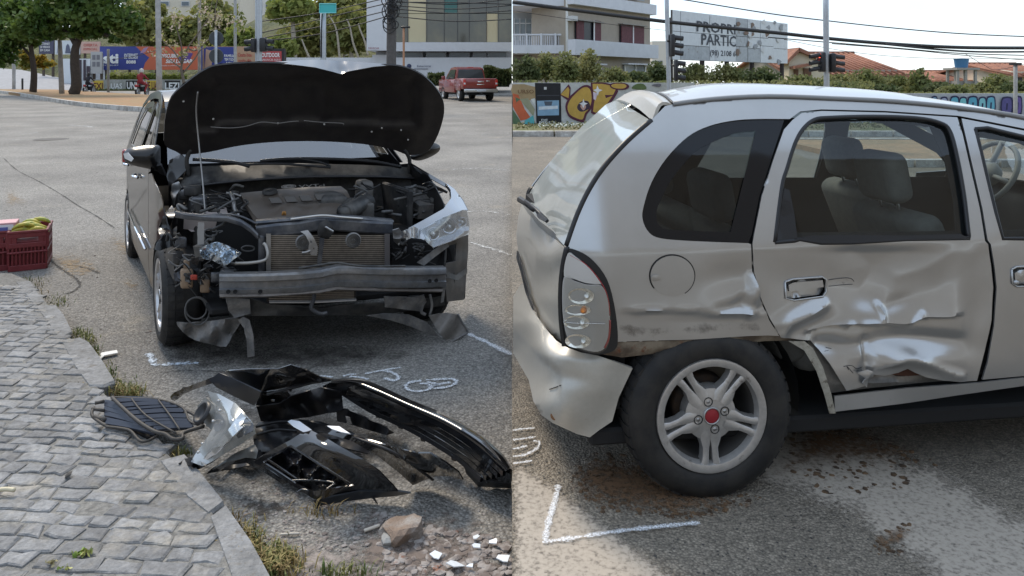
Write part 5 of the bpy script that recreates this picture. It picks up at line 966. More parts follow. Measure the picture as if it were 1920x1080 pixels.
# wreckage on the left front -----------------------------------------------------
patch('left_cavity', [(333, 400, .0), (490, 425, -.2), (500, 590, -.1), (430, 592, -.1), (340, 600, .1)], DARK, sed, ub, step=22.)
bar('wing_rail', [(328, 402, -.38), (352, 406, -.42), (390, 409, -.46), (425, 410, -.50), (452, 418, -.53), (470, 430, -.54), (484, 444, -.54)], .036, .05, PMET)
bt('wing_rail_lip', [(328, 397, -.38), (355, 404, -.43), (395, 403, -.46), (430, 402, -.5), (455, 407, -.52), (482, 420, -.54)], .006, PMET, sed)
patch('fender_flap', [(287, 468, -.24), (296, 452, -.22), (318, 434, -.24), (332, 424, -.30), (330, 448, -.30), (322, 462, -.28), (300, 470, -.25)], BLK, sed, ub, step=6., bend=lambda P: .03 * np.sin(P[:, 0] / 7.))
patch('fender_flap', [(296, 432, -.18), (306, 405, -.10), (322, 385, .0), (330, 398, -.1), (318, 425, -.2), (302, 446, -.22)], BLK, sed, ub, step=6., bend=lambda P: .04 * np.sin(P[:, 1] / 6.))
patch('stay', [(371, 417, -.52), (383, 417, -.52), (382, 468, -.54), (370, 468, -.54)], M('pale_stay', (.28, .27, .26), .5, .3), sed, ub, step=7.)
crum = patch('crushed_reflector', sm([(374, 466, -.60), (388, 460, -.62), (408, 454, -.63), (428, 461, -.64), (453, 474, -.62), (440, 485, -.63), (420, 498, -.64), (398, 488, -.62), (380, 484, -.6)], True, 2), M('crushed_chrome', (.62, .68, .74), .18, .9, fa=.2, fs=30), sed, ub, step=5., bend=lambda P: .035 * np.sin(P[:, 0] / 6.) * np.sin(P[:, 1] / 5.) + .02 * np.sin((P[:, 0] + P[:, 1]) / 4.), solid=.003, smooth=False)
patch('lamp_stub', [(362, 462, -.56), (378, 462, -.58), (382, 478, -.58), (366, 484, -.56)], DUSTY, sed, ub, step=5., solid=.05)
BEI = M('beige_tank', (.30, .21, .14), .5, fa=.12, fs=40)
def bbx(name, x0, y0, x1, y1, b, dep, mat):
    return ob(name, xf(bbox(0, 1, 0, 1, 0, 1, .16, 2), lambda q: ub(x0 + (x1 - x0) * q[0], y1 + (y0 - y1) * q[2], b + dep * q[1])), mat, sed, True)
bbx('washer_tank', 338, 503, 362, 541, -.46, .12, BEI); bbx('washer_tank_neck', 344, 487, 356, 505, -.44, .06, BEI); bbx('washer_tank', 375, 524, 394, 549, -.44, .10, BEI)
bbx('red_clip', 357, 515, 370, 525, -.52, .03, M('red_clip_plastic', (.40, .05, .03), .5)); bbx('relay', 324, 470, 344, 498, -.36, .08, SOOT); bbx('relay', 328, 444, 350, 466, -.36, .08, PMET); bbx('relay', 395, 510, 415, 530, -.5, .08, PMET); bbx('crash_box', 412, 505, 440, 560, -.62, .3, PMET); bbx('crash_box', 808, 500, 836, 548, -.60, .3, PMET); bbx('upright', 484, 440, 498, 515, -.50, .06, PMET)
bt('coolant_pipe', [(440, 494, -.58), (470, 493, -.58), (496, 488, -.58), (502, 478, -.58), (499, 462, -.56), (494, 456, -.55)], .010, M('pale_pipe', (.40, .38, .35), .45, .4), sed)
for (x, y, rx, ry) in ((370, 583, 23, 26), (368, 578, 20, 20), (395, 436, 12, 7), (465, 466, 12, 5)):
    bt('hose_loop', [(x + rx * math.cos(a), y + ry * math.sin(a), -.40) for a in np.linspace(0, 6.3, 16)], .005, HOSE[1], sed)
for a in range(5): bt('wheel_well_hose', [(395 - 34 + a * 2, 372 + a * 5, .02), (385, 366 + a * 6, .0), (415, 366 + a * 6, .0), (432, 374 + a * 6, .05)], .005, HOSE[0], sed)
for i in range(40):
    x, y = hr.uniform(325, 440), hr.uniform(430, 545); pts = []; b = hr.uniform(-.52, -.34)
    for k in range(4): pts.append((x, y, b)); x += hr.uniform(-18, 20); y += hr.uniform(-14, 16); b += hr.uniform(-.05, .04)
    bt('loose_wire', pts, hr.choice((.003, .005, .009)), HOSE[i % 3], sed)
for i in range(14):
    x, y = hr.uniform(330, 430), hr.uniform(440, 540); s = hr.uniform(6, 12); b = hr.uniform(-.48, -.3); q = [(x + s * math.cos(a) * hr.uniform(.6, 1.3), y + s * math.sin(a) * hr.uniform(.6, 1.4), b + hr.uniform(-.03, .03)) for a in (0, 1.3, 2.5, 3.8, 5.1)]
    patch('torn_scrap', q, [DUSTY, GREYP, PMET, SOOT][i % 4], sed, ub, step=7., smooth=False)
# ------------------------------------------------------------------ broken parts lying in front of the black saloon
GLOSS = M('glossy_black_bumper', (.008, .008, .009), .12, coat=1., spec=.5, cior=1.55, fcol=(.045, .041, .036), flo=.5, fhi=.9, fvs=5.); MATTB = M('matt_black_plastic', (.014, .014, .016), .45, fa=.15, fs=40)
NAVY = M('blue_black_slat', (.045, .053, .075), .4); PALEF = M('dusty_frame_plastic', (.055, .05, .045), .65, fa=.2, fs=40)
def zp(name, outline, mat, parent=None, n=0, **kw):
    o_ = sm(outline, True, n) if n else outline
    return patch(name, o_, mat, parent, unz, **kw)
def zt(name, pts, r, mat, parent, n=6): return ob(name, tube([unz(*p) for p in (sm(pts, False, 4) if len(pts) > 2 else pts)], r, n), mat, parent, True)
# two slatted grilles
def lerp(a, b, t): return tuple(a[i] + (b[i] - a[i]) * t for i in range(len(a)))
def grille(label, left, right, extra, nsl, back, lift):
    c = unz(*lerp(left[0], right[-1], .5)); g = thing('front_grille', label, 'grille', (c[0], c[1], .0))
    zp('backing', [(x, y, z - .02) for x, y, z in back], M('grille_back', (.003, .003, .004), .8), g, step=12.)
    L_, R_ = np.array(sm(left, False, 8)), np.array(sm(right, False, 8)); k = lambda A, t: tuple(A[min(len(A) - 1, int(t * (len(A) - 1)))])
    for i in range(nsl):
        t = (i + .3) / nsl; a, b = k(L_, t), k(R_, t); P = [unz(*lerp(a, b, s)) + np.array([0, 0, .004 * math.sin(3.14 * s)]) for s in np.linspace(0, 1, 5)]
        V = [p + np.array(d) for p in P for d in ((0, -.006, .0), (0, .002, .007), (0, .006, .0), (0, 0, -.012))]
        ob('slat', (np.array(V), [(q * 4 + j, q * 4 + (j + 1) % 4, q * 4 + 4 + (j + 1) % 4, q * 4 + 4 + j) for q in range(4) for j in range(4)]), NAVY, g)
    for ln, r in extra: zt('frame_rail', ln, r, PALEF, g)
    return g
grille('slatted black grille piece lying underneath, its bracket end to the left', [(197, 752, .10), (196, 770, .09), (199, 798, .085)], [(225, 762, .10), (262, 792, .09), (296, 816, .08)], [
    ([(199, 800, .085), (225, 803, .085), (245, 808, .085), (262, 826, .075), (278, 826, .075), (296, 816, .08)], .006), ([(176, 764, .11), (172, 775, .10), (178, 785, .09), (200, 799, .085)], .007), ([(178, 756, .11), (196, 752, .11)], .008), ([(172, 766, .11), (196, 770, .10)], .007), ([(176, 781, .095), (197, 788, .09)], .010)], 11,
    [(197, 752, .10), (232, 765, .10), (300, 812, .08), (276, 822, .075), (245, 806, .085), (200, 798, .085)], 0)
grille('slatted black grille piece with a long ribbed rail, lying on top', [(211, 746, .13), (235, 768, .125), (262, 790, .12), (300, 808, .11)], [(297, 749, .13), (335, 762, .125), (355, 788, .12), (362, 803, .11)], [
    ([(210, 745, .135), (235, 769, .13), (262, 792, .125), (290, 809, .115), (310, 814, .11), (324, 823, .10), (342, 822, .10), (345, 811, .105), (383, 799, .12)], .008), ([(210, 745, .135), (255, 747, .135), (297, 749, .135), (342, 764, .13), (356, 790, .125), (383, 799, .12)], .005),
    ([(247, 748, .14), (275, 780, .14), (330, 812, .12)], .004), ([(297, 750, .14), (318, 778, .14), (337, 806, .125)], .004), ([(350, 770, .13), (365, 778, .13), (380, 793, .125)], .007)], 15,
    [(212, 746, .12), (297, 750, .12), (340, 765, .12), (358, 790, .11), (365, 802, .11), (300, 810, .10), (262, 792, .11), (235, 770, .12)], 0)
# detached headlamp
hc = gl(410, 850); hlt = thing('detached_headlamp', 'detached clear headlamp lying between the grilles and bumper pieces', 'headlamp', (hc[0], hc[1], 0))
lens_o = [(389, 733, .27), (411, 739, .28), (442, 756, .28), (458, 774, .27), (474, 793, .24), (480, 813, .20), (452, 833, .17), (428, 847, .14), (400, 864, .10), (380, 874, .08), (358, 866, .08), (367, 850, .10), (392, 815, .16), (405, 790, .20), (401, 760, .24)]
zp('lamp_shell', lens_o, M('lamp_shell_grey', (.30, .31, .31), .28, .55, coat=.6, fa=.1, fs=30), hlt, inner=[(430, 790, .25), (410, 830, .17)], step=7., solid=.01)
zp('chrome_band', [(452, 772, .30), (466, 790, .28), (440, 815, .26), (405, 850, .18), (388, 862, .14), (380, 860, .13), (405, 833, .19), (432, 800, .26)], CHROME, hlt, step=7.)
zp('dark_band', [(462, 782, .30), (476, 797, .27), (474, 808, .26), (446, 822, .235), (440, 812, .25)], M('lamp_dark_band', (.03, .03, .035), .15, coat=1), hlt, step=7.)
zp('lens', [(x, y, z + .035) for x, y, z in lens_o], glass('detached_lens', (.86, .88, .88), .10, (.7, .72, .72), base=.09), hlt, inner=[(430, 790, .31), (410, 830, .22)], step=8., solid=0)
zp('lamp_housing', [(370, 762, .18), (386, 745, .24), (401, 760, .25), (405, 790, .2), (396, 806, .16), (380, 790, .12)], M('housing_grey', (.20, .20, .19), .6, fa=.2, fs=30), hlt, step=7., bend=lambda P: .03 * gs(P, 388, 775, 9, 9), solid=.01)
ob('bulb_seat', lathe([(0, .0), (.03, 0), (.036, .014), (.045, .014), (.05, 0)], unz(381, 775, .20), (-.6, -.5, .6), 16), MATTB, hlt, True)
for x, y, z in ((410, 752, .30), (412, 770, .29), (380, 832, .16), (372, 848, .14), (400, 790, .25)): ob('screw', lathe([(0, .006), (.006, .005), (.007, 0)], unz(x, y, z), (0, -.4, 1), 8), STEEL, hlt, True)
zp('lamp_tip', [(338, 868, .06), (345, 860, .07), (358, 858, .08), (376, 866, .09), (384, 874, .08), (372, 880, .06), (354, 872, .06), (344, 880, .04)], MATTB, hlt, step=6., bend=lambda P: .015 * np.sin(P[:, 0] / 4.), solid=.008)
# upper bumper cover with its arm
bcn = gl(470, 790); bc1 = thing('bumper_cover', 'black bumper cover with flat blue-grey face, at the back of the heap', 'bumper', (bcn[0], bcn[1], 0))
zp('flat_face', [(392, 712, .26), (410, 699, .31), (428, 706, .31), (460, 721, .30), (489, 735, .28), (484, 748, .22), (477, 761, .17), (440, 744, .20), (405, 726, .23)], M('satin_face', (.035, .04, .05), .42, coat=.1), bc1, inner=[(445, 730, .26)], step=8.)
zp('cover_top', [(410, 699, .29), (428, 695, .335), (470, 692, .37), (520, 692, .39), (545, 684, .42), (570, 692, .39), (600, 707, .33), (624, 712, .28), (585, 718, .27), (540, 726, .26), (505, 733, .25), (489, 735, .25), (460, 721, .275), (428, 706, .29)], GLOSS, bc1, inner=[(545, 705, .34), (500, 712, .32)], step=8., bend=lambda P: .02 * gs(P, 545, 702, 18, 8) - .03 * gs(P, 530, 710, 16, 6))
zp('cover_arm', [(319, 744, .05), (326, 736, .08), (360, 722, .17), (392, 710, .26), (400, 718, .25), (365, 730, .16), (336, 742, .08), (322, 750, .05)], GLOSS, bc1, step=7., solid=.015)
zp('cover_front', [(489, 737, .25), (510, 733, .26), (540, 735, .25), (545, 742, .22), (524, 757, .17), (500, 761, .16), (480, 760, .18)], GLOSS, bc1, step=7., bend=lambda P: -.02 * gs(P, 515, 745, 25, 8))
zp('cover_under', [(480, 762, .17), (524, 757, .17), (545, 743, .22), (600, 726, .25), (640, 735, .20), (644, 768, .12), (600, 778, .10), (540, 788, .08), (490, 790, .08)], MATTB, bc1, inner=[(570, 755, .13)], step=9., bend=lambda P: .025 * np.sin(P[:, 0] / 13.) * np.sin(P[:, 1] / 9.))
zp('grab_lug', [(527, 697, .33), (545, 692, .35), (556, 700, .35), (552, 712, .32), (535, 714, .31), (526, 706, .32)], PALEF, bc1, step=5., bend=lambda P: -.01 * gs(P, 540, 704, 8, 5))
zp('side_arm', [(630, 765, .13), (652, 768, .13), (690, 786, .10), (722, 800, .07), (740, 812, .05), (724, 816, .04), (690, 806, .05), (655, 795, .06), (632, 790, .07)], MATTB, bc1, step=7., holes=[[(644, 779), (658, 782), (662, 796), (648, 794)]], bend=lambda P: .015 * np.sin(P[:, 0] / 6.), solid=.008)
zp('torn_liner', [(484, 792, .07), (540, 784, .09), (600, 790, .10), (650, 806, .09), (700, 828, .08), (690, 850, .06), (640, 838, .07), (585, 812, .08), (546, 828, .07), (505, 848, .05), (478, 846, .04), (474, 815, .05)], MATTB, bc1, step=8., bend=lambda P: .02 * np.sin(P[:, 0] / 12.) * np.sin(P[:, 1] / 8.), solid=.005)
zp('torn_liner', [(470, 846, .05), (520, 838, .06), (545, 834, .06), (500, 866, .04), (450, 876, .03), (400, 884, .02), (440, 858, .04)], MATTB, bc1, step=8., bend=lambda P: .012 * np.sin(P[:, 0] / 9.), solid=.005)
for pts in ([(480, 800, .10), (530, 790, .12), (580, 797, .12)], [(482, 815, .08), (520, 806, .12), (556, 808, .13)], [(500, 740, .27), (545, 728, .28), (600, 714, .28)], [(545, 733, .26), (552, 724, .28), (620, 712, .28)]): zt('rib', pts, .006, MATTB, bc1)
# long lower grille strip
ls = thing('lower_grille_strip', 'long curved black grille strip with thin slats, to the right of the heap', 'grille', (*gl(800, 830)[:2], 0))
outer = [(622, 712, .24), (657, 709, .24), (696, 716, .235), (762, 746, .225), (840, 779, .215), (901, 816, .20), (940, 849, .18), (958.5, 874, .16)]
mid = [(620, 720, .22), (660, 722, .225), (700, 738, .22), (762, 766, .21), (830, 797, .20), (885, 832, .18), (925, 866, .16), (946, 886, .14)]
innr = [(609, 725, .20), (634, 730, .17), (696, 768, .10), (762, 799, .09), (807, 824, .09), (859, 857, .09), (887, 882, .09), (904, 897, .09)]
oS, mS = np.array(sm(outer, False, 5)), np.array(sm(mid, False, 5)); nb = len(oS)
bv = np.array([unz(*(oS[i] * (1 - t) + mS[i] * t + np.array([0, 0, .022 * math.sin(math.pi * t)]))) for t in np.linspace(0, 1, 7) for i in range(nb)])
ob('upper_band', (bv, face_cam(bv, [(j * nb + i, j * nb + i + 1, (j + 1) * nb + i + 1, (j + 1) * nb + i) for j in range(6) for i in range(nb - 1)])), GLOSS, ls, True, solid=.006)
O_, I_ = np.array(sm(mid, False, 6)), np.array(sm(innr, False, 6))
for fr in (.0, .24, .48, .74, 1.0):
    P = [unz(*(O_[i] * (1 - fr) + I_[i] * fr)) for i in range(0, len(O_), 2)]; V = [p + np.array(d) for p in P for d in ((-.006, -.006, .008), (.006, .006, .004), (.004, .004, -.014), (-.008, -.008, -.010))]
    ob('slat', (np.array(V), [(q * 4 + j, q * 4 + (j + 1) % 4, q * 4 + 4 + (j + 1) % 4, q * 4 + 4 + j) for q in range(len(P) - 1) for j in range(4)]), GLOSS if fr < 1 else MATTB, ls, True, auto=40)
zp('end_plate', [(904, 896, .095), (925, 880, .13), (946, 884, .14), (958.5, 890, .13), (958.5, 906, .08), (934, 905, .07), (912, 906, .06)], GLOSS, ls, step=7., solid=.02)
zp('strip_foot', [(866, 862, .085), (888, 882, .085), (906, 899, .085), (936, 906, .07), (958.5, 908, .06), (958.5, 916, .0), (930, 915, .0), (896, 912, .0), (874, 888, .03)], MATTB, ls, step=8., solid=.008)
for x, y in ((708, 776), (750, 796), (792, 820), (850, 856)): zp('clip', [(x - 5, y - 3, .09), (x + 6, y + 1, .09), (x + 5, y + 9, .05), (x - 3, y + 7, .05)], MATTB, ls, step=5., solid=.008)
# glossy corner piece with the fog-lamp opening
cp = thing('bumper_corner', 'glossy black bumper corner with fog lamp opening, nearest the camera', 'bumper', (*gl(600, 930)[:2], 0))
hole = [(492, 866), (520, 848), (546, 834), (575, 852), (610, 874), (640, 894), (664, 910), (630, 915), (588, 921), (556, 908), (520, 884)]
zp('corner_shell', [(474, 866, .13), (512, 842, .19), (546, 824, .23), (566, 811, .25), (584, 807, .26), (610, 820, .26), (640, 838, .24), (680, 860, .20), (712, 884, .15), (746, 921, .06), (705, 922, .05), (671, 922, .045), (630, 930, .04), (592, 938, .04), (560, 918, .05), (520, 892, .08)], GLOSS, cp, inner=[(640, 862, .19), (600, 838, .24), (690, 895, .12)], holes=[hole], step=7., bend=lambda P: .02 * gs(P, 640, 855, 60, 14, .5), solid=.006)
zp('lower_lip', [(588, 938, .042), (630, 930, .045), (671, 922, .05), (746, 921, .06), (770, 925, .05), (744, 930, .03), (700, 934, .02), (650, 940, .012), (596, 949, .01)], M('dull_lip', (.02, .022, .026), .3, coat=.3), cp, step=7., solid=.006)
zp('spike', [(588, 938, .04), (598, 940, .04), (600, 954, .0), (592, 958, .0)], MATTB, cp, step=5.); zp('spike', [(694, 930, .03), (700, 931, .03), (708, 946, .0)], MATTB, cp, step=5.)
zp('long_leg', [(386, 889, .03), (400, 876, .06), (430, 862, .10), (458, 858, .12), (478, 862, .13), (500, 878, .11), (540, 905, .06), (530, 908, .05), (492, 884, .09), (462, 868, .10), (430, 872, .08), (408, 884, .05)], GLOSS, cp, step=6., solid=.008)
zp('inner_web', [(440, 850, .12), (478, 833, .17), (484, 845, .16), (480, 860, .14), (460, 858, .13), (425, 866, .10), (398, 880, .07)], M('web_grey', (.11, .11, .105), .4, fa=.2, fs=30), cp, step=6., bend=lambda P: .02 * gs(P, 470, 846, 10, 8))
zp('opening_floor', [(492, 868, .06), (546, 838, .12), (610, 878, .10), (660, 910, .03), (588, 922, .015), (540, 900, .03)], M('opening_dark', (.006, .006, .008), .25, coat=.6), cp, step=8., bend=lambda P: .03 * np.sin(P[:, 0] / 9.) * np.sin(P[:, 1] / 7.))
for pts in ([(556, 924, .05), (566, 918, .06), (582, 921, .06), (592, 930, .04)], [(600, 925, .05), (612, 918, .06), (628, 906, .07)], [(540, 838, .20), (548, 838, .2), (600, 872, .16), (660, 910, .07)], [(536, 902, .06), (570, 900, .07), (610, 902, .07), (628, 906, .07)], [(500, 860, .14), (530, 880, .09), (560, 900, .06)]): zt('edge', pts, .004, GLOSS, cp)
zp('crumple', [(548, 880, .06), (560, 870, .08), (580, 884, .08), (590, 898, .06), (575, 904, .04), (556, 896, .04)], GLOSS, cp, step=5., bend=lambda P: .03 * np.sin(P[:, 0] / 4.), smooth=False)
# second glossy fender liner piece behind it
c2 = thing('fender_piece', 'glossy black fender piece with a curled edge, between corner and grille strip', 'bumper', (*gl(760, 890)[:2], 0))
zp('fender_shell', [(545, 793, .17), (580, 790, .19), (616, 799, .21), (664, 818, .22), (700, 828, .22), (734, 838, .22), (784, 850, .19), (822, 870, .15), (858, 893, .09), (836, 893, .07), (818, 893, .05), (792, 902, .03), (774, 910, .02), (750, 888, .09), (708, 855, .15), (662, 828, .20), (620, 815, .20), (585, 806, .18)], GLOSS, c2, inner=[(740, 862, .16), (790, 876, .11)], step=7., bend=lambda P: .02 * gs(P, 770, 868, 50, 9, .5), solid=.006)
zp('curled_edge', [(784, 850, .20), (806, 850, .22), (836, 868, .18), (860, 886, .13), (868, 900, .08), (858, 898, .08), (830, 880, .13), (806, 864, .17)], GLOSS, c2, step=6., solid=.006); zt('rib', [(664, 820, .23), (734, 846, .22), (790, 884, .10), (812, 900, .05)], .005, MATTB, c2)
WSC = M('pale_fleck', (.62, .65, .70), .35)  # two thin pale sheets laid on the heap
zp('pale_fleck', [(539, 790, .20), (546, 787, .21), (562, 790, .22), (584, 806, .22), (570, 811, .20), (550, 800, .20)], WSC, None, step=6., label='pale fleck on top of the bumper heap', cat='scrap')
zp('pale_fleck', [(613, 798, .235), (636, 799, .24), (657, 813, .235), (640, 810, .235), (622, 804, .235)], WSC, None, step=6., label='narrow pale strip on the fender piece, right of the larger fleck', cat='scrap')
# small litter
zp('plastic_strip', [(190, 661, .02), (219, 656, .02), (221, 661, .02), (196, 666, .02), (187, 674, .01), (185, 671, .01)], WHITE, None, step=6., label='bent white plastic strip on the road by the kerb', cat='litter')
zt('stick', [(0, 918, .075), (14, 917, .08), (27, 919, .08)], .008, M('pale_stick', (.62, .56, .40), .7), None); bpy.context.view_layer.update()
tag(bpy.data.objects['stick'], 'pale stub of a stalk on the paving at the left edge', 'litter')
o = zt('wood_splinter', [(683, 995, .012), (698, 990, .014), (712, 985, .014)], .006, M('splinter', (.55, .50, .43), .8), None); tag(o, 'pale wood splinter beside the big brown stone', 'litter')
o = zt('twig', [(526, 1002, .008), (545, 1001, .01), (562, 1000, .008)], .004, M('splinter', (.55, .50, .43), .8), None); tag(o, 'short thin twig on the soil below the bumper corner', 'litter')
def gob(name, px, py, n, sz, mat, label, h=.03, z=.06):
    rng = np.random.default_rng(n); c = gl(px, py, z); Cn = c + rng.normal(0, 1, (n, 3)) * np.array([.03, .02, .012]) * (sz / .02); Cn[:, 2] = np.maximum(Cn[:, 2], z + .004)
    ob(name, leaf_mesh(Cn, sz, rng, .8), mat, None, False, label=label, cat='leaf litter')
gob('leaf_scrap', 153, 1039, 40, .010, M('lettuce', (.20, .30, .05), .6, col2=(.42, .42, .14), vs=40), 'crumpled green leaf lying on the paving stones')
gob('leaf_scrap', 125, 1067, 14, .006, M('lettuce', (.20, .30, .05), .6), 'tiny pale leaf shred near the bottom of the paving'); gob('leaf_scrap', 95, 1058, 16, .007, M('drylf', (.38, .33, .18), .7), 'small dry leaf shred beside the crumpled green leaf')
ob('pebble', rock(gl(248, 735, .0), .028, np.random.default_rng(2), .6), M('pale_pebble', (.5, .48, .44), .8), None, False, label='flat pale pebble in the weeds above the grilles', cat='stone')
ob('pebble', rock(gl(128, 892, .062), .018, np.random.default_rng(9), .6), M('dark_pebble', (.06, .055, .05), .8), None, False, label='dark pebble on the paving stones', cat='stone')
# fruit crates ----------------------------------------------------------------
CRT = M('maroon_crate', (.17, .022, .026), .5, fa=.15, fs=20)
def crate(label, org, ang, w=.34, d=.46, h=.335):
    ca, sa = math.cos(ang), math.sin(ang); fx = lambda p: np.array([org[0] + ca * p[0] - sa * p[1], org[1] + sa * p[0] + ca * p[1], org[2] + p[2]])
    t = thing('fruit_crate', label, 'crate', org, 'maroon fruit crates at the kerb'); B = lambda nm, *a: ob(nm, xf(bbox(*a, .004, 1), fx), CRT, t)
    B('floor', -w / 2, w / 2, 0, d, 0, .012)
    for z0, z1 in ((0, .05), (.145, .165), (.195, .235), (h - .055, h)):
        B('side_board', -w / 2, w / 2, -.008, .004, z0, z1); B('side_board', -w / 2, w / 2, d - .004, d + .008, z0, z1); B('side_board', -w / 2 - .008, -w / 2 + .004, 0, d, z0, z1); B('side_board', w / 2 - .004, w / 2 + .008, 0, d, z0, z1)
    B('rim', -w / 2 - .014, w / 2 + .014, -.014, .006, h - .018, h + .004); B('rim', w / 2 - .006, w / 2 + .014, 0, d, h - .018, h + .004); B('rim', -w / 2 - .014, -w / 2 + .006, 0, d, h - .018, h + .004); B('rim', -w / 2 - .014, w / 2 + .014, -.013, .004, .098 + .05, .112 + .05)
    for x in np.linspace(-w / 2, w / 2, 11):
        for y in (0, d): B('upright', x - .007, x + .007, y - .006, y + .003, .02, .20)
    for x in (-w / 2, -w / 4 - .03, w / 4 + .03, w / 2): B('upright', x - .02, x + .02, -.005, .003, .19, h - .02)
    for y in np.linspace(0, d, 9): B('upright', w / 2 - .003, w / 2 + .005, y - .012, y + .012, .02, h - .02)
    B('liner', -w / 2 + .012, w / 2 - .012, .02, d - .02, .012, h - .09)
    return t, fx
oc = gl(52, 507); ct, cfx = crate('maroon plastic crate heaped with green-yellow bananas', oc, math.radians(27), w=.27)
BAN = M('banana_skin', (.50, .40, .05), .5, col2=(.30, .34, .05), vs=18, fa=.12, fs=60)
bt_ = thing('banana_bunch', 'yellow-green bananas piled in the maroon crate', 'bananas', cfx((0, .15, .29)))
rng = np.random.default_rng(8)
for i in range(15):
    x0, y0, z0 = rng.uniform(-.06, .07), rng.uniform(.04, .32), .27 + rng.uniform(0, .09); a = rng.uniform(-.5, .9); R_ = .13; pts, rr = [], []
    for k, t in enumerate(np.linspace(-.75, .75, 7)):
        pts.append(cfx((x0 + R_ * math.sin(t) * math.cos(a), y0 + R_ * math.sin(t) * math.sin(a), z0 + R_ * (math.cos(t) - .75)))); rr.append((.006, .015, .019, .020, .019, .015, .007)[k])
    ob('banana', tube(pts, rr, 7), BAN, bt_, True)
oc2 = gl(-26, 511); ct2, cfx2 = crate('maroon plastic crate cut off by the left edge, a printed carton on top', oc2, math.radians(27), w=.30)
cb = thing('printed_carton', 'small pink and white printed carton on the left crate', 'carton', cfx2((.10, .1, .30)))
ob('carton_body', xf(bbox(.02, .21, .02, .22, .28, .40, .004, 1), cfx2), M('carton_pink', (.55, .30, .32), .6), cb)
ob('carton_band', xf(box(.02, .19, .0175, .02, .31, .385), cfx2), M('carton_white', (.75, .75, .78), .6), cb); ob('carton_print', xf(box(.05, .15, .015, .0175, .325, .365), cfx2), M('carton_blue', (.12, .14, .4), .6), cb)
# ------------------------------------------------------------------ street behind the black saloon
DRY = M('dry_median_soil', (.33, .18, .09), .95, col2=(.29, .20, .10), vs=.9, fa=.25, fs=12, fcol=(.22, .18, .08), flo=.55, fhi=.7, fvs=3)
WKERB = M('whitewashed_kerb', (.58, .57, .54), .8, col2=(.36, .34, .31), vs=3, fa=.2, fs=20)
near = [(-140, 163), (0, 174.5), (60, 184), (130, 196), (200, 204), (280, 210), (360, 213), (430, 206)]; farl = [(440, 196), (380, 189), (300, 184), (200, 178), (100, 171.5), (0, 168), (-140, 157)]
def sheet(pts, h, drop=.5):
    top = np.array([gl(x, y) for x, y in pts]); top[:, 2] += h; low = top.copy(); low[:, 2] -= drop; n = len(pts)
    V = np.concatenate([top, low]); return V, face_cam(V, [tuple(range(n))], np.array([0, 0, 90.])) + [(i, (i + 1) % n, (i + 1) % n + n, i + n) for i in range(n)]
ob('median_island', sheet(near + farl, .16), DRY, kind='structure')
kp = [gl(x, y + .6) for x, y in sm(near[:7], False, 4)]
for i in range(len(kp) - 1):
    a, b = kp[i], kp[i + 1]; d = (b - a) / np.linalg.norm(b - a); s = np.array([-d[1], d[0], 0]) * .16
    if s[1] < 0: s = -s
    ob('kerb_block', hexa([a, b - d * .04, b - d * .04 + s, a + s, a + (0, 0, .19), b - d * .04 + (0, 0, .19), b - d * .04 + s + (0, 0, .19), a + s + (0, 0, .19)]), WKERB, bpy.data.objects['median_island'])
def up(px, py, Y): return at(px, py, Y)
def poly_at(name, pts, Y, mat, parent=None, thick=.12, **kw):
    P = np.array([up(x, y, Y) for x, y in pts]); Q = P + np.array([0, thick, 0]); n = len(pts); V = np.concatenate([P, Q])
    return ob(name, (V, face_cam(P, [tuple(range(n))]) + [tuple(range(2 * n - 1, n - 1, -1))] + [(i, (i + 1) % n, (i + 1) % n + n, i + n) for i in range(n)]), mat, parent, **kw)
def pole(name, label, px, ytop, ybase, r, mat, Y=None, lean=0., cat='pole', r2=None, right=False, parent=None):
    b = (gr if right else gl)(px, ybase) if Y is None else np.array([*at(px, 0, Y)[:2], (GRZ if right else zl(Y))])
    t = at(px + lean, ytop, b[1]); k = 5; P = [b + (t - b) * i / k for i in range(k + 1)]
    return ob(name, tube(P, [r + ((r2 or r) - r) * i / k for i in range(k + 1)], 10), mat, parent, True, label=label, cat=cat)
# hillside, side street and far houses closing the view
HILL = M('wooded_hillside', (.065, .075, .026), .95, col2=(.13, .125, .05), vs=.22, fa=.35, fs=1.6, bump=1., bs=1.2, bd=.8)
hv, hn = [], 26
for i in range(hn):
    px = -300 + i * (1255 / (hn - 1)); X1 = (px - CX) / F
    for k, (Y, ztop) in enumerate(((80, 1.2), (86, 4.5), (96, 8.5), (112, 11.5), (130, 12.))):
        bumpz = .8 * math.sin(px / 37. + k) + .5 * math.sin(px / 13. + 2 * k); kx = 1.0 if px > 480 else .75
        hv.append((min(-.5, X1 * Y), Y, zl(Y) - .6 if k == 0 else ztop * kx + bumpz * min(1, k) + 0.6))
hv = np.array(hv); ob('hillside', (hv, face_cam(hv, [(i * 5 + j, (i + 1) * 5 + j, (i + 1) * 5 + j + 1, i * 5 + j + 1) for i in range(hn - 1) for j in range(4)])), HILL, None, True, kind='structure')
ss = [(-200, 140, 70), (0, 128, 74), (40, 131, 72), (110, 145, 66), (150, 165, 56), (130, 169, 55), (60, 169, 55), (-200, 160, 60)]
V = np.array([at(x, y, Y) for x, y, Y in ss]); ob('side_street', (V, face_cam(V, [tuple(range(8))])), M('pale_side_street', (.30, .30, .31), .9, fa=.15, fs=3), None, kind='structure')
BEI2 = M('far_beige_wall', (.58, .52, .42), .9, fa=.05, fs=2)
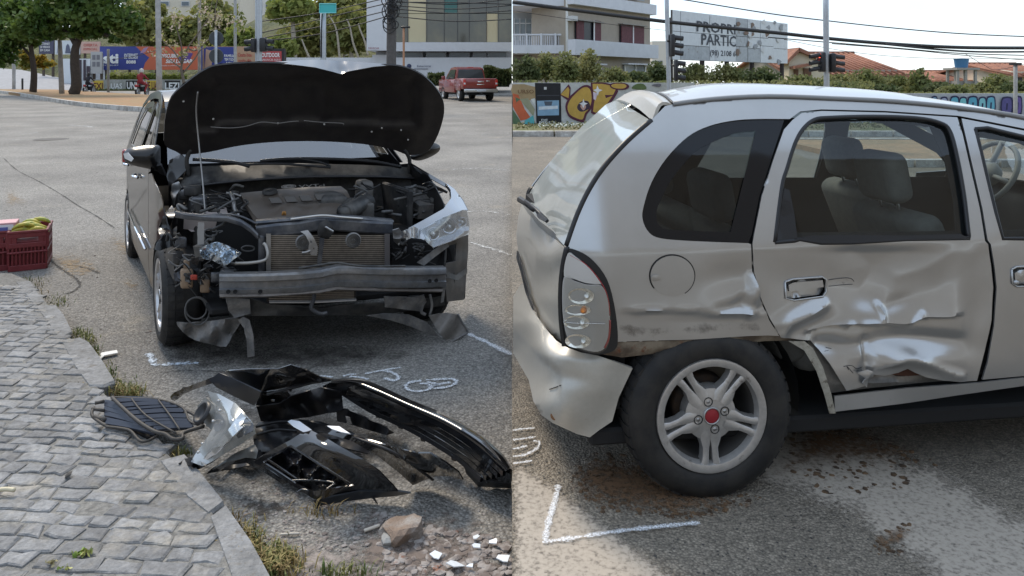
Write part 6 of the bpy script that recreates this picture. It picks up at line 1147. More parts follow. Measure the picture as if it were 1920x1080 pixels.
def far_block(label, x0, x1, y0, Y, mat, wins=()):
    o = thing('far_building', label, 'building', (*at((x0 + x1) / 2, 0, Y)[:2], zl(Y))); a, b = at(x0, y0, Y), at(x1, y0, Y)
    ob('wall', box(a[0], b[0], Y, Y + 9, zl(min(Y, 110)) - 1, a[2]), mat, o); ob('parapet', box(a[0] - .2, b[0] + .2, Y - .25, Y + 9.2, a[2] - .1, a[2] + .5), WHITE, o)
    for (wx0, wx1, wy0, wy1) in wins:
        p, q = at(wx0, wy1, Y), at(wx1, wy0, Y); w = ob('window', box(p[0], q[0], Y - .12, Y - .02, p[2], q[2]), M('far_frame', (.5, .5, .5), .6), o); ob('pane', box(p[0] + .15, q[0] - .15, Y - .18, Y - .125, p[2] + .15, q[2] - .15), M('far_pane', (.10, .12, .14), .15), w)
    return o
far_block('pale building high behind the hillside wood', 228, 450, -40, 140, BEI2, [(250, 264, 2, 10), (272, 284, 3, 11), (300, 318, 2, 12), (340, 356, 2, 12), (400, 414, 0, 10)])
far_block('cream tower block at the top left corner', -60, 30, -30, 120, M('cream_tower', (.70, .64, .55), .9), [(4, 12, 4, 16), (-20, -10, 4, 16)])
far_block('white block behind the trees, right of the pale building', 470, 512, -30, 150, M('white_block', (.72, .72, .70), .9), [(484, 492, 6, 16), (498, 505, 6, 16)])
# low graffiti wall
GW = M('grey_wall_paint', (.34, .35, .33), .9, col2=(.26, .27, .25), vs=1.5, fa=.1, fs=8)
WY = 58.
gw = ob('graffiti_wall', (lambda a, b, z: box(a[0], b[0], WY, WY + .25, zl(WY) - .5, z))(at(170, 150, WY), at(480, 150, WY), at(0, 149, WY)[2]), GW, None, label='low wall painted with white and yellow lettering behind the median', cat='wall')
GBK = M('graffiti_black', (.02, .02, .02), .8); GYE = M('graffiti_yellow', (.55, .40, .06), .8); GWH = M('graffiti_white', (.70, .72, .72), .8); GMA = M('graffiti_maroon', (.10, .02, .03), .8)
def on_wall(s, px, py, Y, hpx, wpx, mat, parent, ext=.02, bold=.02, name='lettering', shear=0.): return text(s, at(px, py, Y - .005), (1, 0, 0), (0, 0, 1), hpx * Y / F, mat, parent, name, width=wpx * Y / F, ext=ext, bold=bold, shear=shear)
for x0, x1, mt in ((174, 194, GYE), (236, 262, GBK), (272, 297, GYE), (309, 338, GBK)): ob('painted_panel', box(at(x0, 0, WY)[0], at(x1, 0, WY)[0], WY - .012, WY - .004, at(0, 168, WY)[2], at(0, 151, WY)[2]), mt, gw)
on_wall('UNS', 249, 166.5, WY, 13, 22, GWH, gw, .02, .03); on_wall('UE UA', 284, 167, WY, 14, 24, GMA, gw, .02, .03); on_wall('LEZI', 323, 166.5, WY, 12, 27, GWH, gw, .02, .03); on_wall('EXI', 184, 167, WY, 12, 18, GMA, gw, .02, .02); on_wall('RUAS', 215, 166, WY, 10, 28, GWH, gw, .008, .01)
# hoardings
BY = 62.
def hoarding(label, x0, x1, y0, y1, Y, base, posts=()):
    a, b = at(x0, y1, Y), at(x1, y0, Y); o = thing('billboard', label, 'billboard', ((a[0] + b[0]) / 2, Y, zl(Y))); ob('board', box(a[0], b[0], Y, Y + .18, a[2], b[2]), base, o)
    for x in posts: p = at(x, 0, Y)[0]; ob('post', box(p - .08, p + .08, Y + .2, Y + .36, zl(Y) - .3, b[2] - .1), M('post_brown', (.08, .06, .045), .8), o)
    return o
BLU = M('poster_blue', (.035, .05, .23), .6); ORA = M('poster_orange', (.50, .12, .055), .6); PUR = M('poster_purple', (.10, .05, .22), .6)
h1 = hoarding('long blue and orange billboard with white lettering behind the median', 187, 378, 87, 131, BY, BLU, (195, 240, 290, 340, 372))
def flat(o, pts, Y, mat, off, name='print'):
    P = np.array([at(x, y, Y - off) for x, y in pts]); return ob(name, (P, face_cam(P, [tuple(range(len(pts)))])), mat, o)
flat(h1, [(268, 131), (272, 118), (280, 108), (264, 96), (255, 87.2), (377, 87.2), (377, 130.8)], BY, ORA, .01); flat(h1, [(262, 100), (270, 90), (278, 88), (272, 98)], BY, M('poster_lilac', (.35, .22, .35), .6), .02); flat(h1, [(333, 108), (350, 98), (362, 100), (356, 112), (338, 116)], BY, PUR, .02)
on_wall('sti', 208, 118, BY, 18, 29, WHITE, h1, .03, .04); on_wall('INTERNET', 246, 105, BY, 4.5, 26, WHITE, h1, .03, .02, shear=.2); on_wall('DE VERDADE', 246, 110, BY, 4.5, 26, WHITE, h1, .03, .02, shear=.2); on_wall('8088', 246, 119, BY, 6, 18, WHITE, h1, .03, .03); on_wall('INTERNET', 208, 123.5, BY, 2.4, 30, WHITE, h1, .03, 0)
on_wall('DESCUBRA', 318, 108, BY, 7, 34, WHITE, h1, .03, .03, shear=.2); on_wall('SEU LUGAR', 336, 118, BY, 7, 50, WHITE, h1, .03, .03, shear=.2); on_wall('aproveite a velocidade', 318, 124, BY, 2.5, 44, WHITE, h1, .03, 0)
h2 = hoarding('second blue and tan billboard partly behind the round signs', 380, 482, 87, 131, BY + 1, M('poster_tan', (.42, .26, .16), .6), (384, 420, 470))
flat(h2, [(382, 88), (440, 88), (442, 130), (384, 130)], BY + 1, BLU, .01); flat(h2, [(386, 92), (400, 96), (396, 128), (384, 129)], BY + 1, M('poster_face', (.5, .32, .22), .6), .02); on_wall('FAMILIA', 431, 107, BY + 1, 5, 20, WHITE, h2, .03, .02); on_wall('TEM TUDO', 431, 114, BY + 1, 5, 20, WHITE, h2, .03, .02); on_wall('AQUI', 431, 121, BY + 1, 5, 16, WHITE, h2, .03, .02); on_wall('Cesta boa', 459, 106, BY + 1, 7, 26, M('poster_red', (.4, .05, .04), .6), h2, .03, .01); on_wall('todo dia', 459, 116, BY + 1, 6, 24, M('poster_red', (.4, .05, .04), .6), h2, .03, .01)
h3 = hoarding('small dark billboard with white lines behind the leftmost tree', 73, 100, 74, 101, 66, M('poster_dark', (.06, .06, .10), .6), (78, 96)); [on_wall(s, 85, y, 66, 4, 18, WHITE, h3, .03, .01) for s, y in (('INTERNET', 84), ('DE VERDADE', 90), ('EM CASA', 96))]
h4 = hoarding('pale billboard with two figures behind the big tree', 103, 150, 76, 102, 66, M('poster_pale', (.55, .58, .60), .6), (110, 145)); [flat(h4, [(x, 100), (x + 2, 86), (x + 5, 82), (x + 8, 86), (x + 11, 100)], 66, M('poster_skin' if x > 115 else 'poster_coat', (.10, .11, .16) if x > 115 else (.30, .33, .38), .7), .02) for x in (106, 122, 134)]
h5 = hoarding('pinkish billboard right of the big tree trunk', 152, 187, 78, 100, 66, M('poster_pink', (.52, .34, .28), .7), (156, 184)); on_wall('OFERTA', 170, 87, 66, 5, 26, M('poster_red', (.4, .05, .04), .6), h5, .02, .01); on_wall('ESPECIAL', 170, 94, 66, 4, 26, M('poster_red', (.4, .05, .04), .6), h5, .02, .01)
# striped shop front and white kiosk
sh1 = thing('kiosk', 'white boxy kiosk with dark vertical stripes behind the big tree', 'kiosk', (*at(142, 0, 60)[:2], zl(60)))
a, b = at(117, 152, 60), at(169, 110, 60); ob('body', box(a[0], b[0], 60, 63, zl(60) - .2, b[2]), M('kiosk_white', (.66, .70, .74), .6), sh1)
for x0, x1 in ((146, 153), (157, 161), (163, 169)): p, q = at(x0, 151, 60), at(x1, 112 if x0 < 160 else 124, 60); ob('stripe', box(p[0], q[0], 59.93, 59.99, p[2], q[2]), M('kiosk_stripe', (.05, .035, .05), .6), sh1)
sg = hoarding('small grey notice board beside the long billboard', 170, 190, 97, 138, 60, M('notice_grey', (.42, .42, .42), .7), (173, 187)); [flat(sg, [(x, y), (x + 6, y), (x + 6, y + 9), (x, y + 9)], 60, M('notice_dark', (.18, .18, .2), .7), .02) for x in (173, 181) for y in (103, 116)]
# posts and poles
CONC = M('concrete_pole', (.40, .40, .39), .85, fa=.12, fs=10, col2=(.32, .32, .31), vs=2); WOODP = M('weathered_pole', (.30, .27, .23), .9, fa=.2, fs=8, col2=(.22, .20, .18), vs=2); GALV = M('galvanised_pole', (.42, .44, .46), .45, .6, fa=.1, fs=10)
pole('utility_pole', 'weathered wooden pole between the two trees', 116, 74, 180, .16, WOODP, lean=-4, r2=.12); pole('street_pole', 'thin pale pole left of the leftmost tree', 26, 88, 171, .12, CONC, lean=0); pole('bollard', 'short dark post beside the leftmost tree trunk', 42, 147, 172, .07, BLACK, cat='post')
pole('lamp_post', 'tall grey concrete lamp post behind the black car', 299, -60, 186, .16, CONC, lean=-4, r2=.13); pole('utility_pole', 'dark wooden pole behind the flowering tree', 374, -40, 0, .12, WOODP, Y=56); pole('street_pole', 'slim grey pole right of the round signs', 441, -40, 0, .10, CONC, Y=52); pole('street_pole', 'dark post in front of the blue billboard', 203, 92, 0, .09, WOODP, Y=54)
tp = pole('traffic_pole', 'blue-grey traffic light pole behind the bonnet', 485, -60, 0, .10, GALV, Y=22)
sp = pole('sign_pole', 'grey pole carrying a teal street name plate', 606, 20, 0, .10, GALV, Y=26); 
ob('name_plate', box(at(599, 0, 25.8)[0], at(630, 0, 25.8)[0], 25.78, 25.82, at(0, 24, 25.8)[2], at(0, 7, 25.8)[2]), M('teal_plate', (.05, .42, .42), .5), sp); ob('plate_rim', tube([at(x, y, 25.77) for x, y in ((599, 24), (630, 24), (630, 7), (599, 7))], .02, 6, True), M('teal_rim', (.2, .6, .6), .5), sp); ob('cable_clip', tube([at(602, 108, 25.9), at(602.5, 60, 25.9), at(604, 26, 25.9)], .025, 6), BLACK, sp, True)
rsn = pole('road_sign', 'pair of round signs on a thin post, seen from behind', 405, 56, 0, .035, GALV, Y=20, cat='road sign')
for y in (72, 105): ob('sign_disc', lathe([(0, -.015), (.19, -.015), (.2, 0), (.19, .015), (0, .015)], at(405.5, y, 20.1), (0, 1, 0), 26), M('sign_back', (.045, .05, .055), .6), rsn, True, auto=40)
def signal(label, px0, px1, py0, py1, Y, pole_o, n=3, facing=-1, lit=None, back=True):
    """a signal head; facing -1/1: visors to the left/right"""
    o = thing('traffic_light', label, 'traffic light', (*at((px0 + px1) / 2, 0, Y)[:2], at(0, py1, Y)[2])); a, b = at(px0, py1, Y), at(px1, py0, Y)
    ob('housing', (lambda vf: vf)(bbox(a[0], b[0], Y - .12, Y + .12, a[2], b[2], .03, 2)), BLACK, o, True, auto=40); h = (b[2] - a[2]) / n
    for i in range(n):
        zc = b[2] - h * (i + .5); xs = a[0] if facing < 0 else b[0]; vis = lathe([(.40 * h, 0), (.42 * h, .20), (.40 * h, .20), (.38 * h, 0)], (xs, Y, zc), (facing, 0, -.15), 16, xdir=(0, 0, 1), a0=-2.2, a1=2.2); ob('visor', vis, BLACK, o, True)
        ob('lens', lathe([(0, .03), (.25 * h, .02), (.36 * h, 0)], (xs, Y, zc), (facing, 0, 0), 16), M('lens_red_lit', (.9, .08, .04), .3, emit=2.) if lit == i else M('lens_dark', (.03, .02, .02), .2), o, True)
    ob('bracket', tube([(xs_, Y + .05, b[2] - .15) for xs_ in (a[0] - .05, b[0] + .05)], .03, 6), BLACK, o, True)
    return o
signal('black traffic light left of the blue-grey pole, seen from behind', 472, 480, 72, 98, 21.9, tp, 2, -1); signal('black traffic light right of the blue-grey pole', 489, 500, 71, 97, 21.9, tp, 2, 1)
rb = hoarding('black framed red sign reading OUTDOOR behind the bonnet', 478, 533, 91, 118, 30, BLACK, (484, 528)); flat(rb, [(480, 96), (528, 96), (528, 118), (480, 118)], 30, M('outdoor_red', (.42, .06, .06), .6), .02); on_wall('OUTDOOR', 508, 107, 30, 8, 34, WHITE, rb, .03, .03); on_wall('ANUNCIE AQUI', 508, 114, 30, 4, 36, WHITE, rb, .03, 0.)
bp_ = pole('utility_pole', 'thick dark utility pole wrapped in coiled cables before the glass building', 733, -60, 0, .20, M('dark_wood_pole', (.10, .09, .085), .9, fa=.2, fs=10), Y=30, r2=.19, lean=2)
rw_ = random.Random(9)
for i in range(16): c = at(734 + rw_.uniform(-8, 8), rw_.uniform(-5, 48), 29.7); rr = rw_.uniform(.12, .26); ob('cable_coil', tube([c + np.array([rr * math.cos(a), rw_.uniform(-.05, .05), rr * 1.2 * math.sin(a)]) for a in np.linspace(0, 6.2, 14)], .022, 5), M('hose_black', (.012, .012, .013), .5), bp_, True)
def cable(label, pts, r, mat=None, group='overhead cables on the left'):
    P = [at(*p) for p in sm(pts, False, 8)]; return ob('overhead_cable', tube(P, r, 5), mat or M('cable_black', (.02, .02, .022), .6), None, True, label=label, cat='cable', group=group)
for lab, pts in (('second of the four cables running left from the thick utility pole', [(488, 62, 29), (600, 36, 29.5), (735, 4, 30)]), ('third of the four cables running left from the thick utility pole', [(488, 72, 29), (600, 50, 29.5), (735, 18, 30)]), ('lowest of the four cables running left from the thick utility pole', [(500, 76, 29), (610, 62, 29.5), (735, 28, 30)]), ('topmost of the four cables running left from the thick utility pole', [(490, 40, 29), (600, 24, 29.5), (735, -6, 30)]),
                 ('topmost cable before the glass front, rising at the right', [(735, 2, 30), (850, 8, 30), (959, -2, 30)]), ('third cable from the top before the glass front', [(735, 10, 30), (850, 17, 30), (959, 10, 30)]), ('fourth cable from the top before the glass front', [(735, 16, 30), (850, 25, 30), (959, 20, 30)]), ('lowest cable before the glass front', [(735, 30, 30), (850, 40, 30), (959, 36, 30)]), ('second cable from the top before the glass front, nearly straight', [(735, 4, 30), (860, 5, 30), (959, 8, 30)]), ('single cable crossing the blue billboard', [(210, 112, 54), (260, 104, 54), (300, 92, 54)])): cable(lab, pts, .022)
# glass-fronted building ------------------------------------------------------
GB = thing('glass_building', 'white commercial building with a dark glass front behind the pickup', 'building', (*at(830, 0, 52)[:2], zl(52))); gY = 52.
GBW = M('building_white', (.62, .64, .67), .7, fa=.04, fs=3); GBG = M('mirror_glass_front', (.05, .045, .035), .08, .3, spec=1., fcol=(.12, .10, .06), flo=.45, fhi=.7, fvs=.25)
def gbox(name, x0, x1, y0, y1, d0, d1, mat, par=GB): a, b = at(x0, y1, gY), at(x1, y0, gY); return ob(name, box(a[0], b[0], gY - d1, gY - d0, a[2], b[2]), mat, par)
X1 = 959.6
gbox('end_wall', 690, 735, -60, 95, -6, .5, GBW); gbox('wall', 735, X1, -60, 82, -6, -.4, M('building_inner', (.10, .09, .08), .8)); gbox('band', 735, X1, 80, 96.5, -.5, .6, GBW); gbox('base_wall', 735, X1, 108, 150, -6, .2, GBW); gbox('lower_wall', 700, X1, 96, 150, -7, -1.0, M('shade_wall', (.42, .43, .45), .8))
pan = [735, 765, 800, 833, 858, 880, 912, 934, X1]
for i in range(len(pan) - 1):
    for (y0, y1) in ((-60, 25), (26, 79)):
        mt = {1: M('glass_cream', (.55, .48, .30), .3), 3: M('glass_teal', (.03, .10, .09), .1, .3)}.get(i if y0 < 0 else -1, GBG)
        if y0 > 0 and i in (1, 6): mt = M('glass_cream', (.55, .48, .30), .3)
        gbox('facade_pane', pan[i] + .7, pan[i + 1] - .7, y0, y1, .0, .06, mt)
for x in pan[1:-1]: gbox('mullion', x - .6, x + .6, -60, 80, -.05, .12, M('mullion_dark', (.06, .06, .06), .4))
for x0, x1 in ((742, 792), (798, 836), (842, 880), (886, 912), (914, 950)): w_ = gbox('window', x0, x1, 97.5, 107.5, -.7, -.3, M('low_window_frame', (.35, .36, .37), .5)); a, b = at(x0 + 1.5, 106.5, gY), at(x1 - 1.5, 98.5, gY); ob('pane', box(a[0], b[0], gY + .26, gY + .295, a[2], b[2]), M('far_pane', (.10, .12, .14), .15), w_)
on_wall('Estacione', 795, 125.5, 51.7, 3.6, 26, M('sign_navy', (.03, .04, .10), .6), GB, .03, .01); ob('sign_emblem', lathe([(0, .03), (.14, .03), (.16, 0)], at(767, 124, 51.78), (0, -1, 0), 16), M('sign_navy', (.03, .04, .10), .6), GB, True); on_wall('DRIVECAR', 701, 92, 51.4, 3.4, 20, M('sign_maroon', (.25, .03, .05), .6), GB, .03, .01); ob('sign_line', box(at(775, 0, 51.7)[0], at(802, 0, 51.7)[0], 51.74, 51.78, at(0, 129.5, 51.7)[2], at(0, 128.7, 51.7)[2]), M('sign_navy', (.03, .04, .10), .6), GB)
ob('boundary_wall', box(at(525, 0, 54)[0], at(735, 0, 54)[0], 54, 54.3, zl(54) - .3, at(0, 108, 54)[2]), GBW, None, label='long white boundary wall left of the glass building', cat='wall'); ob('gate_block', box(at(700, 0, 53)[0], at(727, 0, 53)[0], 52.55, 52.9, zl(53) - .3, at(0, 103, 53)[2]), GBW, None, label='white gate pillar where the boundary wall meets the building', cat='pillar')
lampc = pole('street_lamp', 'thin orange-brown lamp standard in front of the glass front', 757, 52, 0, .07, M('rusty_orange', (.45, .24, .14), .7), Y=48, cat='lamp post'); ob('lamp_head', xf(bbox(-.3, .3, -.12, .12, -.06, .06, .03, 1), lambda p: at(760, 51, 48) + p), BLACK, lampc, True)
# trees ---------------------------------------------------------------------------
LEAFM = [M('almond_leaf', (.055, .11, .02), .55, col2=(.13, .19, .04), vs=.8, lo=.42, hi=.6, leaf=.4), M('olive_leaf', (.15, .17, .045), .7, col2=(.28, .27, .085), vs=.5, leaf=.45), M('autumn_leaf', (.38, .26, .04), .7, col2=(.18, .20, .04), vs=1.2, leaf=.45), M('pale_blossom', (.62, .50, .42), .7, col2=(.30, .30, .10), vs=2., leaf=.3), M('hedge_leaf', (.05, .08, .022), .7, col2=(.11, .13, .04), vs=3., leaf=.3), M('fresh_leaf', (.17, .22, .045), .7, col2=(.30, .32, .09), vs=.8, leaf=.45)]
BARK = M('dark_bark', (.055, .042, .032), .95, fa=.25, fs=8, bump=.6, bs=14, bd=.03); BARKP = M('pale_bark', (.34, .30, .24), .9, fa=.2, fs=6)
def tree(name, label, Y, trunk, blobs, n, leaf, mat, limbs=(), bark=BARK, base=None, r0=.2, cat='tree', group=None, seed=1, shell=.55, leafs2=None, spread=.38):
    rng = np.random.default_rng(seed); b = at(trunk[0][0], trunk[0][1], Y)
    if base is not None: b[2] = base
    o = thing(name, label, cat, b, group); P = [at(x, y, Y) for x, y in sm(trunk, False, 4)]; P[0] = b
    ob('trunk', tube(P, np.linspace(r0, r0 * .55, len(P)), 9), bark, o, True)
    for ln in limbs: L_ = [at(x, y, Y + (d if d else 0)) for x, y, d in sm(ln, False, 4)]; ob('limb', tube(L_, np.linspace(r0 * .5, r0 * .12, len(L_)), 6), bark, o, True)
    tot = sum(rx * ry for *_, rx, ry in blobs); C_ = []
    for (x, y, rx, ry) in blobs:
        k = max(8, int(n * rx * ry / tot)); d = rng.normal(size=(k, 3)); d /= np.linalg.norm(d, axis=1)[:, None]; rr = rng.random(k) ** (1 / (3 + 3 * shell))
        # leaves gather in tufts so that sky shows between them
        tuft = rng.normal(size=(max(3, k // 26), 3)); tuft /= np.linalg.norm(tuft, axis=1)[:, None]; ti = rng.integers(0, len(tuft), k); d = d * spread + tuft[ti] * (.75 if spread < .5 else .45)
        s = Y / F; c = at(x, y, Y); C_.append(c + d * rr[:, None] * np.array([rx * s, (rx + ry) * .5 * s, ry * s]))
    C_ = np.concatenate(C_); C_ = C_[(C_[:, 0] < -.15) | (b[0] > 0)]; ob('crown', leaf_mesh(C_, leaf, rng, .75), mat, o, kind='stuff' if False else None)
    if leafs2: ob('blossom', leaf_mesh(C_[:: leafs2[2]] + rng.normal(0, .12, (len(C_[:: leafs2[2]]), 3)), leafs2[0], rng, .9), leafs2[1], o)
    return o
tree('almond_tree', 'broad dark green tree with leaning trunk on the median', 45, [(135, 180), (143, 160), (140, 120), (141, 92), (147, 76)], [(150, 28, 75, 34), (100, 22, 60, 32), (205, 30, 56, 28), (240, 42, 30, 22), (150, -10, 100, 26), (95, 58, 34, 18), (190, 62, 30, 12), (218, 72, 14, 10), (165, 60, 40, 14), (60, 50, 44, 26)], 9000, .17, LEAFM[0], [[(147, 76, 0), (160, 66, 0), (185, 62, 0), (215, 50, 0)], [(143, 85, 0), (125, 60, 0), (95, 45, .5)], [(147, 76, 0), (150, 50, 0), (165, 25, .3)], [(185, 62, 0), (205, 68, 0), (218, 74, 0)]], base=gl(135, 180)[2] + .14, r0=.34, seed=2)
tree('almond_tree', 'smaller tree at the far left with some yellowing leaves', 48, [(62, 174), (64, 140), (61, 110), (57, 80)], [(22, 60, 42, 36), (50, 40, 50, 30), (8, 100, 26, 26), (40, 20, 50, 26), (70, 78, 20, 12)], 5200, .17, LEAFM[0], [[(61, 110, 0), (40, 85, 0), (20, 65, 0)], [(57, 80, 0), (66, 60, 0), (75, 40, .3)]], base=gl(62, 174)[2] + .14, r0=.22, seed=3)
tree('bush', 'yellow-green low crown hanging beside the leftmost trunk', 50, [(66, 165), (66, 140), (66, 120)], [(50, 118, 22, 11), (84, 120, 22, 9), (45, 104, 20, 10), (68, 108, 18, 8)], 900, .16, LEAFM[2], base=gl(66, 172)[2], r0=.08, seed=4)
brs = [[(341, 120, 0), (325, 95, .3), (308, 80, .4), (300, 62, .6)], [(341, 120, 0), (352, 90, .2), (372, 62, .3), (392, 30, .2), (398, 0, 0)], [(340, 128, 0), (318, 112, .4), (298, 104, .6)], [(341, 120, 0), (340, 85, -.3), (330, 50, -.3), (322, 22, 0)], [(352, 90, .2), (365, 95, .3), (380, 84, .2), (405, 60, 0), (420, 30, 0)], [(345, 135, 0), (365, 110, .4), (378, 92, .4), (395, 90, .3)], [(405, 60, 0), (404, 20, 0), (410, -10, 0)]]
tree('flowering_tree', 'sparse tree with pale blossoms before the orange billboard', 50, [(346, 168), (344, 150), (340, 132), (341, 120)], [(310, 78, 26, 22), (335, 45, 28, 30), (380, 30, 34, 34), (410, 50, 26, 34), (372, 80, 30, 16), (300, 100, 22, 12), (440, 40, 22, 30), (340, 95, 22, 18)], 560, .10, LEAFM[3], brs, bark=M('grey_branch', (.16, .13, .10), .9), base=gl(346, 170)[2], r0=.12, seed=5, shell=1., leafs2=(.09, LEAFM[5], 3))
WOODG = 'trees of the wood behind the billboards'
for i, (x, y, rx, ry, Y, n, m_, lab) in enumerate(((255, 45, 40, 42, 74, 2600, 1, 'olive tree of the wood, directly right of the broad dark tree'), (330, 62, 60, 34, 76, 3200, 1, 'wide olive crown of the wood above the orange billboard'), (405, 40, 48, 46, 78, 3200, 1, 'tall olive tree of the wood behind the round signs'), (455, 78, 34, 30, 72, 2200, 5, 'pale green tree of the wood left of the traffic pole'),
        (545, 15, 42, 30, 70, 2800, 5, 'sunlit yellow-green tree of the wood left of the teal plate'), (575, 75, 60, 40, 76, 3000, 1, 'broad olive tree of the wood behind the teal plate pole'), (655, 55, 46, 50, 72, 3000, 1, 'olive tree of the wood against the white end wall'), (640, 10, 60, 28, 78, 2400, 1, 'high olive tree of the wood left of the white wall'), (525, 90, 30, 24, 66, 1600, 5, 'low bright green tree of the wood above the red sign'), (275, 15, 34, 22, 84, 1500, 1, 'small olive crown of the wood near the tall lamp post'))):
    tree('wood_tree', lab, Y, [(x + 8, 118), (x + 4, y + ry), (x, y)], [(x, y, rx, ry), (x - rx * .45, y + ry * .35, rx * .6, ry * .6), (x + rx * .45, y + ry * .25, rx * .6, ry * .65), (x + rx * .1, y - ry * .45, rx * .6, ry * .5)], n, .30, LEAFM[m_], base=1.0, r0=.25, bark=BARKP, group=WOODG, seed=20 + i)
for i, (pts, lab) in enumerate((([(637, 112), (633, 70), (628, 48), (616, 28)], 'pale bent bare trunk rising right of the teal plate'), ([(672, 108), (662, 80), (656, 50), (650, 36)], 'thin pale leaning trunk near the white end wall'), ([(690, 104), (684, 78), (676, 58), (672, 44)], 'thin pale trunk touching the white end wall'), ([(580, 108), (572, 90), (566, 74)], 'short pale stem low in the wood'))):
    ob('bare_trunk', tube([at(x, y, 64) for x, y in sm(pts, False, 5)], np.linspace(.10, .05, 5 * (len(pts) - 1) + 1), 6), BARKP, None, True, label=lab, cat='tree trunk')
def hedge(label, x0, x1, y0, y1, Y, n, mat, seed):
    rng = np.random.default_rng(seed); a, b = at(x0, y1, Y), at(x1, y0, Y); C_ = np.c_[rng.uniform(a[0], b[0], n), rng.uniform(Y - .5, Y + .5, n), a[2] + (b[2] - a[2]) * rng.random(n) ** .7]; C_[:, 2] += .12 * np.sin(C_[:, 0] * 3)
    o = thing('hedge', label, 'hedge', ((a[0] + b[0]) / 2, Y, a[2])); ob('foliage', leaf_mesh(C_, .10, rng, .8), mat, o); ob('stems', box(a[0] + .1, b[0] - .1, Y - .3, Y + .3, a[2] - .2, b[2] - .3), M('hedge_core', (.018, .022, .01), .95), o); return o
hedge('clipped dark hedge right of the red pickup', 908, 958, 127, 157, 47, 3000, LEAFM[4], 1); hedge('low hedge left of the red pickup', 803, 832, 135, 155, 46, 900, LEAFM[4], 2)
rngv = np.random.default_rng(6); vc = np.array([at(rngv.uniform(200, 350), 149 - abs(rngv.normal(0, 5)), 58.6) for _ in range(1400)]); ob('wall_creeper', leaf_mesh(vc, .13, rngv), LEAFM[5], None, kind='stuff')
vc = np.array([at(rngv.uniform(170, 340), 171 + rngv.normal(0, 1.5), 57) for _ in range(900)]); vc[:, 2] = np.maximum(vc[:, 2], zl(57)); ob('verge_grass', leaf_mesh(vc, .12, rngv), LEAFM[4], None, kind='stuff')
# manhole
ob('manhole_cover', lathe([(0, .006), (.36, .006), (.38, 0)], gl(97, 261), (0, 0, 1), 28), M('iron_dark', (.03, .03, .03), .7), None, label='dark round manhole cover far out on the road', cat='manhole')
# red pickup ---------------------------------------------------------------------
pk0 = gl(901, 190.5); PF = np.array([-.34, .94, 0]); PF /= np.linalg.norm(PF); PR = np.array([PF[1], -PF[0], 0])
pq = lambda p: pk0 + p[0] * PR + p[1] * PF + np.array([0, 0, p[2] + .02])
pkp = thing('red_pickup', 'dark red pickup truck driving away at the right', 'pickup truck', pk0); RED = M('dark_red_paint', (.24, .026, .022), .3, coat=.8); 
pb = lambda nm, *a, mat=RED, par=pkp, c=.05, s=2: ob(nm, xf(bbox(*a, c, s), pq), mat, par, True, auto=45)
def prism(nm, secs, mat, par=pkp):   # (y, z) outline swept across x0..x1 with a taper
    (x0, x1), out = secs; n = len(out); V = [pq((x0 * k, y, z)) for (y, z, k) in out] + [pq((x1 * k, y, z)) for (y, z, k) in out]
    return ob(nm, (np.array(V), [tuple(range(n - 1, -1, -1)), tuple(range(n, 2 * n))] + [(i, (i + 1) % n, (i + 1) % n + n, i + n) for i in range(n)]), mat, par)
bed = pb('load_bed', -.92, .92, .05, 1.75, .62, 1.18); pb('tailgate', -.86, .86, -.02, .06, .66, 1.16, par=bed, c=.03); pb('bed_floor_dark', -.80, .80, .1, 1.7, 1.15, 1.19, mat=BLACK, par=bed, c=.01); pb('body', -.92, .92, 1.75, 5.1, .42, 1.12)
cab = prism('cab', ((-.84, .84), [(1.75, 1.10, 1), (1.85, 1.72, .86), (2.3, 1.80, .84), (3.2, 1.76, .84), (4.0, 1.12, 1)]), RED)
prism('rear_window', ((-.74, .74), [(1.735, 1.20, 1), (1.80, 1.66, .88), (1.84, 1.66, .88), (1.775, 1.20, 1)]), M('pickup_glass', (.05, .06, .065), .08), cab)
for sx in (-1, 1):
    V = [pq((sx * .855 * k, y, z)) for y, z, k in ((2.0, 1.16, 1), (2.05, 1.66, .885), (3.1, 1.66, .885), (3.75, 1.16, 1))]; ob('side_window', (np.array(V), [(0, 1, 2, 3)]), M('pickup_glass', (.05, .06, .065), .08), cab)
    pb('tail_lamp', sx * .86 - .07, sx * .86 + .07, -.03, .02, .78, 1.12, mat=M('pickup_lamp', (.55, .03, .02), .3), c=.02); pb('lamp_white', sx * .86 - .05, sx * .86 + .05, -.036, .0, .86, .96, mat=M('lens_white', (.7, .7, .7), .15), c=.01); pb('door_mirror', sx * 1.05 - .1, sx * 1.05 + .1, 3.5, 3.6, 1.1, 1.32, c=.03)
    for y in (.95, 4.15):
        cw_ = pq((sx * .92, y, .38)); wv = ob('wheel', lathe([(.22, -.03), (.24, .0), (.33, .01), (.38, -.03), (.39, -.06), (.39, -.2), (.36, -.25), (.2, -.25)], cw_, PR * sx, 26), RUBBER, pkp, True); ob('rim', lathe([(0, -.02), (.08, -.01), (.1, -.04), (.2, -.03), (.235, .0)], cw_, PR * sx, 20), ALLOY, wv, True)
    pb('wheel_arch', sx * .93 - .02, sx * .93 + .02, .50, 1.40, .55, .86, mat=RED, c=.02)
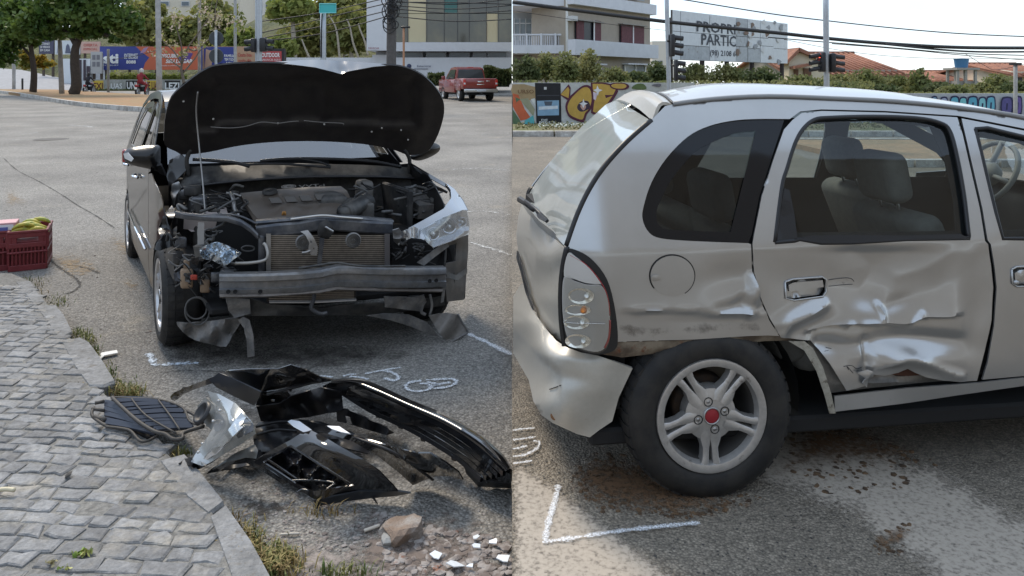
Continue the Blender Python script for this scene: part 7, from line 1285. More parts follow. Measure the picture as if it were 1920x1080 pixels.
pb('rear_bumper', -.90, .90, -.16, .0, .46, .64, mat=M('pickup_chrome', (.55, .55, .55), .3, .8), c=.04); pb('number_plate', -.26, .26, -.175, -.155, .50, .62, mat=M('plate_white', (.6, .62, .66), .5), c=.005); pb('tow_bar', -.05, .05, -.2, .1, .36, .46, mat=BLACK, c=.02); pb('chassis', -.7, .7, .1, 5., .32, .60, mat=DARK, c=.02); pb('emblem', -.16, .16, -.03, -.018, .98, 1.03, mat=CHROME, c=.005); pb('emblem', -.20, .20, -.03, -.018, .84, .88, mat=CHROME, c=.005); pb('tailgate_handle', .30, .50, -.03, -.018, 1.02, 1.06, mat=CHROME, c=.005); pb('brake_lamp', -.16, .16, 1.80, 1.90, 1.76, 1.80, mat=M('pickup_lamp', (.55, .03, .02), .3), c=.01)
# motorcycles --------------------------------------------------------------------------
def rider(label, org, s=1., shirt=(.28, .03, .035), seed=0):
    o = thing('motorcycle', label.replace('rider on', '').strip(), 'motorcycle', org); q = lambda x, y, z: np.array(org) + s * np.array([x, y, z])
    for y in (-.55, .62):
        w_ = ob('wheel', lathe([(.22, -.05), (.27, -.04), (.30, 0), (.27, .04), (.22, .05)], q(0, y, .30), (1, 0, 0), 20), RUBBER, o, True); ob('rim', lathe([(0, .03), (.05, .03), (.06, .01), (.20, .012), (.225, .03)], q(0, y, .30), (1, 0, 0), 16), STEEL, w_, True)
    ob('tank', (bbox(-.13, .13, -.05, .40, .72, .94, .08, 3)[0] * s + np.array(org), bbox(-.13, .13, -.05, .40, .72, .94, .08, 3)[1]), M('moto_red', (.30, .015, .02), .3), o, True); ob('seat', (bbox(-.13, .13, -.65, 0, .72, .80, .04, 2)[0] * s + np.array(org), bbox(-.13, .13, -.65, 0, .72, .80, .04, 2)[1]), BLACK, o, True); ob('tail', (bbox(-.10, .10, -.78, -.55, .60, .76, .05, 2)[0] * s + np.array(org), bbox(-.10, .10, -.78, -.55, .60, .76, .05, 2)[1]), M('moto_red', (.30, .015, .02), .3), o, True)
    ob('engine', (bbox(-.16, .16, -.2, .25, .30, .62, .06, 2)[0] * s + np.array(org), bbox(-.16, .16, -.2, .25, .30, .62, .06, 2)[1]), DARK, o, True); ob('fork', join(tube([q(-.09, .62, .3), q(-.09, .42, 1.0)], .025 * s, 6), tube([q(.09, .62, .3), q(.09, .42, 1.0)], .025 * s, 6)), STEEL, o, True); ob('handlebar', tube([q(-.36, .28, 1.08), q(-.1, .40, 1.04), q(.1, .40, 1.04), q(.36, .28, 1.08)], .02 * s, 6), BLACK, o, True); ob('number_plate', (box(-.09, .09, -.82, -.80, .46, .58)[0] * s + np.array(org), box(0, 1, 0, 1, 0, 1)[1]), WHITE, o)
    return o, q
def person_skin(name, label, joints, edges, mat, cat='person'):
    me = bpy.data.meshes.new(name); base = joints[0][0]; me.from_pydata([tuple(np.array(j[0]) - base) for j in joints], edges, []); me.materials.append(mat); o = bpy.data.objects.new(name, me); COL.objects.link(o); o.location = V3(base)
    md = o.modifiers.new('skin', 'SKIN'); sv = me.skin_vertices[0].data
    for i, j in enumerate(joints): sv[i].radius = (j[1], j[2]); sv[i].use_root = i == 0
    md.use_smooth_shade = True; ss_ = o.modifiers.new('sub', 'SUBSURF'); ss_.levels = 1; ss_.render_levels = 2
    return tag(o, label, cat)
def sit_rider(label, q, s, mat, helm):
    J = [(q(0, -.25, .86), .16, .13), (q(0, -.22, 1.05), .15, .11), (q(0, -.12, 1.32), .19, .12), (q(0, -.08, 1.46), .07, .07), (q(0, -.05, 1.56), .09, .10), (q(0, -.04, 1.68), .10, .11)]
    E = [(0, 1), (1, 2), (2, 3), (3, 4), (4, 5)]
    for sx in (-1, 1):
        i = len(J); J += [(q(sx * .20, -.10, 1.38), .075, .075), (q(sx * .30, .02, 1.16), .055, .055), (q(sx * .33, .24, 1.08), .045, .045)]; E += [(2, i), (i, i + 1), (i + 1, i + 2)]
        i = len(J); J += [(q(sx * .16, -.16, .84), .10, .10), (q(sx * .24, .22, .74), .075, .075), (q(sx * .20, -.02, .36), .05, .05), (q(sx * .20, .10, .30), .04, .035)]; E += [(0, i), (i, i + 1), (i + 1, i + 2), (i + 2, i + 3)]
    J = [(p, a * s, b * s) for p, a, b in J]; o = person_skin('person', label, J, E, mat)
    hv_, hf_ = lathe([(0, .15), (.08, .13), (.13, .05), (.14, -.03), (.12, -.11)], q(0, -.04, 1.66), (0, 0, 1), 16); ob('helmet', ((hv_ - q(0, -.04, 1.66)) * s + q(0, -.04, 1.66), hf_), helm, o, True); return o
mo1, q1 = rider('red motorcycle ridden away along the median, right of the trees', gl(266, 180.5) + np.array([0, 0, 0]), .95)
sit_rider('person in a red shirt and pale helmet riding the red motorcycle', q1, .95, M('red_shirt', (.30, .03, .03), .8, col2=(.22, .02, .03), vs=4), M('helmet_pale', (.55, .53, .5), .3))
mo2, q2 = rider('small red motorcycle beside the big tree trunk', gl(167, 175.5), .80)
sit_rider('person in dark clothes on the small motorcycle by the tree', q2, .80, M('dark_cloth', (.03, .03, .04), .8), BLACK)

# unseen blocks behind the camera, added and sized to darken reflections and sky fill
OPP = M('unseen_block_wall', (.30, .27, .23), .9, fa=.1, fs=2); OPW = M('unseen_block_pane', (.03, .035, .04), .2)
for i, (x0, x1, h) in enumerate(((-40, -16, 4.), (-15, 0, 4.), (1.5, 24, 11.), (25, 48, 12.))):
    y = -13 - (i % 2); ob('unseen_blocks_opposite', join(box(x0, x1, y - 8, y, -.2, h), *[box(xx, xx + 1.6, y + .01, y + .08, zz, zz + 1.5) for xx in np.arange(x0 + 1.2, x1 - 2, 3.4) for zz in np.arange(1.2, h - 2, 3.)]), OPP, None, kind='structure')
for i, (y0, y1, h) in enumerate(((-8, 6, 6.), (7, 20, 7.5), (21, 40, 6.))): ob('unseen_blocks_left', join(box(-44, -26 - 4 * i, y0, y1, -.2, h), *[box(-26 - 4 * i + .01, -26 - 4 * i + .08, yy, yy + 1.6, 1.2, 2.8) for yy in np.arange(y0 + 1, y1 - 2, 3.6)]), OPP, None, kind='structure')  # added out of view to dull reflections on the saloon's side
# ------------------------------------------------------------------ street behind the silver hatchback
ZR = GRZ; RY = 22.9; X0 = .02
VERGE = M('verge_soil', (.20, .17, .10), .95, col2=(.13, .14, .05), vs=1.2, fa=.3, fs=14)
def rsheet(name, x0, x1, y0, y1, h, mat): return ob(name, box(x0, x1, y0, y1, ZR - .3, ZR + h), mat, None, kind='structure')
rsheet('verge', X0, 46, 19.6, 75, .12, VERGE)
vg = bpy.data.objects['verge']
for i in range(40): ob('kerb_block', box(X0 + i * 1.1, X0 + i * 1.1 + 1.06, 19.38, 19.62, ZR - .2, ZR + .14), WKERB, vg)
# the traffic island seen through the car windows
isl = rsheet('traffic_island', 6.1, 16, 12.8, 17.2, .10, M('island_soil', (.38, .24, .13), .95, col2=(.28, .20, .11), vs=1.5, fa=.2, fs=10))
for i in range(14): ob('kerb_block', box(6.1 + i * .72, 6.1 + i * .72 + .68, 12.6, 12.82, ZR - .2, ZR + .12), WKERB, isl); ob('kerb_block', box(6.1 + i * .72, 6.1 + i * .72 + .68, 17.18, 17.4, ZR - .2, ZR + .12), WKERB, isl)
# graffiti walls
RW_ = M('pale_wall_paint', (.52, .53, .52), .9, col2=(.42, .42, .40), vs=1.2, fa=.1, fs=12)
zt_ = at(0, 155, RY)[2]
w1 = ob('graffiti_wall', box(X0, 5.6, RY, RY + .2, ZR, zt_), RW_, None, label='pale wall with gold and orange graffiti behind the hatchback tailgate', cat='wall')
w2 = ob('graffiti_wall', box(5.7, 19, RY + .6, RY + .8, ZR, at(0, 176, RY)[2]), M('pale_wall_blue', (.42, .44, .47), .9, fa=.12, fs=6), None, label='low wall with blue and violet graffiti beyond the hatchback roof', cat='wall')
cnt_ = [0]
def paint(par, pts, col, Y=RY, n=0, nm='paint_shape'):
    cnt_[0] += 1; off = .006 + .0007 * cnt_[0]; P2 = sm(pts, True, n) if n else pts; v2, f = cdt(P2, (), 14.); v = np.array([at(a, b, Y - off) for a, b in v2]); return ob(nm, (v, face_cam(v, f)), M('spray_%.2f_%.2f_%.2f' % col, col, .8, fa=.12, fs=6), par)
GO, MA, OR_, GR_, CY = (.50, .32, .07), (.09, .02, .04), (.52, .12, .05), (.09, .15, .08), (.10, .42, .45)
paint(w1, [(961.5, 158), (1004, 163), (1008, 185), (985, 188), (975, 185), (961.5, 180)], (.36, .26, .14), n=2); paint(w1, [(961.5, 175), (972, 178), (984, 205), (996, 222), (976, 226), (961.5, 200)], OR_); paint(w1, [(974, 186), (990, 184), (1003, 205), (1000, 218)], (.30, .30, .20)); paint(w1, [(966, 182), (976, 186), (968, 192)], GR_); paint(w1, [(961.5, 205), (975, 226), (980, 238), (961.5, 238)], GR_); paint(w1, [(984, 226), (1000, 216), (1003, 234), (982, 236)], CY); paint(w1, [(995, 186), (1003, 184), (1004, 200)], (.6, .62, .6))
on_wall('URSO', 986, 175, RY - .06, 7, 30, M('spray_dark_brown', (.14, .07, .03), .8), w1, .01, .01)
paint(w1, [(1003, 155.5), (1051, 156), (1053, 236), (1006, 236)], (.015, .015, .018)); paint(w1, [(1007, 189), (1048, 188), (1048, 216), (1008, 217)], (.22, .36, .50)); paint(w1, [(1010, 200), (1046, 198), (1046, 204), (1010, 206)], (.6, .65, .7)); paint(w1, [(1020, 190), (1036, 190), (1034, 198), (1022, 198)], (.08, .10, .13)); paint(w1, [(1007, 178), (1049, 178), (1049, 180), (1007, 180)], (.05, .05, .06)); paint(w1, [(1020, 163), (1025, 163), (1025, 168), (1020, 168)], (.5, .5, .5))
on_wall('PEREZ', 1026, 235, RY - .06, 7.5, 30, GWH, w1, .01, .02); on_wall('DE', 1021, 227, RY - .06, 4, 12, GWH, w1, .01, .01)
paint(w1, [(1050, 178), (1066, 158), (1070, 164), (1069, 185), (1064, 188)], MA); paint(w1, [(1051, 177), (1065, 163), (1068, 168), (1066, 184)], GO)
paint(w1, sm([(1060, 200), (1066, 184), (1078, 172), (1092, 161), (1104, 160), (1112, 170), (1113, 190), (1108, 205), (1100, 215), (1095, 229), (1080, 226), (1066, 218)], True, 3), MA); paint(w1, sm([(1064, 200), (1070, 186), (1080, 175), (1092, 165), (1102, 164), (1108, 172), (1109, 190), (1104, 204), (1097, 212), (1092, 224), (1080, 221), (1068, 214)], True, 3), GO); paint(w1, [(1082, 200), (1090, 190), (1103, 190), (1106, 202), (1094, 209), (1086, 208)], (.05, .03, .05), n=3); paint(w1, [(1088, 199), (1094, 194), (1099, 200), (1094, 207)], (.5, .3, .25), n=3); paint(w1, [(1094, 185), (1096, 192), (1102, 194), (1096, 197), (1094, 203), (1091, 197), (1086, 194), (1092, 192)], (.7, .7, .72))
paint(w1, [(1108, 154.8), (1150, 158), (1158, 168), (1157, 176), (1140, 200), (1124, 212), (1108, 212), (1112, 180)], MA, n=2); paint(w1, [(1111, 157), (1148, 161), (1154, 169), (1140, 192), (1124, 208), (1112, 209), (1116, 180)], GO, n=2); paint(w1, [(1112, 172), (1120, 175), (1117, 188), (1113, 186)], (.65, .55, .65)); paint(w1, [(1134, 178), (1152, 178), (1136, 184)], MA); paint(w1, [(1120, 160), (1123, 167), (1130, 169), (1123, 172), (1121, 180), (1118, 172), (1112, 169), (1118, 167)], (.7, .7, .72))
paint(w1, [(1143, 160), (1150, 155.5), (1172, 156), (1180, 162), (1172, 168), (1150, 167)], MA, n=3); paint(w1, [(1146, 160), (1154, 157), (1170, 157.5), (1175, 162), (1168, 166), (1152, 165)], GO, n=3); paint(w1, [(1185, 166), (1192, 158), (1205, 157), (1212, 164), (1208, 168)], (.10, .14, .05), n=3); paint(w1, [(1222, 160), (1232, 157), (1240, 158), (1236, 163)], (.15, .14, .16), n=3)
for i, (x, ww, c) in enumerate(((1790, 14, (.12, .40, .52)), (1806, 12, (.18, .50, .55)), (1824, 16, (.10, .36, .50)), (1842, 12, (.22, .52, .58)), (1858, 14, (.14, .42, .55)), (1888, 18, (.10, .09, .25)), (1908, 14, (.14, .10, .30)), (1770, 12, (.35, .40, .55)), (1752, 10, (.20, .35, .5)))):
    y0, y1 = 180 + (i % 2) * 1.5, 214; paint(w2, [(x - ww * .6, y1), (x - ww * .62, y0 + 6), (x - ww * .3, y0), (x + ww * .4, y0), (x + ww * .62, y0 + 7), (x + ww * .55, y1)], (.03, .03, .08), RY + .59, 2); paint(w2, [(x - ww * .45, y1 - 3), (x - ww * .47, y0 + 8), (x - ww * .2, y0 + 3), (x + ww * .3, y0 + 3), (x + ww * .47, y0 + 9), (x + ww * .4, y1 - 3)], c, RY + .59, 2); paint(w2, [(x - 1, y0 + 12), (x + 2, y0 + 12), (x + 1, y1 - 8), (x - 2, y1 - 8)], (.03, .03, .08), RY + .59)
# apartment block -----------------------------------------------------------------
AB = thing('apartment_block', 'tan apartment block with white bands and maroon curtains, at the upper left of the sky', 'building', (*at(1090, 0, 37)[:2], ZR))
fA, fB = at(1065, 0, 35.)[:2], at(1220, 0, 41.)[:2]; fd_ = (fB - fA); fL = np.linalg.norm(fd_); fd_ /= fL; fn_ = np.array([fd_[1], -fd_[0]])
def sz(px, py):
    D = ray(px, py); t = ((fA - EYE[:2]) @ fn_) / (D[:2] @ fn_); p = EYE + D * t; return (p[:2] - fA) @ fd_, p[2]
def fbx(name, px0, px1, py0, py1, d0, d1, mat, par=AB, zpx=None):
    s0, z1 = sz(px0, py0); s1, _ = sz(px1, py0); _, z0 = sz(px0, py1); f_ = lambda s, d, z: np.array([*(fA + fd_ * s + fn_ * d), z])
    return ob(name, hexa([f_(s0, d0, z0), f_(s1, d0, z0), f_(s1, d1, z0), f_(s0, d1, z0), f_(s0, d0, z1), f_(s1, d0, z1), f_(s1, d1, z1), f_(s0, d1, z1)]), mat, par)
TAN = M('tan_render', (.36, .31, .25), .9, fa=.06, fs=3); WB = M('white_band', (.62, .63, .66), .8, fa=.05, fs=3); GLZ = M('bluish_glazing', (.22, .26, .28), .15, fa=.1, fs=2); CURT = M('maroon_curtain', (.12, .045, .05), .8, fa=.25, fs=9); NIGHT = M('dark_room', (.01, .012, .018), .3)
_, zg = sz(1067, 300); 
fbx('wall', 1066, 1219, -120, 168, -2.2, 0, TAN); fbx('band', 1064, 1220.5, -14, 8, .0, .35, WB); fbx('band', 1064, 1221, 74, 103, 0, .45, WB); fbx('band', 1064, 1220.5, -120, -60, 0, .35, WB)
for x0, x1, y0, y1, gap in ((1077, 1122, 39, 77, True), (1161, 1203, 46, 84, False)):
    w_ = fbx('window', x0, x1, y0, y1, .01, .10, NIGHT); xm = (x0 + x1) / 2
    if gap: fbx('curtain', x0, x0 + 13, y0, y1, .10, .16, CURT, w_); fbx('curtain', x1 - 13, x1, y0 - .5, y1 - .5, .10, .16, CURT, w_); fbx('frame', x1 - 14.5, x1 - 13, y0, y1, .16, .2, WHITE, w_)
    else: fbx('curtain', x0, x1, y0, y1, .10, .16, CURT, w_); fbx('frame', xm - .6, xm + .6, y0, y1, .16, .2, WHITE, w_)
    fbx('lintel', x0 - 2, x1 + 2, y0 - 2.5, y0 - .5, 0, .3, M('lintel_grey', (.28, .26, .23), .8), w_)
for x0, x1 in ((1083, 1124), (1168, 1207)):
    w_ = fbx('window', x0, x1, 122, 158, .01, .08, GLZ); [fbx('frame', x, x + 1.2, 122, 158, .08, .14, WHITE, w_) for x in (x0, (x0 + x1) / 2, x1 - 1.2)]; fbx('lintel', x0 - 2, x1 + 2, 118.5, 121, 0, .4, WB, w_)
fbx('window', 1168, 1196, -12, -1, .36, .40, GLZ)
# balcony wing on the left, cut by the picture's seam; it stands square to the street
WY2 = 36.0
def wbx(name, px0, px1, py0, py1, d0, d1, mat, par=AB):
    a, b = at(px0, py1, WY2), at(px1, py0, WY2); return ob(name, box(max(X0, a[0]), b[0], WY2 - d1, WY2 - d0, a[2], b[2]), mat, par)
XL = 961.2
wbx('balcony_wall', XL, 1066, 16, 88, -2.6, -2.2, M('balcony_grey', (.36, .37, .37), .9)); wbx('balcony_slab', XL, 1066, -6, 14, -2.19, .8, WB); wbx('balcony_slab', XL, 1066, 86, 101, -2.19, .8, WB); wbx('ground_floor', XL, 1066, 101, 170, -2.6, -1.2, M('shade_tan', (.22, .19, .16), .9)); wbx('upper_wall', XL, 1066, -120, -6, -2.6, -.5, WB)
for i in range(8): x = XL + 3 + i * 11.5; w_ = wbx('glazing', x, x + 10, 30, 70, -2.19, -2.1, GLZ); wbx('frame', x - .5, x + .6, 28, 72, -2.09, -1.98, WHITE, w_); wbx('frame', x, x + 10, 37, 38.4, -2.09, -2.0, WHITE, w_)
wbx('rail', XL, 1066, 65, 68, .5, .7, WB); [wbx('baluster', XL + .8 + i * 3.3, XL + 2.3 + i * 3.3, 68, 86, .55, .65, WB) for i in range(31)]; [wbx('rail_post', x, x + 3, 64.5, 101.2, .45, .82, WB) for x in (985, 1012, 1038, 1062)]; p_ = at(1063, 0, WY2 - .95); ob('drain_pipe', tube([(p_[0], p_[1], z) for z in (ZR, 6, 12)], .06, 8), WHITE, AB, True)
ob('rear_wing', box(X0 + .02, 7.0, 41.5, 47, ZR, 14.), TAN, AB)
for x, y in ((1063, 30), (1066, 112)): fbx('air_conditioner', x, x + 9, y, y + 9, .0, .35, M('ac_white', (.55, .55, .53), .6))
def rblock(label, x0, x1, y0, Y, mat, wins=()):
    o = thing('far_building', label, 'building', (*at((x0 + x1) / 2, 0, Y)[:2], ZR)); a, b = at(x0, y0, Y), at(x1, y0, Y); ob('wall', box(a[0], b[0], Y, Y + 8, ZR, a[2]), mat, o)
    for (wx0, wx1, wy0, wy1) in wins: p, q = at(wx0, wy1, Y), at(wx1, wy0, Y); ob('window', box(p[0], q[0], Y - .08, Y - .01, p[2], q[2]), M('far_pane', (.10, .12, .14), .15), o)
    return o
rblock('slim pale building between apartment block and billboard', 1223, 1254, 77, 95, M('pale_cream', (.62, .58, .50), .9), [(1228 + 3 * i, 1230 + 3 * i, 114, 121) for i in range(5)])
# torn billboard -----------------------------------------------------------------------
TB = thing('billboard', 'peeling white billboard reading PROPRI PARTIC on dark posts', 'billboard', (*at(1370, 0, 33)[:2], ZR))
bA, bB = at(1262, 0, 30.)[:2], at(1476, 0, 37.4)[:2]; bd_ = bB - bA; bL = np.linalg.norm(bd_); bd_ /= bL; bn = np.array([bd_[1], -bd_[0]])
def bz(px, py): D = ray(px, py); t = ((bA - EYE[:2]) @ bn) / (D[:2] @ bn); p = EYE + D * t; return (p[:2] - bA) @ bd_, p[2]
bp3 = lambda s, d, z: np.array([*(bA + bd_ * s + bn * d), z])
zt2, zb2 = bz(1262, 18)[1], bz(1265, 112)[1]
PW = M('poster_white', (.62, .64, .66), .7, fa=.06, fs=6, fcol=(.42, .43, .45), flo=.6, fhi=.72, fvs=1.2); PG = M('bare_zinc', (.38, .40, .42), .6, .2, fa=.15, fs=5, fcol=(.24, .22, .20), flo=.58, fhi=.66, fvs=2.)
edges_ = [1262, 1276, 1330, 1379, 1402, 1425, 1450, 1477]
for i in range(len(edges_) - 1):
    s0, s1 = bz(edges_[i], 60)[0], bz(edges_[i + 1], 60)[0]; zm = zb2 + (zt2 - zb2) * (.44, .30, .42, .35, .33, .4, .36)[i]
    for z0, z1, mt in ((zb2, zm, PG if i in (1, 3, 4) else PW), (zm, zt2, PG if i == 3 else PW)):
        j = .012 * ((i * 7) % 3); ob('sheet', hexa([bp3(s0 + .015, j - .04, z0 + .01), bp3(s1 - .015, j - .04, z0 + .01), bp3(s1 - .015, j, z0 + .01), bp3(s0 + .015, j, z0 + .01), bp3(s0 + .015, j - .04, z1 - .01), bp3(s1 - .015, j - .04, z1 - .01), bp3(s1 - .015, j, z1 - .01), bp3(s0 + .015, j, z1 - .01)]), mt, TB)
ob('backing', hexa([bp3(0, -.12, zb2), bp3(bL, -.12, zb2), bp3(bL, -.06, zb2), bp3(0, -.06, zb2), bp3(0, -.12, zt2), bp3(bL, -.12, zt2), bp3(bL, -.06, zt2), bp3(0, -.06, zt2)]), M('board_back', (.12, .11, .10), .8), TB)
INK = M('ink_grey', (.06, .065, .08), .7)
def bill(s_, pxa, pxb, pyb, hpx, par=TB):
    sa, z = bz(pxa, pyb); sb, _ = bz(pxb, pyb); c = bp3((sa + sb) / 2, .03, z); return text(s_, c, np.array([*bd_, 0]), (0, 0, 1), hpx * c[1] / F, INK, par, 'lettering', width=sb - sa, ext=.004, bold=.02)
bill('PROPRI', 1305, 1378, 58, 19); bill('PARTIC', 1314, 1379, 83, 20); bill('(98) 2108 6', 1330, 1378, 103.5, 10)
rq = random.Random(3)
for i in range(22):
    px, py = rq.uniform(1381, 1472), rq.uniform(40, 118); s, z = bz(px, py); n = 6; P = [bp3(s + .25 * rq.uniform(.3, 1.3) * math.cos(a), .034 + .0006 * i, z + .16 * rq.uniform(.3, 1.3) * math.sin(a)) for a in np.linspace(0, 5.2, n)]; ob('paper_scrap', (np.array(P), [tuple(range(n))]), [M('scrap_brown', (.20, .14, .11), .8), M('scrap_grey', (.30, .31, .33), .8), M('scrap_white', (.6, .6, .6), .8)][i % 3], TB)
for px in (1266, 1325, 1371, 1418, 1474): s = bz(px, 100)[0]; ob('post', hexa([bp3(s - .07, -.3, ZR), bp3(s + .07, -.3, ZR), bp3(s + .07, -.14, ZR), bp3(s - .07, -.14, ZR), bp3(s - .07, -.3, zt2 - .3), bp3(s + .07, -.3, zt2 - .3), bp3(s + .07, -.14, zt2 - .3), bp3(s - .07, -.14, zt2 - .3)]), M('post_dark', (.04, .03, .028), .8), TB)
# houses ---------------------------------------------------------------------------------
TILE = M('clay_tile_roof', (.33, .15, .095), .85, col2=(.26, .12, .08), vs=1.5, fa=.25, fs=7)
def house(label, pts_wall, ridge, eave, Y, dep, wall, wins=()):
    """gable to the left; ridge and eave given as (px, py) at the near face"""
    o = thing('house', label, 'house', (*at((pts_wall[0] + pts_wall[1]) / 2, 0, Y)[:2], ZR)); a, b = at(pts_wall[0], eave[0], Y), at(pts_wall[1], eave[1], Y); zr = at(0, ridge, Y)[2]; zmid = a[2]
    ob('wall', box(a[0], b[0], Y, Y + dep, ZR, zmid), wall, o); g = np.array([(a[0], Y, zmid), (a[0], Y + dep, zmid), (a[0], Y + dep / 2, zr), (a[0] + .2, Y, zmid), (a[0] + .2, Y + dep, zmid), (a[0] + .2, Y + dep / 2, zr)]); ob('gable', (g, [(0, 1, 2), (3, 5, 4), (0, 3, 4, 1), (1, 4, 5, 2), (2, 5, 3, 0)]), wall, o)
    rf = None
    for sgn in (0, 1):
        y0, y1 = (Y - .6, Y + dep / 2) if sgn == 0 else (Y + dep + .6, Y + dep / 2); k = .35 if sgn == 0 else .35; z0 = zmid - .25
        V = [(a[0] - .5, y0, z0), (b[0] + .5, y0, z0), (b[0] + .1, y1, zr + .1), (a[0] - .3, y1, zr + .1)]; V += [(x, y, z - .12) for x, y, z in V]; o2 = ob('roof', (np.array(V), [(0, 1, 2, 3), (7, 6, 5, 4), (0, 4, 5, 1), (1, 5, 6, 2), (2, 6, 7, 3), (3, 7, 4, 0)]), TILE, o)
        if sgn == 0:
            nn = int((b[0] - a[0]) / .32); cols = []
            for i in range(nn):
                x = a[0] - .45 + i * (b[0] - a[0] + .9) / nn; xt = a[0] - .28 + i * (b[0] - a[0] + .36) / nn; cols.append(tube([(x, y0 - .03, z0 + .03), (xt, y1, zr + .13)], .075, 5))
            ob('tile_rows', join(*cols), TILE, o2, True, kind='stuff')
            ob('ridge_tiles', tube([(a[0] - .3, y1, zr + .15), (b[0] + .1, y1, zr + .15)], .12, 6), TILE, o2, True)
    for (x0, x1, y0, y1, mt) in wins: p, q = at(x0, y1, Y), at(x1, y0, Y); w_ = ob('window', box(p[0], q[0], Y - .08, Y - .01, p[2], q[2]), mt, o); ob('sill', box(p[0] - .1, q[0] + .1, Y - .2, Y - .01, p[2] - .12, p[2] - .02), WB, w_)
    return o
CRM = M('cream_wall', (.60, .53, .40), .9, fa=.06, fs=3)
house('cream house with an orange tiled roof behind the signal pole', (1484, 1682), 97, (131, 131), 46, 12, M('grey_house_wall', (.36, .33, .28), .9), [(1636, 1656, 141, 152, NIGHT), (1580, 1600, 138, 150, NIGHT)])
hg = thing('house', 'cream gabled house front right of the billboard', 'house', (*at(1515, 0, 44)[:2], ZR)); a, b = at(1479, 150, 44), at(1548, 150, 44); P = [at(1479, 117, 44), at(1490, 103, 44), at(1500, 98.5, 44), at(1510, 102, 44), at(1548, 118, 44)]
V = [(p[0], y, p[2]) for y in (44, 45.4) for p in P] + [(a[0], 44, ZR), (b[0], 44, ZR), (a[0], 45.4, ZR), (b[0], 45.4, ZR)]; ob('wall', (np.array(V), [(10, 11, 4, 3, 2, 1, 0), (12, 5, 6, 7, 8, 9, 13), (10, 0, 5, 12), (11, 13, 9, 4), (0, 1, 6, 5), (1, 2, 7, 6), (2, 3, 8, 7), (3, 4, 9, 8)]), CRM, hg)
for (p, q) in (((1476, 120), (1500, 96)), ((1499, 96), (1552, 119))): A_, B_ = at(*p, 43.7), at(*q, 43.7); ob('roof', hexa([A_, B_, B_ + (0, 2.2, 0), A_ + (0, 2.2, 0), A_ + (0, 0, .22), B_ + (0, 0, .22), B_ + (0, 2.2, .22), A_ + (0, 2.2, .22)]), TILE, hg)
A_, B_ = at(1490, 129, 43.2), at(1522, 123, 43.2); ob('porch_roof', hexa([A_, B_, B_ + (0, 1, 0), A_ + (0, 1, 0), A_ + (0, 0, .15), B_ + (0, 0, .15), B_ + (0, 1, .15), A_ + (0, 1, .15)]), TILE, hg); p, q = at(1506, 146, 44), at(1520, 128, 44); ob('window', box(p[0], q[0], 43.9, 43.99, p[2], q[2]), M('wood_brown', (.14, .07, .04), .7), hg); p, q = at(1488, 146, 44), at(1496, 130, 44); ob('door', box(p[0], q[0], 43.9, 43.99, p[2], q[2]), M('wood_brown', (.14, .07, .04), .7), hg)
house('low house with orange roof at the right behind the water tank', (1752, 1868), 136, (150, 150), 52, 10, M('orange_wall', (.48, .22, .13), .9)); house('pale house with tiled roof at the right edge', (1896, 1990), 121, (134, 134), 48, 9, CRM, [(1905, 1915, 142, 152, NIGHT)])
house('small house with orange gable between shrubs and water tank', (1700, 1768), 147, (158, 158), 56, 8, M('orange_wall', (.48, .22, .13), .9))
wt = thing('water_tank', 'blue round water tank on a concrete frame', 'water tank', (*at(1803, 0, 40)[:2], ZR)); tc_ = at(1802.5, 127, 40); hh = 16 * 40 / F
ob('tub', lathe([(0, 0), (.30, 0), (.36, hh), (.38, hh), (.38, hh + .03), (.10, hh + .05), (0, hh + .05)], tc_, (0, 0, 1), 24), M('tank_blue', (.05, .17, .33), .5), wt, True, auto=40); ob('slab', box(tc_[0] - .58, tc_[0] + .62, 39.4, 40.7, tc_[2] - .12, tc_[2] - .01), M('tank_concrete', (.30, .29, .27), .9), wt)
for x in (1787, 1802, 1820):
    for y in (39.6, 40.5): p = at(x, 0, 40)[0]; ob('leg', box(p - .06, p + .06, y - .06, y + .06, ZR, tc_[2] - .12), M('tank_concrete', (.30, .29, .27), .9), wt)
ob('store_room', box(at(1790, 0, 40)[0], at(1828, 0, 40)[0], 39.7, 40.4, ZR, at(0, 152, 40)[2]), M('tank_concrete', (.30, .29, .27), .9), wt)
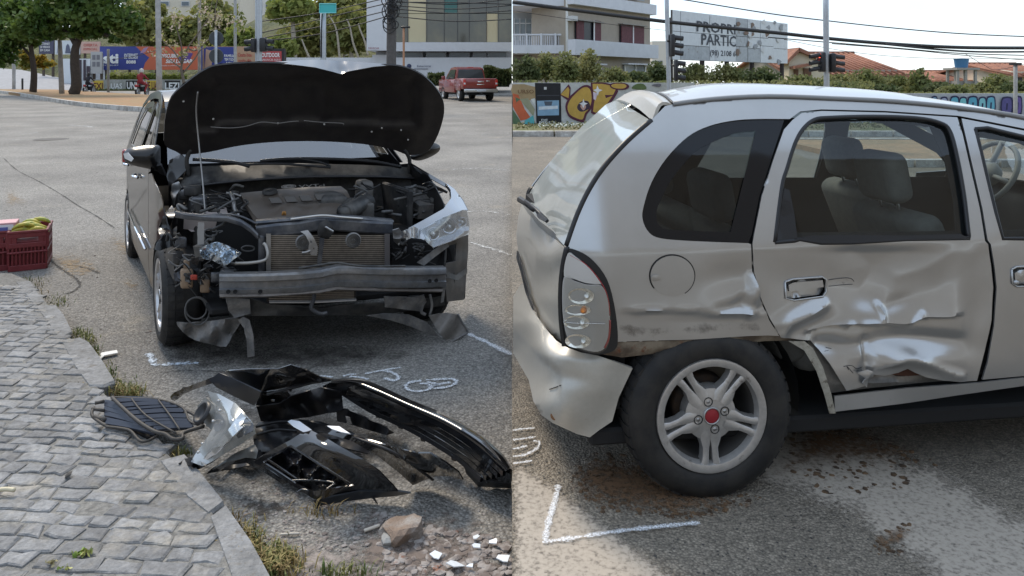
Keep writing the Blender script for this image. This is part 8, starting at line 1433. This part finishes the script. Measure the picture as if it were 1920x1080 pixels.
# shrubs and trees behind the walls -------------------------------------------------------
SHR = M('scrub_leaf', (.15, .175, .06), .75, col2=(.28, .27, .11), vs=.9, fa=.2, fs=5, leaf=.4); SHD = M('scrub_dark_leaf', (.08, .11, .04), .75, col2=(.13, .15, .06), vs=1.2, leaf=.4)
SG = 'shrubs behind the graffiti walls'
shr = [(985, 128, 26, 24, 27, 'shrub at the left end behind the painted wall', SHD), (1022, 126, 30, 26, 28, 'tall shrub before the apartment balcony', SHR), (1062, 128, 28, 28, 27, 'shrub between balcony wing and maroon windows', SHR), (1103, 126, 26, 32, 28, 'upright shrub under the first maroon curtains', SHR), (1150, 142, 30, 16, 27, 'low shrub before the apartment ground floor', SHR), (1195, 146, 24, 12, 28, 'small shrub under the second maroon window', SHD), (1232, 135, 22, 20, 29, 'leafy shrub left of the signal pole', SHD), (1300, 138, 32, 18, 30, 'shrub under the left end of the peeling billboard', SHR), (1360, 138, 36, 20, 31, 'broad shrub under the middle of the peeling billboard', SHR), (1425, 142, 34, 16, 30, 'shrub under the right end of the peeling billboard', SHD),
       (1500, 153, 40, 12, 29, 'low shrub before the cream gabled house', SHR), (1570, 152, 40, 14, 30, 'low shrub at the foot of the right signal pole', SHR), (1622, 150, 34, 20, 29, 'round shrub before the orange roofed house', SHR), (1680, 158, 36, 16, 30, 'shrub at the right end of the orange roof', SHR), (1722, 154, 22, 24, 29, 'taller shrub with wispy top right of the roof', SHR), (1760, 166, 30, 12, 28, 'low shrub left of the water tank', SHD), (1838, 168, 34, 12, 28, 'low shrub right of the water tank foot', SHR), (1870, 160, 34, 20, 29, 'rounded shrub before the right edge house', SHR), (1912, 166, 30, 14, 28, 'low shrub at the far right edge', SHD), (1790, 170, 34, 10, 27, 'low shrub under the blue water tank', SHR), (1640, 166, 50, 8, 27, 'long low scrub behind the hatchback roof', SHD), (1540, 160, 60, 8, 26, 'long low scrub left of the round shrub', SHD)]
for i, (x, y, rx, ry, Y, lab, mt) in enumerate(shr):
    tree('shrub', lab, Y, [(x, 175), (x + 3, y + ry * .4), (x, y)], [(x, y, rx, ry), (x - rx * .5, y + ry * .5, rx * .6, ry * .6), (x + rx * .5, y + ry * .4, rx * .6, ry * .7), (x + rx * .15, y - ry * .5, rx * .35, ry * .6)], 1500, .065, mt, [[(x, y + ry * .6, 0), (x - rx * .4, y, 0), (x - rx * .5, y - ry * .6, 0)], [(x, y + ry * .6, 0), (x + rx * .4, y, 0), (x + rx * .35, y - ry * .7, 0)]], bark=M('twig_brown', (.12, .10, .06), .9), base=ZR, r0=.05, spread=.75, cat='shrub', group=SG, seed=70 + i, shell=.2)
rngs = np.random.default_rng(12); fc = []
for _ in range(9000): px = rngs.uniform(965, 1925); Y = rngs.uniform(24.2, 27); fc.append(at(px, 0, Y) * np.array([1, 1, 0]) + np.array([0, 0, ZR + rngs.random() ** .8 * (1.05 if px > 1640 else 1.45)]))
ob('scrub', leaf_mesh(np.array(fc), .07, rngs), SHR, None, kind='stuff')
fc = [np.array([rngs.uniform(.1, 14), rngs.uniform(20.2, 22.7), ZR + .12 + .10 * rngs.random()]) for _ in range(2600)]; ob('verge_grass', leaf_mesh(np.array(fc), .045, rngs), M('verge_weed', (.14, .15, .05), .8, col2=(.26, .23, .10), vs=3), None, kind='stuff')
fc = [np.array([1.35 + rngs.normal(0, .35), 20.5 + rngs.normal(0, .2), ZR + .2 + .08 * rngs.random()]) for _ in range(160)]; ob('white_flowers', leaf_mesh(np.array(fc), .03, rngs), M('petal_white', (.7, .72, .65), .7), None, kind='stuff')
# signals, poles, cables -----------------------------------------------------------------
p1 = pole('traffic_pole', 'slender leaning grey signal pole left of the billboard', 1257, -40, 0, .05, GALV, Y=17, lean=-8, right=True); signal('black traffic light with three visors beside the billboard', 1256, 1264, 64, 106, 16.9, p1, 3, 1); signal('smaller black traffic light low beside the billboard post', 1264, 1270, 112, 152, 19, p1, 3, 1)
p2 = pole('traffic_pole', 'straight grey signal pole behind the hatchback roof', 1551, -40, 0, .055, GALV, Y=15, lean=-3, right=True); signal('black traffic light with a lit red lamp on the straight pole', 1537, 1545, 98, 135, 14.9, p2, 3, -1, lit=0); signal('black traffic light seen from behind, right of the straight pole', 1555, 1564, 100, 136, 15., p2, 3, 1)
pp = pole('street_pole', 'short thin pole with a flat cap at the right edge', 1904, 122, 0, .05, CONC, Y=20, right=True); ob('cap', box(at(1899, 0, 20)[0], at(1909, 0, 20)[0], 19.85, 20.15, at(0, 122, 20)[2], at(0, 118, 20)[2]), BLACK, pp)
RG = 'overhead cables on the right'
cable('thick black cable bundle sagging across the whole sky', [(961.3, 4, 20), (1100, 22, 20.5), (1260, 42, 21), (1440, 60, 22), (1560, 73, 22), (1680, 83, 23), (1800, 89, 23), (1930, 90, 24)], .055, group=RG)
cable('single thin cable high above the bundle', [(1262, -4, 21), (1440, 25, 22), (1560, 40, 22), (1680, 53, 23), (1800, 63, 23), (1930, 69, 24)], .018, group=RG)
cable('thin cable sagging low under the bundle, left of the water tank', [(1440, 70, 22), (1560, 80, 22), (1680, 90, 23), (1800, 100, 23), (1930, 104, 24)], .016, group=RG); cable('lowest thin cable, dipping between signal pole and water tank', [(1560, 82, 22), (1700, 93, 23), (1800, 103, 23), (1930, 113, 24)], .013, group=RG); cable('cable just below the thick bundle at the right', [(1660, 83, 22.8), (1750, 92, 23), (1830, 97, 23), (1930, 97, 24)], .03, group=RG); cable('faint cable crossing above the orange roof', [(1470, 74, 22), (1600, 98, 22), (1740, 109, 23), (1930, 110, 24)], .007, group=RG); cable('thin cable looping down right of the water tank', [(1810, 101, 23), (1845, 122, 23), (1870, 131, 23), (1930, 118, 24)], .008, group=RG); cable('faint cable before the apartment block', [(961.3, 20, 20), (1100, 40, 20.5), (1260, 58, 21), (1440, 72, 22)], .007, group=RG)
